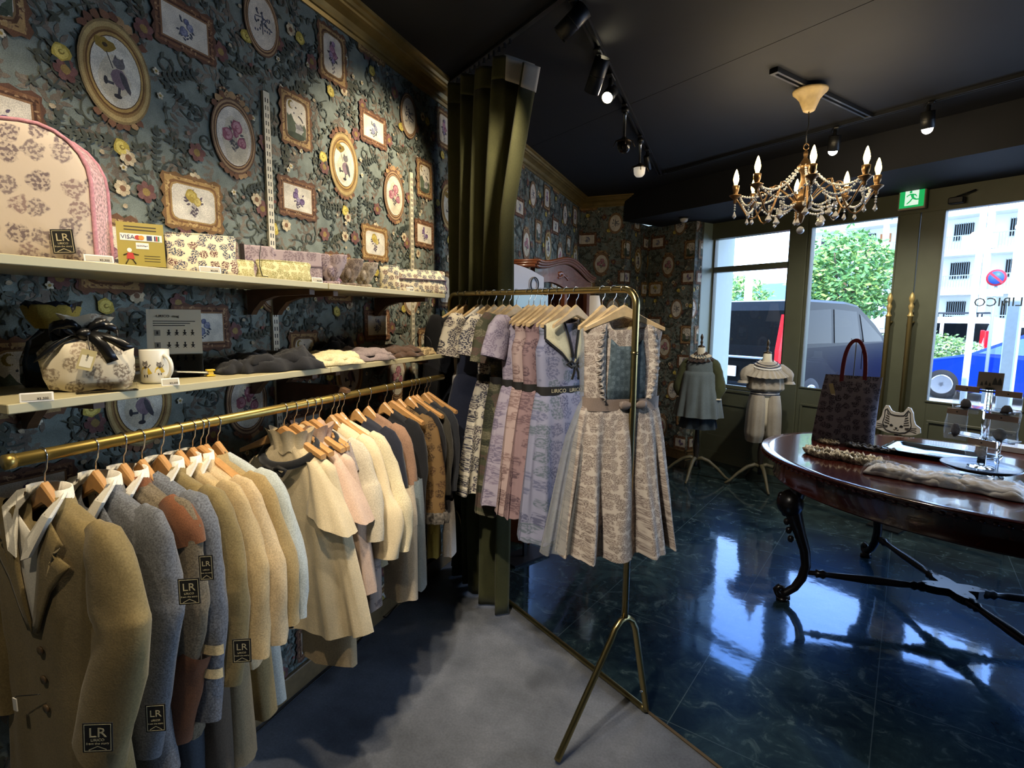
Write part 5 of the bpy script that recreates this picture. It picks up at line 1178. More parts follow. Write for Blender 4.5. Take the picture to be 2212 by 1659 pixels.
for y, c, lb in ((1.87, '#1d1c1e', 'black knitted dress among the last garments on the rail'), (1.93, '#39352c', 'dark khaki dress second from the end of the rail'), (1.99, '#26272b', 'charcoal coat at the very end of the rail')):
    jacket(y, lb, fabric('end cloth ' + c, c), (.13, -.44), (.13, -.3), hem=-.52, lap=False, shirt=False, name='dress', cat='dress', sw=.11, sl_r=(.035, .04, .04, .038))
trousers(1.93, 'mustard yellow trouser leg near the curtain', fabric('mustard twill', '#93782c'), .050, .098, -.5, -.745, legs=1)
trousers(1.97, 'white trouser leg with a small dark heart near the curtain', fabric('white twill', '#b5aa9d'), .104, .150, -.5, -.745, legs=1)
for k, y in enumerate((.93, 1.24, 1.32, 1.43, 1.75, 1.90, 2.02)):
    hanger(at_rail(y), .05, ('spare wooden hanger %s on the wall rail' % ('between the beige jackets', 'between the two cape blouses', 'just past the pink cape blouse', 'among the cream blouses', 'past the black coat', 'near the knitted dress', 'at the end of the rail')[k]), .14)
# ------------------------------------------------------------------ curtain on its ceiling rail
o = thing('curtain', 'long olive green curtain gathered beside the papered wall', 'curtain', st(-2.35, 1.40, 0), SANG)
M_CURT = fabric('olive green cotton', '#45462a', rough=.85, fine=.07, scale=300); M_LINING = fabric('white curtain tape', '#c9c4bb', fine=.04)
def curt(u, z):      # u 0..1 across, local metres; deeper folds low down, flared free end at the top
    x0, x1 = -.325, .275; k = z / 2.62
    xr = x1 + .045 * max(0, (k - .75) / .25) ** 1.5 ; xl = x0
    x = xl + (xr - xl) * u; amp = .035 + .012 * (1 - k)
    y = amp * (sin(u * 31 + .4 * sin(z * 1.3)) + .35 * sin(u * 57 + 1)) + .020 * sin(u * 7 + z)
    if u > .82: y += .16 * ((u - .82) / .18) * max(0, (k - .72) / .28) + .03 * sin((u - .82) * 30) * max(0, (k - .7) / .3)
    x += .012 * sin(z * 2.2 + u * 9)
    return (x, y, z)
ztop = lambda u: 2.615 - (.075 * (u - .80) / .20 if u > .80 else 0)
m = MB(); m.grid(lambda u, v: curt(u, .012 + (ztop(u) - .095 - .012) * v), 130, 40); b = m.build('cloth', M_CURT, o, solid=.003)
m = MB(); m.grid(lambda u, v: curt(u, ztop(u) - .095 + .095 * v), 130, 6); m.build('header_tape', M_LINING if False else M_CURT, o, solid=.003)
m = MB(); m.grid(lambda u, v: (lambda p: (p[0] + .002, p[1] + .004, p[2]))(curt(.80 + .20 * u, ztop(.8 + .2 * u) - .100 + .104 * v)), 30, 6); m.build('white_lining', M_LINING, o, solid=.006)
m = MB(); m.tube([curt(.86, ztop(.86) - .05), (curt(.86, 2.4)[0], curt(.86, 2.4)[1] - .008, ztop(.86) - .105), (curt(.86, 2.4)[0] + .008, curt(.86, 2.4)[1] - .008, ztop(.86) - .105), (curt(.86, 2.4)[0] + .008, curt(.86, 2.4)[1] - .004, ztop(.86) - .06)], .0012, 5); m.build('curtain_hook', M_CHROME, o)
o = thing('curtain_rail', 'thin black curtain rail crossing the ceiling above the curtain', 'curtain rail', st(-2.70, 1.40, ZC - .0005), SANG)
m = MB(); m.box(0, 1.9, -.012, .012, -.018, 0, b=.002); m.build('rail', M_TRACK, o)
for k in range(14): m = MB(); m.box(.05 + k * .043, .058 + k * .043, -.004, .004, -.040, -.018); m.build('glider', M_BLACK, o)

# ------------------------------------------------------------------ free-standing dress rack
M_RACK = mat('champagne gold tube', '#9c8c5e', 0.28, metal=1.0, noise=.05)
QR = Vector((-.289, 1.798, 0)); RD = Vector((.8273, -.5618, 0)); RN = Vector((.5618, .8273, 0)); RANG = atan2(RD.y, RD.x)
rack = thing('garment_rack', 'free-standing gold tube garment rack holding the printed dresses', 'garment rack', QR, RANG)
RH, RR_, LX = 1.548, .0115, -1.081
LX = -1.081 - .0
_far = -1.307
def arc(cx_, cz_, r, a0_, a1_, n=8): return [(cx_ + r * cos(radians(a0_ + (a1_ - a0_) * k / n)), 0, cz_ + r * sin(radians(a0_ + (a1_ - a0_) * k / n))) for k in range(n + 1)]
m = MB(); m.tube([(-_far * 0 + 0, 0, .42)] + [(0, 0, 1.2)] + arc(-.055, RH - .055, .055, 0, 90) + arc(_far + .055, RH + .022 - .055, .055, 90, 180) + [(_far, 0, 1.2), (_far, 0, .42)], RR_, 14); m.build('frame', M_RACK, rack)
m = MB(); m.tube([(0, 0, 1.335), (0, 0, 1.345)], RR_ + .0012, 14); m.build('joint_ring', M_RACK, rack)
for xx in (0, _far):
    m = MB(); m.tube([(xx, .13, .012), (xx, .128, .03), (xx, .055, .36), (xx, .038, .395), (xx, .015, .412), (xx, 0, .415), (xx, -.018, .412), (xx, -.045, .39), (xx, -.06, .36), (xx, -.285, .020), (xx, -.29, .012)], RR_, 12); m.build('foot', M_RACK, rack)
m = MB(); m.tube([(_far, .13, .0125), (_far + .02, .131, .0125), (-.02, .131, .0125), (0, .13, .0125)], RR_, 12); m.build('base_bar', M_RACK, rack)
for xx, yy, zz in ((0, .112, .10), (_far, .112, .10)):
    m = MB(); m.ball(.006, 0, T(xx, yy - .012, zz), 8, 5); m.build('screw_knob', M_CHROME, rack)
def rackp(x): p = QR + RD * x; return Vector((p.x, p.y, RH + (.022 * min(1, max(0, (x - 0) / _far)))))
def dress(x, label, mt, L, sh=.120, chest=.130, waist=.120, hem=.25, zw=-.36, turn=0.0, sleeves=None, belt=None, folds=9, amp=.13, cat='dress', name='dress', tops=None, d=.040, hd=None, hw=.118, smt=None, slen=.15, hm=None, straps=False, ph=None, dip=.03):
    P = rackp(x); rz = RANG + pi / 2 + turn
    o = thing(name, label, cat, P - Vector((0, 0, .012)), rz, 'dresses on the free-standing rack')
    ph = ph or x * 37
    pr = [(-.082, sh * .42, .020), (-.092, sh * .62, .024), (-.122, sh, .028), (-.165, sh * .94, .032), (-.215, chest, d), (zw, waist, d * .95)]
    if straps: pr = [(-.20, chest * .80, .034), (-.235, chest, d), (zw, waist, d * .95)]
    m = MB(); body(m, pr, 3, .04, ph, nz=22, sq=2.6, dip=dip); m.build('bodice', mt, o)
    m = MB(); sk = [(zw, waist, d * .95), (zw - .02, waist * 1.10, d * 1.15), (zw - .12, waist + (hem - waist) * .38, d * 1.5), (-L, hem, hd or d * 2.0)]
    body(m, sk, folds, amp, ph, nz=30, n=110, sq=2.2); m.build('skirt', smt or mt, o)
    if sleeves:
        kind, sm = sleeves
        for sg in (1, -1):
            m = MB()
            if kind == 'cap': sleeve(m, [(sg * (sh - .025), 0, -.108), (sg * (sh + .025), -.004, -.135), (sg * (sh + .055), -.008, -.135 - slen)], [.030, .052, .058], flat=.55, ph=ph, amp=.07)
            else: sleeve(m, [(sg * (sh - .025), 0, -.108), (sg * (sh + .012), -.002, -.15), (sg * (sh + .03), -.006, -.15 - slen * .5), (sg * (sh + .035), -.014, -.15 - slen)], [.028, .046, .048, .046], flat=.5, ph=ph)
            m.build('sleeve', sm, o)
    if belt:
        bm, bh = belt; m = MB(); R = []
        for z in (zw + bh / 2, zw - bh / 2): R.append([(xx * 1.0, yy, z) for xx, yy in ell(60, waist + .006, d + .003, sq=2.7)])
        m.rings(R, cap=False); k = m.build('belt', bm, o)
        if bm is M_TAPE:
            m = MB(); T3 = (waist + .007)
            for q in (-.058, 0.02, .09): m.text('LIRICO', .020, 0, T(q, -(d + .0045) * (1 - abs(q / T3) ** 2.7) ** (1 / 2.7) - .001, zw) @ RZ(q * 3.0))
            m.build('belt_lettering', M_LGOLD, o)
    if tops: tops(o, pr, L)
    hanger(P, rz, (hm or 'wooden hanger carrying the ' + label.split(' with ')[0]), hw, M_HPALE, 'hangers on the free-standing rack', rail=RR_)
    return o
P_NAVYD = printed('ivory cotton with big navy motifs', '#d5cbb6', ['#35343f', '#473f48', '#3d3d4c'], 22, .56, cover=1.0)
P_OLIVE = printed('dark olive floral lawn', '#4a4a38', ['#77705a', '#5f4a44', '#2e3028'], 30, .55)
P_LIL = printed('lilac grey toile cotton', '#a79daa', ['#756c80', '#857a8b'], 22, .5)
P_PNK = printed('dusty pink toile cotton', '#b39c96', ['#7d6664', '#8b726e'], 20, .5)
P_MAU = printed('mauve brown toile cotton', '#93797a', ['#5f4c52', '#6d575b'], 20, .5)
P_LAV = printed('lavender blue toile cotton', '#8f90a6', ['#5d5f78', '#6a6c86', '#66707c'], 19, .48)
P_TPE = printed('taupe rose florals cotton', '#bdb0a2', ['#7f7068', '#8a7b70', '#75675f'], 46, .54, cover=1.0)
M_NVY = fabric('navy wool', '#1c2030'); M_INKB = fabric('black suiting', '#14151a'); M_GRB = fabric('grey beige linen', '#84807a')
dress(-1.20, 'long grey beige linen dress, farthest left on the rack', M_GRB, .93, hem=.19, folds=6, amp=.08)
dress(-1.135, 'black suit dress with long sleeves near the curtain', M_INKB, .68, hem=.24, zw=-.33, sh=.16, chest=.17, waist=.17, sleeves=('long', M_INKB), slen=.46, folds=5, amp=.05)
dress(-1.02, 'white and navy sailor blouse dress at the back of the rack', fabric('warm white poplin', '#c9c0b2'), .60, hem=.16, folds=6)
def gold_stripes(o, pr, L):
    for q in (0, .035):
        m = MB(); m.rings([[(x, y, z) for x, y in ell(70, .275 - q * .3, .088, 7, 0, .05)] for z in (-L + .10 + q, -L + .105 + q)], cap=False); m.build('gold_stripe', mat('gold braid', '#a8935c', .4, metal=.4), o)
dress(-.93, 'navy wool dress with two gold stripes above the hem', M_NVY, .90, hem=.27, sh=.15, chest=.15, waist=.16, sleeves=('cap', P_NAVYD), slen=.14, folds=6, amp=.06, tops=gold_stripes)
def sc(o, pr, L):
    m = MB(); patch(m, pr, [(-.05, -.088), (-.005, -.115), (-.03, -.17), (-.095, -.15)], .006, .004); patch(m, pr, [(.05, -.088), (.005, -.115), (.03, -.17), (.095, -.15)], .006, .004); m.build('collar', P_NAVYD, o)
dress(-.80, 'ivory dress with bold navy motifs, puffed sleeves and a lettered black belt', P_NAVYD, .87, hem=.235, sleeves=('cap', P_NAVYD), slen=.13, belt=(M_TAPE, .030), folds=8, amp=.15, tops=sc)
dress(-.69, 'dark olive floral dress with a lettered black belt', P_OLIVE, .93, hem=.20, sleeves=('cap', P_OLIVE), belt=(M_TAPE, .030), folds=8)
dress(-.60, 'lilac grey toile dress with wide cap sleeves and lettered black belt', P_LIL, .86, hem=.225, sleeves=('cap', P_LIL), slen=.12, belt=(M_TAPE, .030), folds=7, amp=.14)
dress(-.52, 'dusty pink toile sleeveless dress with a lettered black belt', P_PNK, .88, hem=.20, belt=(M_TAPE, .030), folds=8, amp=.15)
dress(-.45, 'mauve brown toile sleeveless dress next to the pink one', P_MAU, .87, hem=.20, belt=(M_TAPE, .030), folds=7, amp=.14)
M_SAIL = fabric('cream sailor cloth', '#c9c2a2', fine=.05)
def sailor(o, pr, L):
    m = MB()
    for sg in (-1, 1): patch(m, pr, [(sg * .045, -.088), (sg * .108, -.112), (sg * .112, -.165), (sg * .052, -.215), (sg * .006, -.262), (sg * .012, -.20)], .008, .004)
    m.build('sailor_collar', M_SAIL, o)
    m = MB()
    for sg in (-1, 1): m.tube([(x, front_y(pr, x, z) - .015, z) for x, z in ((sg * .114, -.116), (sg * .115, -.165), (sg * .055, -.217), (sg * .008, -.266))], .0040, 6)
    for sg in (-1, 1): m.tube([(x, front_y(pr, x, z) - .015, z) for x, z in ((sg * .040, -.090), (sg * .022, -.15), (sg * .005, -.235))], .0040, 6)
    m.build('black_trim', M_BLKV, o)
    m = MB(); c = Vector((0, -.066, -.262))
    for sx in (-1, 1):
        m.tube([c, c + Vector((sx * .022, -.004, .014)), c + Vector((sx * .040, 0, .002)), c + Vector((sx * .020, -.004, -.010)), c], .0055, 8); m.tube([c, c + Vector((sx * .010, -.004, -.03)), c + Vector((sx * .016, 0, -.055))], .005, 8)
    m.build('neck_bow', M_BLKV, o)
dress(-.355, 'lavender blue toile dress with cream sailor collar edged in black', P_LAV, .93, hem=.20, belt=(M_TAPE, .032), folds=6, amp=.13, tops=sailor, turn=-.05)
M_SHEER = mat('sheer grey organza', '#9a9c9c', .6, alpha=.45)
dress(-.105, 'sheer grey organza dress behind the taupe flowered one', M_SHEER, .87, hem=.27, folds=12, amp=.10, turn=-.12, smt=M_SHEER, sh=.13)
M_LACE = printed('slate blue lace', '#4d5a60', ['#39454b', '#65737a'], 60, .4); M_SATT = fabric('taupe satin ribbon', '#857468', rough=.45, fine=.04); M_CRL = fabric('cream cotton lining', '#c7b892', fine=.04)
def bigtop(o, pr, L):
    # lace front between two narrow frills, outer panels running up over the shoulders
    m = MB(); patch(m, pr, [(-.058, -.150), (-.030, -.175), (.030, -.175), (.058, -.150), (.066, -.25), (.070, -.352), (-.070, -.352), (-.066, -.25)], .003, .003, sub=6); m.build('lace_front', M_LACE, o)
    for sg in (-1, 1):
        m = MB(); R = []
        for k in range(61):
            t = k / 60; z = -.104 - .246 * t; x = sg * (.076 + .006 * sin(t * 3)); yb = front_y(pr, x, z) - .007; fr = .008 * sin(k * 1.15); w_ = .008 + .014 * sin(pi * min(1, t * 1.05) * .95 + .1)
            R.append([(x - sg * .004, yb, z), (x + sg * w_ * .5, yb - .008 - fr * .3, z), (x + sg * (w_ * 1.3 + fr), yb - .010 + fr, z - .004)])
        m.rings(R, closed=False, cap=False); m.build('frill', printed('pale taupe florals frill', '#cfc3b4', ['#7f7068', '#8a7b70'], 60, .5), o, solid=.002)
    m = MB(); m.rings([[(q * cos(a_), .008 + .026 * q / .06 * sin(a_), z - .035 * max(0, -sin(a_))) for a_ in [k * pi / 16 for k in range(32)]] for z, q in ((-.150, .050), (-.096, .056))], cap=False); m.build('neck_lining', M_CRL, o)
    m = MB(); R = [[(x, y, z) for x, y in ell(70, .138, .042, sq=2.7)] for z in (-.345, -.352, -.382, -.390)]; m.rings(R, cap=False); m.build('ribbon_sash', M_SATT, o)
    m = MB(); c = Vector((.020, -.052, -.372)); m.ball(.011, 0, Matrix.Translation(c), 10, 6)
    for sx in (-1, 1):
        R = []
        for k in range(7):
            t = k / 6; w_ = .006 + .012 * sin(pi * t * .8); R.append([(c.x + sx * (.006 + .040 * t), c.y + yy * .006, c.z + zz * w_ + .003) for yy, zz in ((-1, -.8), (-1.2, 0), (-1, .8), (1, .8), (1.2, 0), (1, -.8))])
        m.rings(R)
    m.build('ribbon_bow', M_SATT, o)
dress(-.055, 'largest taupe floral dress with lace front, frills and ribbon bow, front of the rack', P_TPE, .88, sh=.145, chest=.135, waist=.132, hem=.222, zw=-.37, folds=11, amp=.17, turn=-.34, tops=bigtop, hd=.105, hw=.142, d=.038, dip=.06)
for k, x in enumerate((-.87, -.745, -.565, -.49, -.40, -.30, -.16)):
    hanger(rackp(x), RANG + pi / 2, 'spare pale hanger %s on the rack' % ('above the navy dress', 'above the ivory dress', 'above the lilac dress', 'above the pink dress', 'above the mauve dress', 'beside the lavender dress', 'in the gap before the front dress')[k], .105, M_HPALE, 'hangers on the free-standing rack', rail=RR_)
hanger(rackp(-.985), RANG + pi / 2, 'white plastic hanger among the wooden ones on the rack', .112, M_WHITE, 'hangers on the free-standing rack', rail=RR_)

# ------------------------------------------------------------------ hutch, sign and lamp behind the rack
M_CHER = mat('polished cherry wood', '#6b3b22', .25, noise=.22, nscale=14, coat=.4)
o = thing('hutch_cabinet', 'polished cherry hutch with an arched carved pediment behind the dresses', 'cabinet', (-1.49, 3.15, 0))
W_, D_ = 1.42, .36
m = MB(); m.box(0, D_, 0, .03, 0, 1.70); m.box(0, D_, W_ - .03, W_, 0, 1.70); m.box(0, .015, .03, W_ - .03, 0, 1.70); m.box(0, D_ + .06, -.02, W_ + .02, .80, .84, b=.01); m.box(0, D_, .03, W_ - .03, 0, .80)
m.box(D_ - .03, D_, .03, .09, .84, 1.70); m.box(D_ - .03, D_, W_ - .09, W_ - .03, .84, 1.70); m.box(D_ - .03, D_, W_ / 2 - .035, W_ / 2 + .035, .84, 1.70)
m.build('carcass', M_CHER, o)
for z in (1.10, 1.36): m = MB(); m.box(.015, D_ - .03, .03, W_ - .03, z, z + .018); m.build('shelf', M_CHER, o)
def archz(u): return 1.795 + .072 * (sin(pi * min(1, max(0, (u - .06) / .88))) ** 1.6) - .02 * abs(u - .5)
m = MB(); P = [(D_ + .012, 0)]
top = [(u * W_, archz(u)) for u in [k / 30 for k in range(31)]]; low = [(u * W_, 1.655 + .035 * abs(sin(pi * u * 2))) for u in [k / 30 for k in range(31)]]
m.plate(top + low[::-1], .03, 0, T(D_ - .005, 0, 0) @ RZ(pi / 2)); m.build('pediment', M_CHER, o)
for q, (dx, dz, r) in enumerate(((.030, .0, .012), (.042, .016, .011), (.052, .030, .010))):
    m = MB(); m.tube([(D_ + dx * .8, u * (W_ + .06) - .03, archz(u) + dz - .02) for u in [k / 36 for k in range(37)]], r, 8)
    m.tube([(D_ + dx * .8, -.03 - dx * .0, archz(0) + dz - .02), (0.0, -.03, archz(0) + dz - .02)], r, 8); m.build('cornice_moulding', M_CHER, o)
m = MB()
for k in range(9):
    a = k * .7; m.ball(.018 - .0012 * k, 0, T(D_ + .012, W_ * .42 + (k - 4) * .026, 1.755 + .010 * sin(a)) @ SCL(.5, 1, .9), 8, 5)
    m.ball(.014, 0, T(D_ + .012, W_ * .42 + (k - 4) * .028, 1.740 - .012 * cos(a)) @ SCL(.5, 1.2, .6), 8, 4)
m.build('carved_flowers', M_CHER, o)
for k, (y, z, c, h, w_) in enumerate(((3.35, 1.378, '#6d2f2a', .16, .16), (3.62, 1.378, '#8a7256', .14, .2), (3.98, 1.378, '#b59a62', .12, .18), (4.25, 1.378, '#5a4030', .15, .2))):
    cloth_pile('folded_textile', ('%s folded textile on the hutch shelf' % ('dark red', 'tan', 'golden', 'brown')[k]), 'textile', (-1.29, y, z), 0, .18, w_, h, 20 + k, fabric('textile ' + c, c), 'folded textiles inside the hutch')
p = ax(1132, 632, -1.0)
o = thing('shop_sign', 'pale blue shop sign with grey lettering half hidden by hangers', 'sign', (-1.08, 2.95, 1.40), radians(62))
m = MB(); m.box(-.15, .15, 0, .012, 0, .185, b=.003); m.build('board', mat('pale blue board', '#9fc3dc', .5), o)
m = MB(); m.text('LIRICO', .075, 0, T(0, -.001, .085)); m.build('sign_lettering', mat('grey blue lettering', '#51626e', .6), o)
m = MB(); m.plate([(-.13, 0), (.13, 0), (.13, .10), (.09, .115), (.03, .135), (-.03, .150), (-.09, .16), (-.13, .16)], .02, 0, T(0, .03, .19)); m.build('mirror_crest', mat('silvery grey lacquer', '#8d8c98', .3), o)
m = MB(); m.tube([(.05 + .030 * cos(a), .012, .245 + .040 * sin(a)) for a in [k * pi / 10 for k in range(20)]], .004, 8, closed=True); m.build('ring_hook', M_BLACK, o)
m = MB(); m.box(-.012, .012, .004, .020, -1.39, 0); m.box(-.14, .14, -.06, .10, -1.40, -1.385); m.build('sign_post', M_BLACK, o)
o = thing('side_cabinet', 'low dark cabinet in the corner under the lamp', 'cabinet', (-1.30, 4.98, 0))
m = MB(); m.box(-.17, .17, -.17, .17, .06, 1.10, b=.006); m.build('body', M_CHER, o)
m = MB(); m.box(-.19, .19, -.19, .19, 1.10, 1.13, b=.006); m.build('top', M_CHER, o)
for sx in (-1, 1):
    for sy in (-1, 1): m = MB(); m.box(sx * .15 - .02, sx * .15 + .02, sy * .15 - .02, sy * .15 + .02, 0, .06); m.build('leg', M_CHER, o)
o = thing('table_lamp', 'small table lamp with a cream shade in the far corner', 'lamp', (-1.17, 4.92, 1.131))
m = MB(); m.lathe([(.050, 0), (.052, .012), (.020, .03), (.012, .06), (.022, .11), (.026, .16), (.012, .22), (.008, .30)], 18); m.build('lamp_base', M_BRZ, o)
m = MB(); m.lathe([(.085, .31), (.062, .42), (.042, .53)], 28, cap=False); m.build('lamp_shade', mat('cream lamp shade', '#d9d0c2', .8, emit='#ffe9cc', estr=.25), o, solid=.002)
# ------------------------------------------------------------------ oval mahogany table
M_MAH = mat('polished mahogany', '#3f150d', .16, noise=.25, nscale=9, coat=.5, spec=.6); M_EBO = mat('black carved wood', '#120d0c', .3, noise=.3, nscale=30)
TS, TT, TZH, TA, TBB = -.84, 3.17, .76, .925, .735
tb = thing('oval_table', 'large oval mahogany table with carved cabriole legs and crossed stretcher', 'table', st(TS, TT, 0), SANG)
def oval_ring(a, b, z, n=96): return [(a * cos(2 * pi * i / n), b * sin(2 * pi * i / n), z) for i in range(n)]
m = MB(); m.rings([oval_ring(TA - .03, TBB - .03, TZH - .030), oval_ring(TA - .012, TBB - .012, TZH - .028), oval_ring(TA - .004, TBB - .004, TZH - .020), oval_ring(TA - .010, TBB - .010, TZH - .016), oval_ring(TA, TBB, TZH - .010), oval_ring(TA, TBB, TZH - .004), oval_ring(TA - .006, TBB - .006, TZH), oval_ring(TA - .05, TBB - .05, TZH - .0005), oval_ring(.02, .02, TZH - .0005)])
m.build('table_top', M_MAH, tb)
m = MB()
for i in range(150):
    a = 2 * pi * i / 150; m.ball(.0105, 0, T((TA - .004) * cos(a), (TBB - .004) * sin(a), TZH - .024) @ RZ(a) @ RY(.5) @ SCL(.55, 1.1, .8), 6, 4)
m.build('carved_edge', M_MAH, tb)
m = MB(); R = [oval_ring(TA - .075, TBB - .075, TZH - .03), oval_ring(TA - .075, TBB - .075, TZH - .135), oval_ring(TA - .068, TBB - .068, TZH - .140), oval_ring(TA - .068, TBB - .068, TZH - .147), oval_ring(TA - .09, TBB - .09, TZH - .147), oval_ring(TA - .09, TBB - .09, TZH - .03)]
m.rings(R, cap=False); m.build('apron', M_MAH, tb)
for sx in (-1, 1):
    for sy in (-1, 1):
        m = MB(); bx, by = sx * .50, sy * .42; ox, oy = Vector((sx * .75, sy * .62, 0)).normalized().xy
        def q(out, z): return (bx + ox * out, by + oy * out, z)
        m.tube([q(.05, .625), q(.05, .60), q(.065, .56), q(.075, .50), q(.055, .44), q(.03, .37), q(.0, .28), q(-.01, .20), q(.005, .13), q(.035, .075), q(.075, .040), q(.095, .034)], .03, 14,
               rs=[.030, .034, .040, .044, .038, .029, .025, .023, .022, .020, .019, .016])
        m.tube([q(.05, .640), q(.05, .605)], .040, 14)
        m.ball(.064, 0, T(*q(.085, .525)) @ SCL(1, 1, 1.1), 18, 12)
        for k in range(6): m.ball(.016, 0, T(*q(.13 - .012 * k, .56 - .045 * k)) @ SCL(1, 1, 1.2), 8, 5)
        m.tube([q(.055, .020), q(.085, .018), q(.112, .034), (q(.120, .052)), q(.106, .070), q(.088, .066), q(.086, .050)], .017, 10, rs=[.017, .020, .019, .018, .015, .012, .010])
        m.lathe([(.012, 0), (.030, .002), (.030, .012), (.016, .02)], 14, 0, T(*q(.088, 0))); m.build('leg', M_EBO, tb)
        m = MB(); z = .165; A = Vector(q(-.005, z)); B = Vector((sx * .06, sy * .05, z)); L = (B - A).length; qd = (B - A).to_track_quat('Z', 'Y').to_matrix().to_4x4()
        m.lathe([(.012, 0), (.012, .05), (.022, .055), (.018, .07), (.024, .085), (.014, .10), (.016, .16), (.021, .5 * L), (.018, L - .14), (.014, L - .10), (.024, L - .085), (.018, L - .07), (.026, L - .055), (.020, L - .02), (.022, L)], 14, 0, Matrix.Translation(A) @ qd)
        m.build('stretcher', M_EBO, tb)
m = MB(); P = []
for k in range(32):
    a = 2 * pi * k / 32; r = .085 + .035 * cos(4 * (a - pi / 4)) ; P.append((r * cos(a) * 1.15, r * sin(a)))
m.rings([[(x, y, z) for x, y in P] for z in (.148, .150, .183, .186)], smooth=False); m.build('crossing_plate', M_EBO, tb)
def ont(px, py, dz=0.0): p = az(px, py, TZH + dz); return (p.x, p.y, TZH + .0005)
# tote bag
P_TOTE = printed('dark grey tote with black motifs', '#76707a', ['#2a2832', '#33303c', '#403c48'], 24, .42, cover=1.0)
p0 = Vector(ont(1765, 950)); 
o = thing('tote_bag', 'dark grey printed tote bag with red handles standing on the table', 'tote bag', p0 + Vector((.125, .0, 0)), radians(-14))
TH = .385
m = MB(); R = []
for k in range(13):
    t = k / 12; w_ = .152 - .006 * t; d_ = .052 * (1 - t) ** .7 + .008; R.append([(x + .030 * (t ** 1.4), y + .006 * sin(x * 30 + t * 4) * (1 - t * .5), t * TH) for x, y in ell(44, w_ - .012 * t, d_, 4, t * 2, .02, 4.5)])
m.rings(R, cap=False); m.build('bag_body', P_TOTE, o); 
m = MB(); m.box(-.14, .14, -.04, .04, .001, .006); m.build('base', P_TOTE, o)
M_REDL = mat('dark red leather', '#6b1c1c', .4, noise=.1)
for sy in (-1, 1):
    m = MB(); R = []; N = 30
    for k in range(N + 1):
        a = pi * k / N; x = .030 - .055 * cos(a) * (1 if True else 1); z = TH - .045 + (.245) * sin(a) ** .65; y = sy * (.012 + .010 * sin(a))
        tx, tz = sin(a), 1.2 * cos(a) ; d_ = sqrt(tx * tx + tz * tz); nx, nz = -tz / d_ * .010, tx / d_ * .010
        R.append([(x - nx * 1.0, y - .003, z - nz), (x + nx, y - .003, z + nz), (x + nx, y + .003, z + nz), (x - nx, y + .003, z - nz)])
    m.rings(R, smooth=False); m.build('handle', M_REDL, o)
m = MB(); Mt = T(-.075, -.030, TH - .050) @ RY(-.25) @ RX(.05); m.box(-.011, .011, -.0012, 0, -.085, 0, 0, Mt); m.box(-.009, .009, -.0020, -.0012, -.082, -.060, 1, Mt); m.tube([(-.068, -.028, TH - .05), (-.055, -.026, TH - .005), (-.045, -.02, TH + .02)], .001, 5, 2); m.build('swing_tag', [MATS['khaki card tag'], M_CARD, M_INKD], o)
m = MB(); m.tube([(.030, 0, TH + .195), (.03, 0, .10), (.03, .0, .01)], .003, 6); m.tube([(.005, 0, TH + .21), (.012, 0, TH + .190), (.05, 0, TH + .190), (.060, 0, TH + .212), (.062, 0, TH + .04)], .0018, 6); m.build('wire_stand', M_BLACK, o)
# scrunchies
M_SCR = printed('leopard cream scrunchie', '#cfc3a8', ['#2b2520', '#3b322b'], 50, .44)
def scrunch(name, label, P, rz, L, mt, seed, w_=.050, group='scrunchies on the table'):
    o = thing(name, label, 'scrunchie', P, rz, group); m = MB(); R = []; N = 60
    for k in range(N + 1):
        a = 2 * pi * k / N; ring = []
        for j in range(14):
            b_ = 2 * pi * j / 14; rr_ = w_ * .5 * (1 + .30 * sin(k * 2.3 + seed) + .2 * sin(b_ * 3 + k)); ring.append((cos(a) * (L / 2 + rr_ * .7 * cos(b_)), sin(a) * (w_ * .95 + rr_ * .6 * cos(b_)), max(.001, rr_ * .62 + rr_ * .62 * sin(b_))))
        R.append(ring)
    m.rings(R, cap=False); m.build('band', mt, o); return o
scrunch('scrunchie', 'cream and black ruffled scrunchie at the table edge', ont(1780, 985), radians(-38), .17, M_SCR, 1)
scrunch('scrunchie', 'cream ruffled scrunchie lying nearest the white clothes', ont(1855, 998), radians(-30), .17, M_SCR, 5)
scrunch('scrunchie', 'small folded cream scrunchie in front of the tote bag', Vector(ont(1790, 958)) , radians(-30), .09, M_SCR, 7, .028)
scrunch('scrunchie', 'black shiny scrunchie behind the cream ones', ont(1880, 972), radians(-25), .22, fabric('black crinkled satin', '#1b191b', rough=.5), 3, .034)
# trays
M_TRAY = mat('polished steel tray', '#aab4bf', .12, metal=1.0)
o = thing('tray', 'rectangular polished metal tray with upturned rim on the table', 'tray', ont(2030, 985), SANG + .12)
m = MB()
def rrect(a, b, r, z, n=6):
    P = []
    for sx, sy, a_ in ((1, 1, 0), (-1, 1, 90), (-1, -1, 180), (1, -1, 270)):
        for k in range(n): t = radians(a_ + 90 * k / (n - 1)); P.append((sx * (a - r) + r * cos(t), sy * (b - r) + r * sin(t), z))
    return P
m.rings([rrect(.19, .115, .03, 0), rrect(.20, .125, .03, .003), rrect(.215, .14, .035, .018), rrect(.232, .157, .04, .022), rrect(.232, .157, .04, .025), rrect(.212, .137, .035, .021), rrect(.198, .123, .03, .006), rrect(.02, .02, .01, .005)]); m.build('dish', M_TRAY, o)
o = thing('round_tray', 'round dark tray under the acrylic pouch stand', 'tray', (Vector(ont(2118, 1012, .03)) + Vector((0, 0, .027))), 0)
m = MB(); m.lathe([(.02, 0), (.12, 0), (.145, .012), (.15, .018), (.145, .020), (.118, .008), (.001, .007)], 40); m.build('dish', mat('dark pewter', '#3c4048', .2, metal=.9), o)
tp = Vector(o.location)
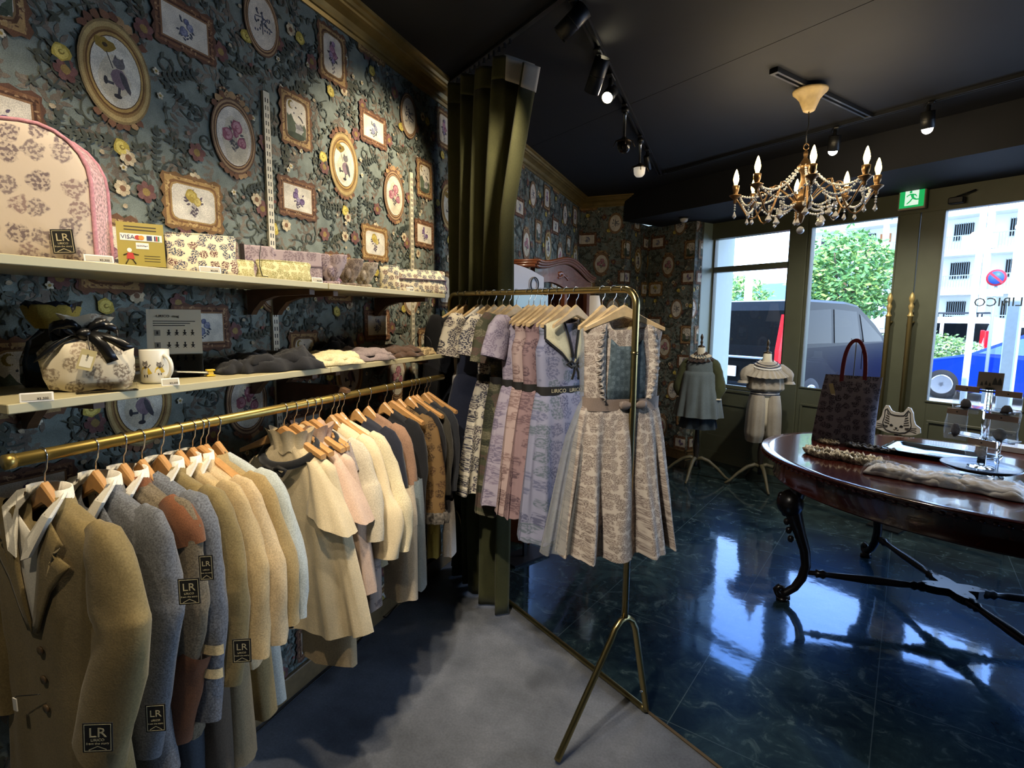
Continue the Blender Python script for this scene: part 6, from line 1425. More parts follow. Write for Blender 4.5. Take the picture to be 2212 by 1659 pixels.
# acrylic tiered stand with bagged trinkets
o = thing('tiered_stand', 'clear acrylic tiered stand for small bagged trinkets', 'display stand', tp + Vector((0, 0, .009)), SANG - .2)
m = MB(); m.lathe([(.05, 0), (.05, .006), (.016, .010), (.014, .36), (.02, .365), (.001, .366)], 16); m.build('pole', M_ACR, o)
for w_, z in ((.115, .135), (.10, .265)): m = MB(); m.box(-w_, w_, -.05, .05, z, z + .006, b=.002); m.build('shelf_plate', M_ACR, o)
for w_, z in ((.11, .128), (.10, .258), (.035, .345)): m = MB(); m.box(-w_, w_, -.008, .008, z, z + .007); m.build('hook_bar', M_BLACK, o)
M_KRAFT = mat('kraft card header', '#a48c78', .7, noise=.08); M_BAG = mat('clear cellophane', '#e8f0f8', .12, alpha=.20, spec=.9)
so = o
def trinket(lx, lz, w_, h, label, cc, ly=-.02, tilt=0):
    P = so.location + Matrix.Rotation(SANG - .2, 3, 'Z') @ Vector((lx, ly, lz)); o = thing('bagged_trinket', label, 'packaged trinket', P, SANG - .2 + tilt, 'bagged trinkets hung on the acrylic stand')
    m = MB(); m.box(-w_ / 2, w_ / 2, -.004, .002, -.026, 0, b=.001); m.build('card_header', M_KRAFT, o)
    m = MB(); m.text('\u2665', .010, 0, T(0, -.0046, -.012)) if False else m.box(-.003, .003, -.0045, -.004, -.016, -.010); m.build('stamp', M_INKD, o)
    m = MB(); R = []
    for k in range(7):
        t = k / 6; d_ = .004 + .016 * sin(pi * min(1, t * 1.1)); R.append([(x * (1 + .06 * t), y, -.026 - (h - .026) * t) for x, y in ell(20, w_ / 2, d_, 5, k, .08, 4)])
    m.rings(R, cap=False); m.build('cellophane_bag', M_BAG, o)
    m = MB(); R = []
    for k in range(7):
        t = k / 6; q = .003 + w_ * .19 * sin(pi * (.1 + .85 * t)); R.append([(x, y, -h * .48 - h * .42 * t) for x, y in ell(14, q, .010, 5, k * 2, .2)])
    m.rings(R); m.build('trinket', fabric('trinket ' + cc, cc, scale=120), o)
trinket(-.075, .365, .095, .125, 'bagged trinket at the top left of the stand', '#5b5148'); trinket(.080, .360, .095, .130, 'bagged trinket at the top right of the stand, brown charm', '#4f443a')
trinket(-.100, .255, .080, .145, 'bagged dark oval trinket hung low on the left of the stand', '#3f3a38', -.03, .1); trinket(.070, .255, .120, .130, 'widest bagged trinket in the middle of the stand', '#57574c', -.03)
trinket(.020, .135, .105, .085, 'lowest bagged trinket near the round tray', '#a49d96', -.055)
o = thing('picture_card', 'small card with grey drawings on top of the acrylic stand', 'card', so.location + Vector((0, 0, .352)), SANG - .2)
m = MB(); m.box(-.048, .048, -.006, -.003, .004, .082, 0, RX(-.05)); m.build('card', mat('mushroom card', '#8d8478', .6), o)
m = MB()
for k, (x, z, s_) in enumerate(((-.030, .030, .7), (-.014, .035, .7), (.0, .030, .6), (.018, .045, 1.2), (.036, .045, 1.2))): m.add([(x + a * s_ * .008, -.0068 - .002 * 0, z + b_ * s_ * .014) for a, b_ in ((-1, -1), (1, -1), (.6, .2), (0, 1), (-.6, .2))], [(0, 1, 2, 3, 4)], 0, RX(-.05))
m.build('drawings', mat('dark grey print', '#3b3d3c', .6), o)
# clear glass stem beside it
P = ont(2150, 1030); o = thing('glass_candlestick', 'slim clear glass candlestick beside the round tray', 'candlestick', P)
m = MB(); m.lathe([(.03, 0), (.032, .006), (.008, .014), (.007, .06), (.011, .07), (.006, .08), (.008, .15), (.016, .165), (.018, .175), (.012, .18)], 16); m.build('stem', M_ACR, o)
# white cloths in film along the near edge
M_WHT = fabric('white baby cloth', '#dcd6ce', fine=.04); M_FILM = mat('clear film', '#eef4fa', .08, alpha=.16, spec=1.0)
for k, (px, py, w_, d_, s_) in enumerate(((1925, 1025, .19, .15, 12.1), (2020, 1042, .20, .16, 14.7), (2130, 1060, .25, .18, 17.3))):
    o = cloth_pile('white_garment', ('folded white garment under film, %s along the near table edge' % ('first', 'second beside a small blue card', 'third and largest')[k]), 'garment', ont(px, py), radians(-22 - 3 * k), w_, d_, .046, s_, M_WHT, 'white garments along the table edge', 2)
    m = MB(); m.grid(mound(w_ * 1.12, d_ * 1.2, .052, s_ + .7), 26, 16); b = m.build('clear_film', M_FILM, o); b.location = (0, 0, .004)
P = Vector(ont(2055, 1050)) + Vector((0, 0, .040)); o = thing('blue_card', 'small blue grey card lying on the second white garment', 'card', P, radians(-25), rot=(.10, 0, radians(-25)))
m = MB(); m.box(-.030, .030, -.018, .018, 0, .002); m.build('card', mat('blue grey card', '#5c7078', .6), o)
P = Vector(ont(2180, 975)); o = thing('white_box', 'flat white open box behind the acrylic stand', 'box', P + Vector((.0, .05, 0)), SANG)
m = MB(); m.box(-.11, .11, -.07, .07, 0, .030, b=.002); m.build('box', mat('white card box', '#c9cdd2', .5), o)
# cat face board standing on the floor behind the table: a plain cat face outline on white board
pc = at(1938, 908, 4.30)
o = thing('cat_sign', 'white cut-out board of a smiling cat face behind the table', 'sign', pc, SANG)
def cpt(x, z): return (x * .00400, z * .00400)
HEADP = [(-33, 0), (-34, 10), (-27, 15), (-24, 22), (-22, 34), (-19, 42), (-14, 42), (-9, 34), (-4, 32), (4, 32), (9, 34), (14, 43), (19, 42), (23, 34), (25, 22), (28, 15), (35, 10), (36, 2), (30, -2), (24, -4), (12, -6), (-12, -6), (-24, -3)]
m = MB(); m.plate([cpt(x, z - 18) for x, z in HEADP], .012); m.build('board', mat('white cut board', '#c3bfb6', .5), o)
m = MB(); L_ = lambda pts, r=.0016: m.tube([(cpt(x, z - 18)[0], -.0075, cpt(x, z - 18)[1]) for x, z in pts], r, 5)
L_([(-19, 4), (-21, 12), (-19, 22), (-19, 34), (-16, 37), (-10, 28), (-4, 27), (4, 27), (10, 28), (16, 38), (19, 34), (20, 22), (22, 12), (20, 4), (14, -1), (6, -3), (-6, -3), (-14, -1), (-19, 4)], .0026)
for sx in (-1, 1):
    for k in range(5): L_([(sx * (15.5 + k * .8), 30 - k * 4.2), (sx * (12 - k * .3), 27 - k * 4.0)], .0020)
    for q in (0, 2.5, 5): L_([(sx * 13, 5 + q * .4), (sx * 30, 1 + q * 1.6)], .0011)
    L_([(sx * 10, 9), (sx * 7, 10.5), (sx * 5, 8.5), (sx * 9.5, 8.2)], .0026)
    L_([(sx * 16, 36), (sx * 14, 29)], .0018)
L_([(-1.6, 5.5), (1.6, 5.5), (0, 4), (-1.6, 5.5)], .0018); L_([(-4, 2.5), (-2, 1.5), (0, 3.6), (2, 1.5), (4, 2.5)], .0012)
m.build('drawn_face', M_INKD, o)
m = MB(); m.box(-.012, .012, .006, .014, -pc.z, -.03); m.box(-.10, .10, -.08, .10, -pc.z, -pc.z + .010); m.build('post', M_BLACK, o)

# ------------------------------------------------------------------ child mannequins in front of the window
M_STAND = mat('weathered limed wood', '#544f3a', .5, noise=.2); M_FORM = fabric('ivory dress form cloth', '#cfc8b2', fine=.04)
def form(P, rz, label, top):
    o = thing('dress_form', label, 'mannequin', P, rz, 'child dress forms by the window')
    m = MB(); m.lathe([(.018, .10), (.022, .16), (.020, .20), (.026, .24), (.030, .30), (.022, .36), (.016, .50), (.016, .56)], 14); m.build('stand_pole', mat('dark turned wood', '#2b2620', .4), o)
    for k in range(4):
        a = -pi / 2 + k * pi / 2 + (.12 if k else .0); m = MB(); c, s_ = cos(a), sin(a)
        pts = [(.01, .17), (.05, .185), (.11, .165), (.19, .105), (.26, .035), (.30, .012)]
        m.tube([(c * r, s_ * r, z) for r, z in pts], .014, 10, rs=[.018, .019, .017, .014, .012, .010]); m.build('leg', M_STAND, o)
    m = MB(); R = []
    for z, rx, ry in ((.55, .085, .075), (.62, .105, .085), (.70, .110, .085), (.80, .098, .075), (.92, .110, .082), (1.0, .118, .078), (1.06, .112, .066), (1.10, .085, .054), (1.125, .050, .045), (1.15, .036, .036), (1.20, .033, .033), (1.205, .028, .028)):
        R.append([(x, y, z + top) for x, y in ell(32, rx, ry, sq=2.3)])
    m.rings(R); m.build('torso', M_FORM, o)
    m = MB(); m.lathe([(.030, 1.205), (.034, 1.21), (.032, 1.218), (.012, 1.225), (.009, 1.235), (.014, 1.25), (.011, 1.262), (.007, 1.268), (.011, 1.28), (.014, 1.295), (.011, 1.31), (.004, 1.325), (.001, 1.328)], 16, 0, T(0, 0, top)); m.build('neck_finial', mat('dark bronze knob', '#4a4034', .35, metal=.5), o)
    return o
P1 = Vector((-.237, 5.19, 0)); P2 = Vector((.305, 5.15, 0)); F1, F2 = radians(-12), radians(12)
form(P1, F1, 'child dress form wearing the grey blue pinafore dress', .0); form(P2, F2, 'child dress form wearing the cream blouse and bloomers', -.035)
M_PIN = fabric('grey blue chambray', '#667276', fine=.1); M_OLS = fabric('olive cotton lawn', '#474c33'); M_PET = fabric('dark slate voile', '#2f3a42')
o = thing('pinafore_dress', 'grey blue gathered pinafore dress over olive sleeves with frilled collar', 'dress', P1, F1)
def wbody(m, rows, folds, amp, ph, n=90, nz=30, sq=2.2):
    R = []
    for k in range(nz + 1):
        z = rows[0][0] + (rows[-1][0] - rows[0][0]) * k / nz
        rx, ry, _, _ = section(rows, z); t = k / nz; ring = []
        for i in range(n):
            a = 2 * pi * i / n; c, s_ = cos(a), sin(a); w_ = MN.noise(Vector((c * 2 + ph, s_ * 2, z * 3))) * .6
            q = 1 + amp * (.1 + .9 * t) * (sin(folds * a + ph + w_ * 2) + .4 * sin(folds * 1.8 * a + z * 4))
            x = abs(c) ** (2 / sq) * (1 if c >= 0 else -1); y = abs(s_) ** (2 / sq) * (1 if s_ >= 0 else -1); ring.append((x * rx * q, y * ry * q, z))
        R.append(ring)
    m.rings(R, cap=False)
m = MB(); wbody(m, [(1.135, .058, .050), (1.11, .095, .062), (1.07, .126, .076), (1.02, .130, .088), (.985, .132, .092)], 3, .01, 1); m.build('yoke', M_PIN, o)
m = MB(); wbody(m, [(.99, .132, .092), (.97, .148, .108), (.80, .178, .138), (.58, .212, .172)], 11, .07, 2); m.build('gathered_skirt', M_PIN, o)
m = MB(); wbody(m, [(.62, .14, .11), (.50, .16, .13), (.47, .162, .132)], 8, .06, 4); m.build('petticoat', M_PET, o)
for sg in (-1, 1):
    m = MB(); sleeve(m, [(sg * .090, 0, 1.085), (sg * .128, -.005, 1.05), (sg * .158, -.01, .96), (sg * .178, -.02, .84), (sg * .165, -.03, .755)], [.03, .040, .048, .052, .030], flat=.85, amp=.08, ph=sg); m.build('sleeve', M_OLS, o)
    m = MB(); m.rings([[(sg * .165 + q * cos(a) * (1 + .15 * sin(8 * a)), -.03 + q * sin(a), z) for a in [k * pi / 12 for k in range(24)]] for z, q in ((.758, .028), (.745, .036))], cap=False); m.build('frilled_cuff', fabric('cream lace', '#c9bfa8'), o)
def frill(m, z0, r0, z1, r1, n=16, amp=.1): m.rings([[(q * cos(a) * (1 + am * sin(n * a)), q * .82 * sin(a) * (1 + am * sin(n * a)), z - .02 * max(0, -sin(a)) + am * .05 * sin(n * a)) for a in [k * pi / 50 for k in range(100)]] for z, q, am in ((z0, r0, 0), ((z0 + z1) / 2, (r0 + r1) / 2, amp * .6), (z1, r1, amp))], cap=False)
m = MB(); frill(m, 1.145, .050, 1.095, .118); m.build('brown_ruffle', fabric('dark brown voile', '#3f322d'), o)
m = MB(); frill(m, 1.158, .045, 1.128, .090, 18, .08); m.build('cream_ruffle', fabric('cream lace', '#c9bfa8'), o)
m = MB(); frill(m, 1.168, .040, 1.150, .062, 14, .08); m.build('neck_ruffle', MATS['dark brown voile'], o)
M_SLB = fabric('oatmeal cotton', '#a39c8e', fine=.08); M_NST = mat('navy ribbon', '#20243a', .7); M_WST = fabric('white sailor ribbon', '#cfcdc6', fine=.03)
o = thing('blouse', 'oatmeal puff sleeved blouse with navy striped sailor collar on the dress form', 'blouse', P2, F2)
dz = -.035
m = MB(); wbody(m, [(1.10, .060, .052), (1.07, .105, .070), (1.02, .130, .088), (.93, .142, .102), (.865, .148, .110), (.845, .118, .090)], 9, .045, 5); m.build('body', M_SLB, o)
for sg in (-1, 1):
    m = MB(); sleeve(m, [(sg * .085, 0, 1.045), (sg * .135, 0, 1.030), (sg * .165, -.005, .98), (sg * .182, -.01, .93)], [.030, .042, .050, .034], flat=.9, amp=.10, ph=sg * 2); m.build('puff_sleeve', M_SLB, o)
    m = MB(); m.rings([[(sg * .184 + q * cos(a) * (1 + .16 * sin(9 * a)), -.01 + q * sin(a), z) for a in [k * pi / 12 for k in range(24)]] for z, q in ((.935, .034), (.912, .048))], cap=False); m.build('frilled_cuff', M_SLB, o)
m = MB(); frill(m, 1.06, .100, .985, .176, 22, .07); m.build('shoulder_ruffle', M_SLB, o)
m = MB(); m.rings([[(q * cos(a), q * .82 * sin(a), z - .03 * max(0, -sin(a))) for a in [k * pi / 30 for k in range(60)]] for z, q in ((1.115, .052), (1.085, .095), (1.062, .118))], cap=False); m.build('sailor_collar', M_WST, o)
m = MB()
for z, q in ((1.095, .086), (1.078, .106)): m.tube([(q * cos(a), q * .83 * sin(a), z - .03 * max(0, -sin(a)) + .004) for a in [k * pi / 30 for k in range(60)]], .0035, 6, closed=True)
m.build('navy_stripes', M_NST, o)
o = thing('bloomers', 'oatmeal gathered bloomers with striped waistband on the dress form', 'bloomers', P2, F2)
m = MB()
m.rings([[(x, y, z) for x, y in ell(50, .116, .088)] for z in (.862, .810)], cap=False); m.build('waistband', M_WST, o)
m = MB()
for z in (.855, .838, .818): m.rings([[(x, y, zz) for x, y in ell(50, .1175, .0895)] for zz in (z + .004, z - .004)], cap=False)
m.build('waist_stripes', M_NST, o)
for sg in (-1, 1):
    m = MB(); R = []
    for k in range(26):
        t = k / 25; z = .815 - .415 * t; w_ = (.062 + .016 * sin(min(1, t * 2.2) * pi / 2)) * (1 - .16 * max(0, t - .82) / .18); dd = (.090 + .030 * sin(min(1, t * 2) * pi / 2)) * (1 - .2 * max(0, t - .85) / .15)
        R.append([(sg * (.054 + .012 * t) + x * (1.02 if x * sg > 0 else .86), y, z) for x, y in ell(48, w_, dd, 8, sg + .3, .012 + .035 * t * (1 - .5 * t), 2.3)])
    m.rings(R, cap=False); m.build('leg', M_SLB, o)
# black cable along the concrete floor and coil under the clothes
o = thing('floor_cable', 'thin black cable running along the floor under the hanging clothes', 'cable', (0, 0, 0))
cp = [az(px, py) for px, py in ((462, 1656), (560, 1580), (660, 1490), (720, 1440), (770, 1395), (815, 1335), (840, 1318), (800, 1330), (835, 1340), (858, 1312), (820, 1308), (880, 1290), (905, 1270), (885, 1262), (870, 1282), (920, 1240), (955, 1222), (957, 1205))]
m = MB(); P = []
for i in range(len(cp) - 1):
    for k in range(6): P.append(cp[i].lerp(cp[i + 1], k / 6) + Vector((0, 0, .004 + .010 * (i in (6, 7, 8, 9)))))
m.tube(P, .0028, 6); m.build('cable', M_BLACK, o)
# ------------------------------------------------------------------ outside, seen through the glass
def cst(m, P, n=1): pass
m = MB(); m.box(-70, 60, TF + .10, 12.7, -.32, -.02, 0, MS); m.box(-70, 60, 12.7, 120, -.32, -.22, 0, MS); struct(m.build('ground', mat('pale grey asphalt', '#8f8e8a', .9, noise=.1, nscale=3)))  # asphalt is one plain grey with slight noise
m = MB(); m.box(-8, 5.2, TF + .10, TF + 1.6, -.02, .0, 0, MS); struct(m.build('pavement', mat('pale paving', '#b5b2aa', .85, noise=.08, nscale=6)))
m = MB(); m.box(-8, 5.2, TF + .10, TF + .45, 2.45, 3.2, 0, MS); m.box(-8, 5.2, -4.6, TF + .12, ZC + .14, 3.2, 0, MS); m.box(-8, -3.56, TF + .10, TF + .45, 0, 2.45, 0, MS); struct(m.build('wall_outer', mat('pale outer render', '#b9bdb4', .8)))
M_VAN = mat('black car paint', '#050608', .3, spec=.10); M_CGL = mat('dark tinted car glass', '#080a0e', .08, spec=.12); M_REDG = mat('red tail lamp', '#c01018', .15, emit='#d01420', estr=.5)
M_TYRE = mat('tyre rubber', '#18181a', .8); M_ALLOY = mat('alloy wheel', '#b9bcc2', .25, metal=.9)
def car(name, label, cat, s, t, ang, prof, width, paint, cabin, glass=M_CGL, wheels=(.85, 3.6), wr=.32, tail=False, tuck=.16, group=None):
    """prof: side outline (x forward, z); ang = heading of +x; origin on the ground at the rear centre"""
    o = thing(name, label, cat, st(s, t, -.02 if t < 12.6 else -.22), ang, group)
    zs = max(p[1] for p in prof); R = []; W2 = width / 2
    for y, k in ((-W2, 1.0), (-W2 + .06, 0), (W2 - .06, 0), (W2, 1)):
        R.append([(x + (.05 * k if x < .3 else -.05 * k if x > prof[-1][0] * .9 else 0), y * (1 - tuck * max(0, (z - .85) / (zs - .85)) if z > .85 else 1), z - .04 * k * (z > .8)) for x, z in prof])
    m = MB(); m.rings(R, smooth=False); m.build('car_body', paint, o)
    for q, cb in enumerate(cabin):
        for sg in (-1, 1):
            m = MB(); m.add([(x, sg * (W2 * (1 - tuck * max(0, (z - .85) / (zs - .85))) + .004), z) for x, z in cb], [tuple(range(len(cb)))], 0); m.build('side_window', glass, o)
    for x in wheels:
        for sg in (-1, 1):
            m = MB(); Mw = T(x, sg * (W2 - .09), wr) @ RX(pi / 2)
            m.lathe([(wr * .62, -.10), (wr * .93, -.10), (wr, -.07), (wr, .07), (wr * .93, .10), (wr * .62, .10)], 28, 0, Mw); w_ = m.build('tyre', M_TYRE, o)
            m = MB(); m.lathe([(.01, -.095), (wr * .16, -.095), (wr * .2, -.07), (wr * .58, -.06), (wr * .63, -.10), (wr * .63, .10), (wr * .58, .06), (wr * .2, .07), (wr * .16, .095), (.01, .095)], 28, 0, Mw)
            m.build('hub_dish', M_TYRE, w_)
            m = MB(); m.lathe([(wr * .58, -.104), (wr * .66, -.104), (wr * .66, .104), (wr * .58, .104)], 28, 0, Mw)
            for k in range(5):
                a = k * pi / 2.5; m.box(-.035, .035, wr * .0, wr * .62, -.108, .108, 0, Mw @ RZ(a))
            m.build('wheel_rim', M_ALLOY, w_)
    return o
HN = atan2(NS.y, NS.x); HS = atan2(-DS.y, -DS.x)
VP_ = [(0, .35), (.03, .9), (.10, 1.10), (.20, 1.62), (.34, 1.76), (.9, 1.80), (2.0, 1.79), (2.45, 1.74), (3.05, 1.45), (3.5, 1.15), (4.2, 1.02), (4.45, .80), (4.5, .35), (4.3, .22), (.2, .22)]
van = car('minivan', 'black minivan parked with its back to the fixed window', 'car', -5.05, 7.5, HN, VP_, 1.74, M_VAN, [[(.55, 1.13), (.60, 1.62), (1.45, 1.66), (1.45, 1.13)], [(1.55, 1.13), (1.55, 1.66), (2.3, 1.63), (2.42, 1.13)], [(2.55, 1.13), (2.42, 1.60), (3.2, 1.20), (3.25, 1.13)]], tuck=.10, wr=.31)
m = MB(); m.add([(.085, -.72, 1.00), (.085, .72, 1.00), (.205, .64, 1.58), (.205, -.64, 1.58)], [(0, 3, 2, 1)]); m.build('rear_window', M_CGL, van)
for sg in (-1, 1):
    m = MB(); R = [[(.00 + .11 * (z > 1.05) * (z - 1.05) / .5 + dx, sg * (.70 + dy), z) for dx, dy in ((0.05, .05), (-.02, .07), (-.02, .13), (.03, .165), (.12, .168), (.12, .05))] for z in (.72, .80, 1.05, 1.35, 1.56)]
    m.rings(R, smooth=False); m.build('tail_lamp', M_REDG, van)
m = MB(); m.box(-.02, .03, -.60, .60, .905, .94, b=.01); m.build('chrome_bar', MATS['chrome wire'], van)
m = MB(); m.box(-.03, .0, -.17, .17, .62, .78, b=.005); m.build('number_plate', M_WHITE, van)
m = MB(); m.box(-.06, .10, -.85, .85, .30, .55, b=.04); m.build('rear_bumper', M_VAN, van)
SED = [(0, .40), (.02, .85), (.15, .98), (.85, 1.06), (1.35, 1.36), (1.8, 1.45), (2.4, 1.44), (3.2, 1.02), (3.35, .98), (4.25, .78), (4.5, .62), (4.55, .35), (4.3, .20), (.2, .20)]
M_BLUE = mat('bright blue car paint', '#0c2c8c', .2, spec=.3)
car('sedan', 'bright blue sedan passing the second door', 'car', -.83, 15.4, HS, SED, 1.75, M_BLUE, [[(1.05, 1.02), (1.45, 1.34), (1.85, 1.38), (1.95, 1.02)], [(2.05, 1.02), (1.95, 1.38), (2.4, 1.36), (3.05, 1.03)]], wheels=(.85, 3.62), wr=.32, glass=mat('pale reflecting glass', '#3a5a90', .05, spec=1))
WV = [(0, .35), (.03, 1.0), (.12, 1.75), (.3, 1.85), (2.6, 1.85), (2.9, 1.78), (3.3, 1.20), (3.4, 1.0), (3.42, .35), (3.2, .22), (.2, .22)]
M_WCAR = mat('white car paint', '#dfe3e6', .2, coat=.6)
wv = car('kei_van', 'small white van with a roof rack parked across the road', 'car', -8.2, 22, radians(10) + HN * 0 + SANG, WV, 1.45, M_WCAR, [[(.3, 1.05), (.35, 1.65), (1.3, 1.65), (1.3, 1.05)], [(1.4, 1.05), (1.4, 1.65), (2.5, 1.65), (2.75, 1.05)]], wheels=(.6, 2.8), wr=.27, tuck=.08)
m = MB()
for x in (.3, 1.2, 2.2): m.tube([(x, -.6, 1.84), (x, -.6, 1.98), (x, .6, 1.98), (x, .6, 1.84)], .025, 6)
for y in (-.6, .6): m.tube([(.1, y, 1.98), (2.5, y, 1.98)], .025, 6)
m.build('roof_rack', M_BLACK, wv)
car('minivan', 'white minivan at the right with red tail lamps', 'car', -5.4, 20.5, radians(-15), [(0, .3), (.02, 1.0), (.15, 1.6), (.4, 1.72), (2.6, 1.72), (3.3, 1.2), (3.9, 1.0), (4.0, .3)], 1.6, M_WCAR, [[(.5, 1.05), (.55, 1.55), (2.4, 1.55), (2.8, 1.05)]], wheels=(.7, 3.2), wr=.3, tuck=.08)
wm = [q for q in COL.objects if q.name.startswith('minivan.')][-1]
for sg in (-1, 1): m = MB(); m.box(-.02, .08, sg * .72 - .07, sg * .72 + .07, .95, 1.45, b=.02); m.build('tail_lamp', M_REDG, wm)
car('hatchback', 'silver blue hatchback far behind the black minivan', 'car', -9.8, 19, HN, [(0, .3), (.05, 1.0), (.4, 1.45), (2.2, 1.45), (2.9, 1.0), (3.7, .85), (3.8, .3)], 1.6, mat('silver blue paint', '#8fa6c4', .2, coat=.6), [[(.5, .98), (.6, 1.36), (2.0, 1.36), (2.6, .98)]], wheels=(.7, 3.1), wr=.28)
# trees and hedge
def leafy(name, label, base, crown_c, rx, ry, rz_, n, leafcol, cat='tree', size=.09, trunk=True, group=None, seed=1):
    rnd = random.Random(seed); o = thing(name, label, cat, base, 0, group); m = MB(); c = Vector(crown_c) - Vector(base)
    for i in range(n):
        while True:
            v = Vector((rnd.uniform(-1, 1), rnd.uniform(-1, 1), rnd.uniform(-1, 1)))
            if .35 < v.length < 1: break
        q = 1 + .25 * MN.noise(v * 2.5 + Vector((seed, 0, 0))); p = c + Vector((v.x * rx * q, v.y * ry * q, v.z * rz_ * q)); a = Vector((rnd.uniform(-1, 1), rnd.uniform(-1, 1), rnd.uniform(-.6, .6))).normalized(); b_ = a.orthogonal().normalized()
        b_ = (b_ + a.cross(b_) * rnd.uniform(-1, 1)).normalized(); L = size * rnd.uniform(.6, 1.3)
        m.add([p - a * L, p - b_ * L * .4 - a * L * .1, p + a * L, p + b_ * L * .4 + a * L * .1], [(0, 1, 2, 3)], rnd.choice((0, 0, 1)))
    m.build('foliage', [mat('green leaves ' + leafcol, leafcol, .6), mat('young leaves', '#8fb05a', .6)], o)
    if trunk:
        m = MB(); m.tube([(0, 0, 0), (.05, .02, c.z * .5), (c.x * .6, c.y * .6, c.z)], .09, 8, rs=[.11, .09, .05])
        for k in range(6): a = k * 1.05; m.tube([(c.x * .3, c.y * .3, c.z * .55), (c.x + cos(a) * rx * .6, c.y + sin(a) * ry * .6, c.z + rz_ * (.1 + .1 * k))], .03, 6, rs=[.045, .015])
        m.build('trunk', mat('grey bark', '#6b5d4c', .9), o)
    return o
leafy('tree', 'leafy green tree filling the first door glass above the minivan', st(-6.4, 14, -.22), st(-6.4, 14, 2.45), 1.15, 1.1, 1.15, 5200, '#5c8a48', size=.085, seed=3)
leafy('tree', 'small tree at the left of the fixed window', st(-10.6, 14.5, -.22), st(-10.5, 14.5, 2.2), .75, .8, 1.0, 1500, '#5c8a48', size=.09, seed=4)
leafy('tree', 'low tree beside the white pillar behind the black minivan', st(-8.8, 14, -.22), st(-8.8, 14, 1.6), .6, .6, .5, 900, '#6c9a4c', size=.09, seed=5)
leafy('tree', 'round dark green tree behind the fixed window roofline', st(-13.0, 20, -.22), st(-13.0, 20, 2.2), 1.2, 1.2, 1.0, 1400, '#5c8a48', size=.13, seed=9)
leafy('hedge', 'clipped green hedge beside the road behind the blue sedan', st(-6.0, 17.6, -.22), st(-5.8, 17.6, .42), 1.4, .6, .80, 3600, '#6c8a50', 'hedge', .07, False, seed=6)
# house with a blue grey roof
o = thing('house', 'low pale house with a blue grey hipped roof far behind the van', 'building', st(-24.0, 40, -.22), SANG)
m = MB(); m.box(-3.6, 3.6, 0, 6, 0, 3.2); m.build('wall', mat('pale house wall', '#c9d2d4', .8), o)
m = MB(); m.add([(-4.2, -.6, 3.2), (4.2, -.6, 3.2), (4.2, 6.6, 3.2), (-4.2, 6.6, 3.2), (-2, 3, 4.7), (2, 3, 4.7)], [(0, 1, 5, 4), (1, 2, 5), (2, 3, 4, 5), (3, 0, 4), (3, 2, 1, 0)]); m.build('roof', mat('blue grey roof', '#4c6478', .6), o)
for x in (-2, 1): m = MB(); m.box(x, x + 1.6, -.05, 0, 1.2, 2.4); m.build('window', M_CGL, o)
# apartment block: galleries, columns, barred windows
BT = 48; o = thing('apartment_building', 'white apartment block with open galleries and barred windows', 'building', st(0, BT, -.22), SANG)
M_AP = mat('white painted concrete', '#d5dad8', .8, noise=.05); M_RAIL = mat('grey railing', '#7d8b90', .5); M_ORG = mat('orange brown door', '#a5673a', .6)
m = MB(); m.box(-26, -4, 1.6, 8, 0, 17.5); m.build('wall', M_AP, o)
for k, z in enumerate((1.05, 3.85, 6.6, 9.35, 12.1, 14.9)):
    m = MB(); m.box(-26, -4, -.1, 1.6, z - .22, z + .05); m.build('gallery_slab', M_AP, o)
    m = MB(); x = -26
    while x < -4.2:
        m.box(x, x + .04, -.06, -.03, z + .05, z + 1.15); x += .16
    m.box(-26, -4, -.07, -.02, z + 1.10, z + 1.16); b_ = m.build('railing', M_RAIL, o)
for x in (-25.8, -22.3, -19.2, -16.0, -12.9, -9.8, -6.6): m = MB(); m.box(x - .17, x + .17, -.12, .20, 0, 17.5); m.build('column', M_AP, o)
rnd = random.Random(5)
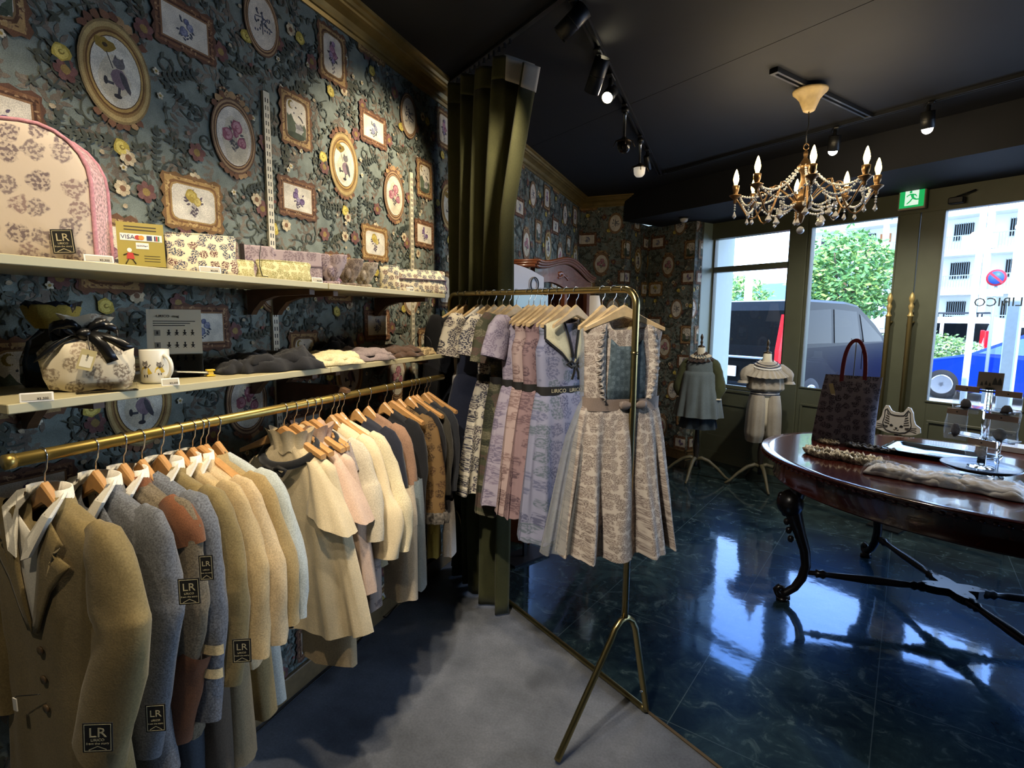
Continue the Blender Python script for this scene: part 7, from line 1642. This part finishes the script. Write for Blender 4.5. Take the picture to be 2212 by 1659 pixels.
for k, z in enumerate((1.05, 3.85, 6.6, 9.35, 12.1)):
    for j, x in enumerate((-24.0, -20.9, -17.8, -14.6, -11.5, -8.4)):
        m = MB(); m.box(x - .75, x + .35, 1.50, 1.60, z + 1.0, z + 2.15)
        for q in range(9): m.box(x - .75 + q * .13, x - .72 + q * .13, 1.42, 1.46, z + .95, z + 2.2, 1)
        m.build('window', [M_CGL, M_RAIL], o)
        m = MB(); m.box(x + .7, x + 1.45, 1.52, 1.60, z + .05, z + 2.05); m.build('door', M_ORG if rnd.random() < .3 else mat('grey flat door', '#8b9aa0', .6), o)
        if (j + k) % 2: m = MB(); m.box(x + .2, x + 2.2, -.10, -.07, z + .1, z + 1.08); m.build('balcony_panel', mat('frosted panel', '#a9b9bd', .4), o)
# white pillars by the road, parking sign, fence
for px, t, w_, lb in ((2105, 7.2, .026, 'slim white pillar outside the second door'), (2196, 6.6, .05, 'wide white pillar outside, nearest the edge of the second door glass'), (1616, 12.5, .07, 'white pole standing behind the minivan roof')):
    p = at(px, 640, t); o = thing('white_pillar', lb, 'pillar', (p.x, p.y, -.02), SANG, 'white posts by the road'); m = MB(); m.box(-w_, w_, -w_, w_, 0, 3.3 if t < 10 else 2.6, b=.01); m.build('post', M_AP, o)
    m = MB(); m.box(-w_ * 1.3, w_ * 1.3, -w_ * 1.3, w_ * 1.3, 0, .06); m.build('foot_plate', M_AP, o)
p = at(2153, 600, 13.9); o = thing('road_sign', 'round blue no parking sign with a red border on a pole', 'road sign', (p.x, p.y, -.22), SANG)
zz = p.z + .22; m = MB(); m.tube([(0, .02, 0), (0, .02, zz + .2)], .03, 8); m.build('pole', M_RAIL, o)
m = MB(); m.lathe([(.001, -.01), (.16, -.01), (.16, .01), (.001, .01)], 24, 0, T(0, -.02, zz) @ RX(pi / 2)); m.lathe([(.001, .011), (.125, .011), (.125, .013), (.001, .013)], 24, 1, T(0, -.02, zz) @ RX(pi / 2)); m.box(-.15, .15, -.036, -.034, -.02, .02, 0, T(0, 0, zz) @ RY(.78)); m.build('disc', [mat('red sign paint', '#b52233', .5), mat('blue sign paint', '#2a4fa0', .5)], o)
m = MB(); m.box(-.13, .13, -.02, -.01, zz - .36, zz - .22); m.build('number_plate', M_WHITE, o)
o = thing('fence', 'low dark railing fence along the far side of the road', 'fence', st(-11.2, 18.6, -.22), SANG)
m = MB()
for z in (.75, .45): m.tube([(0, 0, z), (7, 0, z)], .02, 6)
x = 0
while x <= 7: m.tube([(x, 0, 0), (x, 0, .8)], .018, 6); x += .5
m.build('rails', M_BLACK, o)
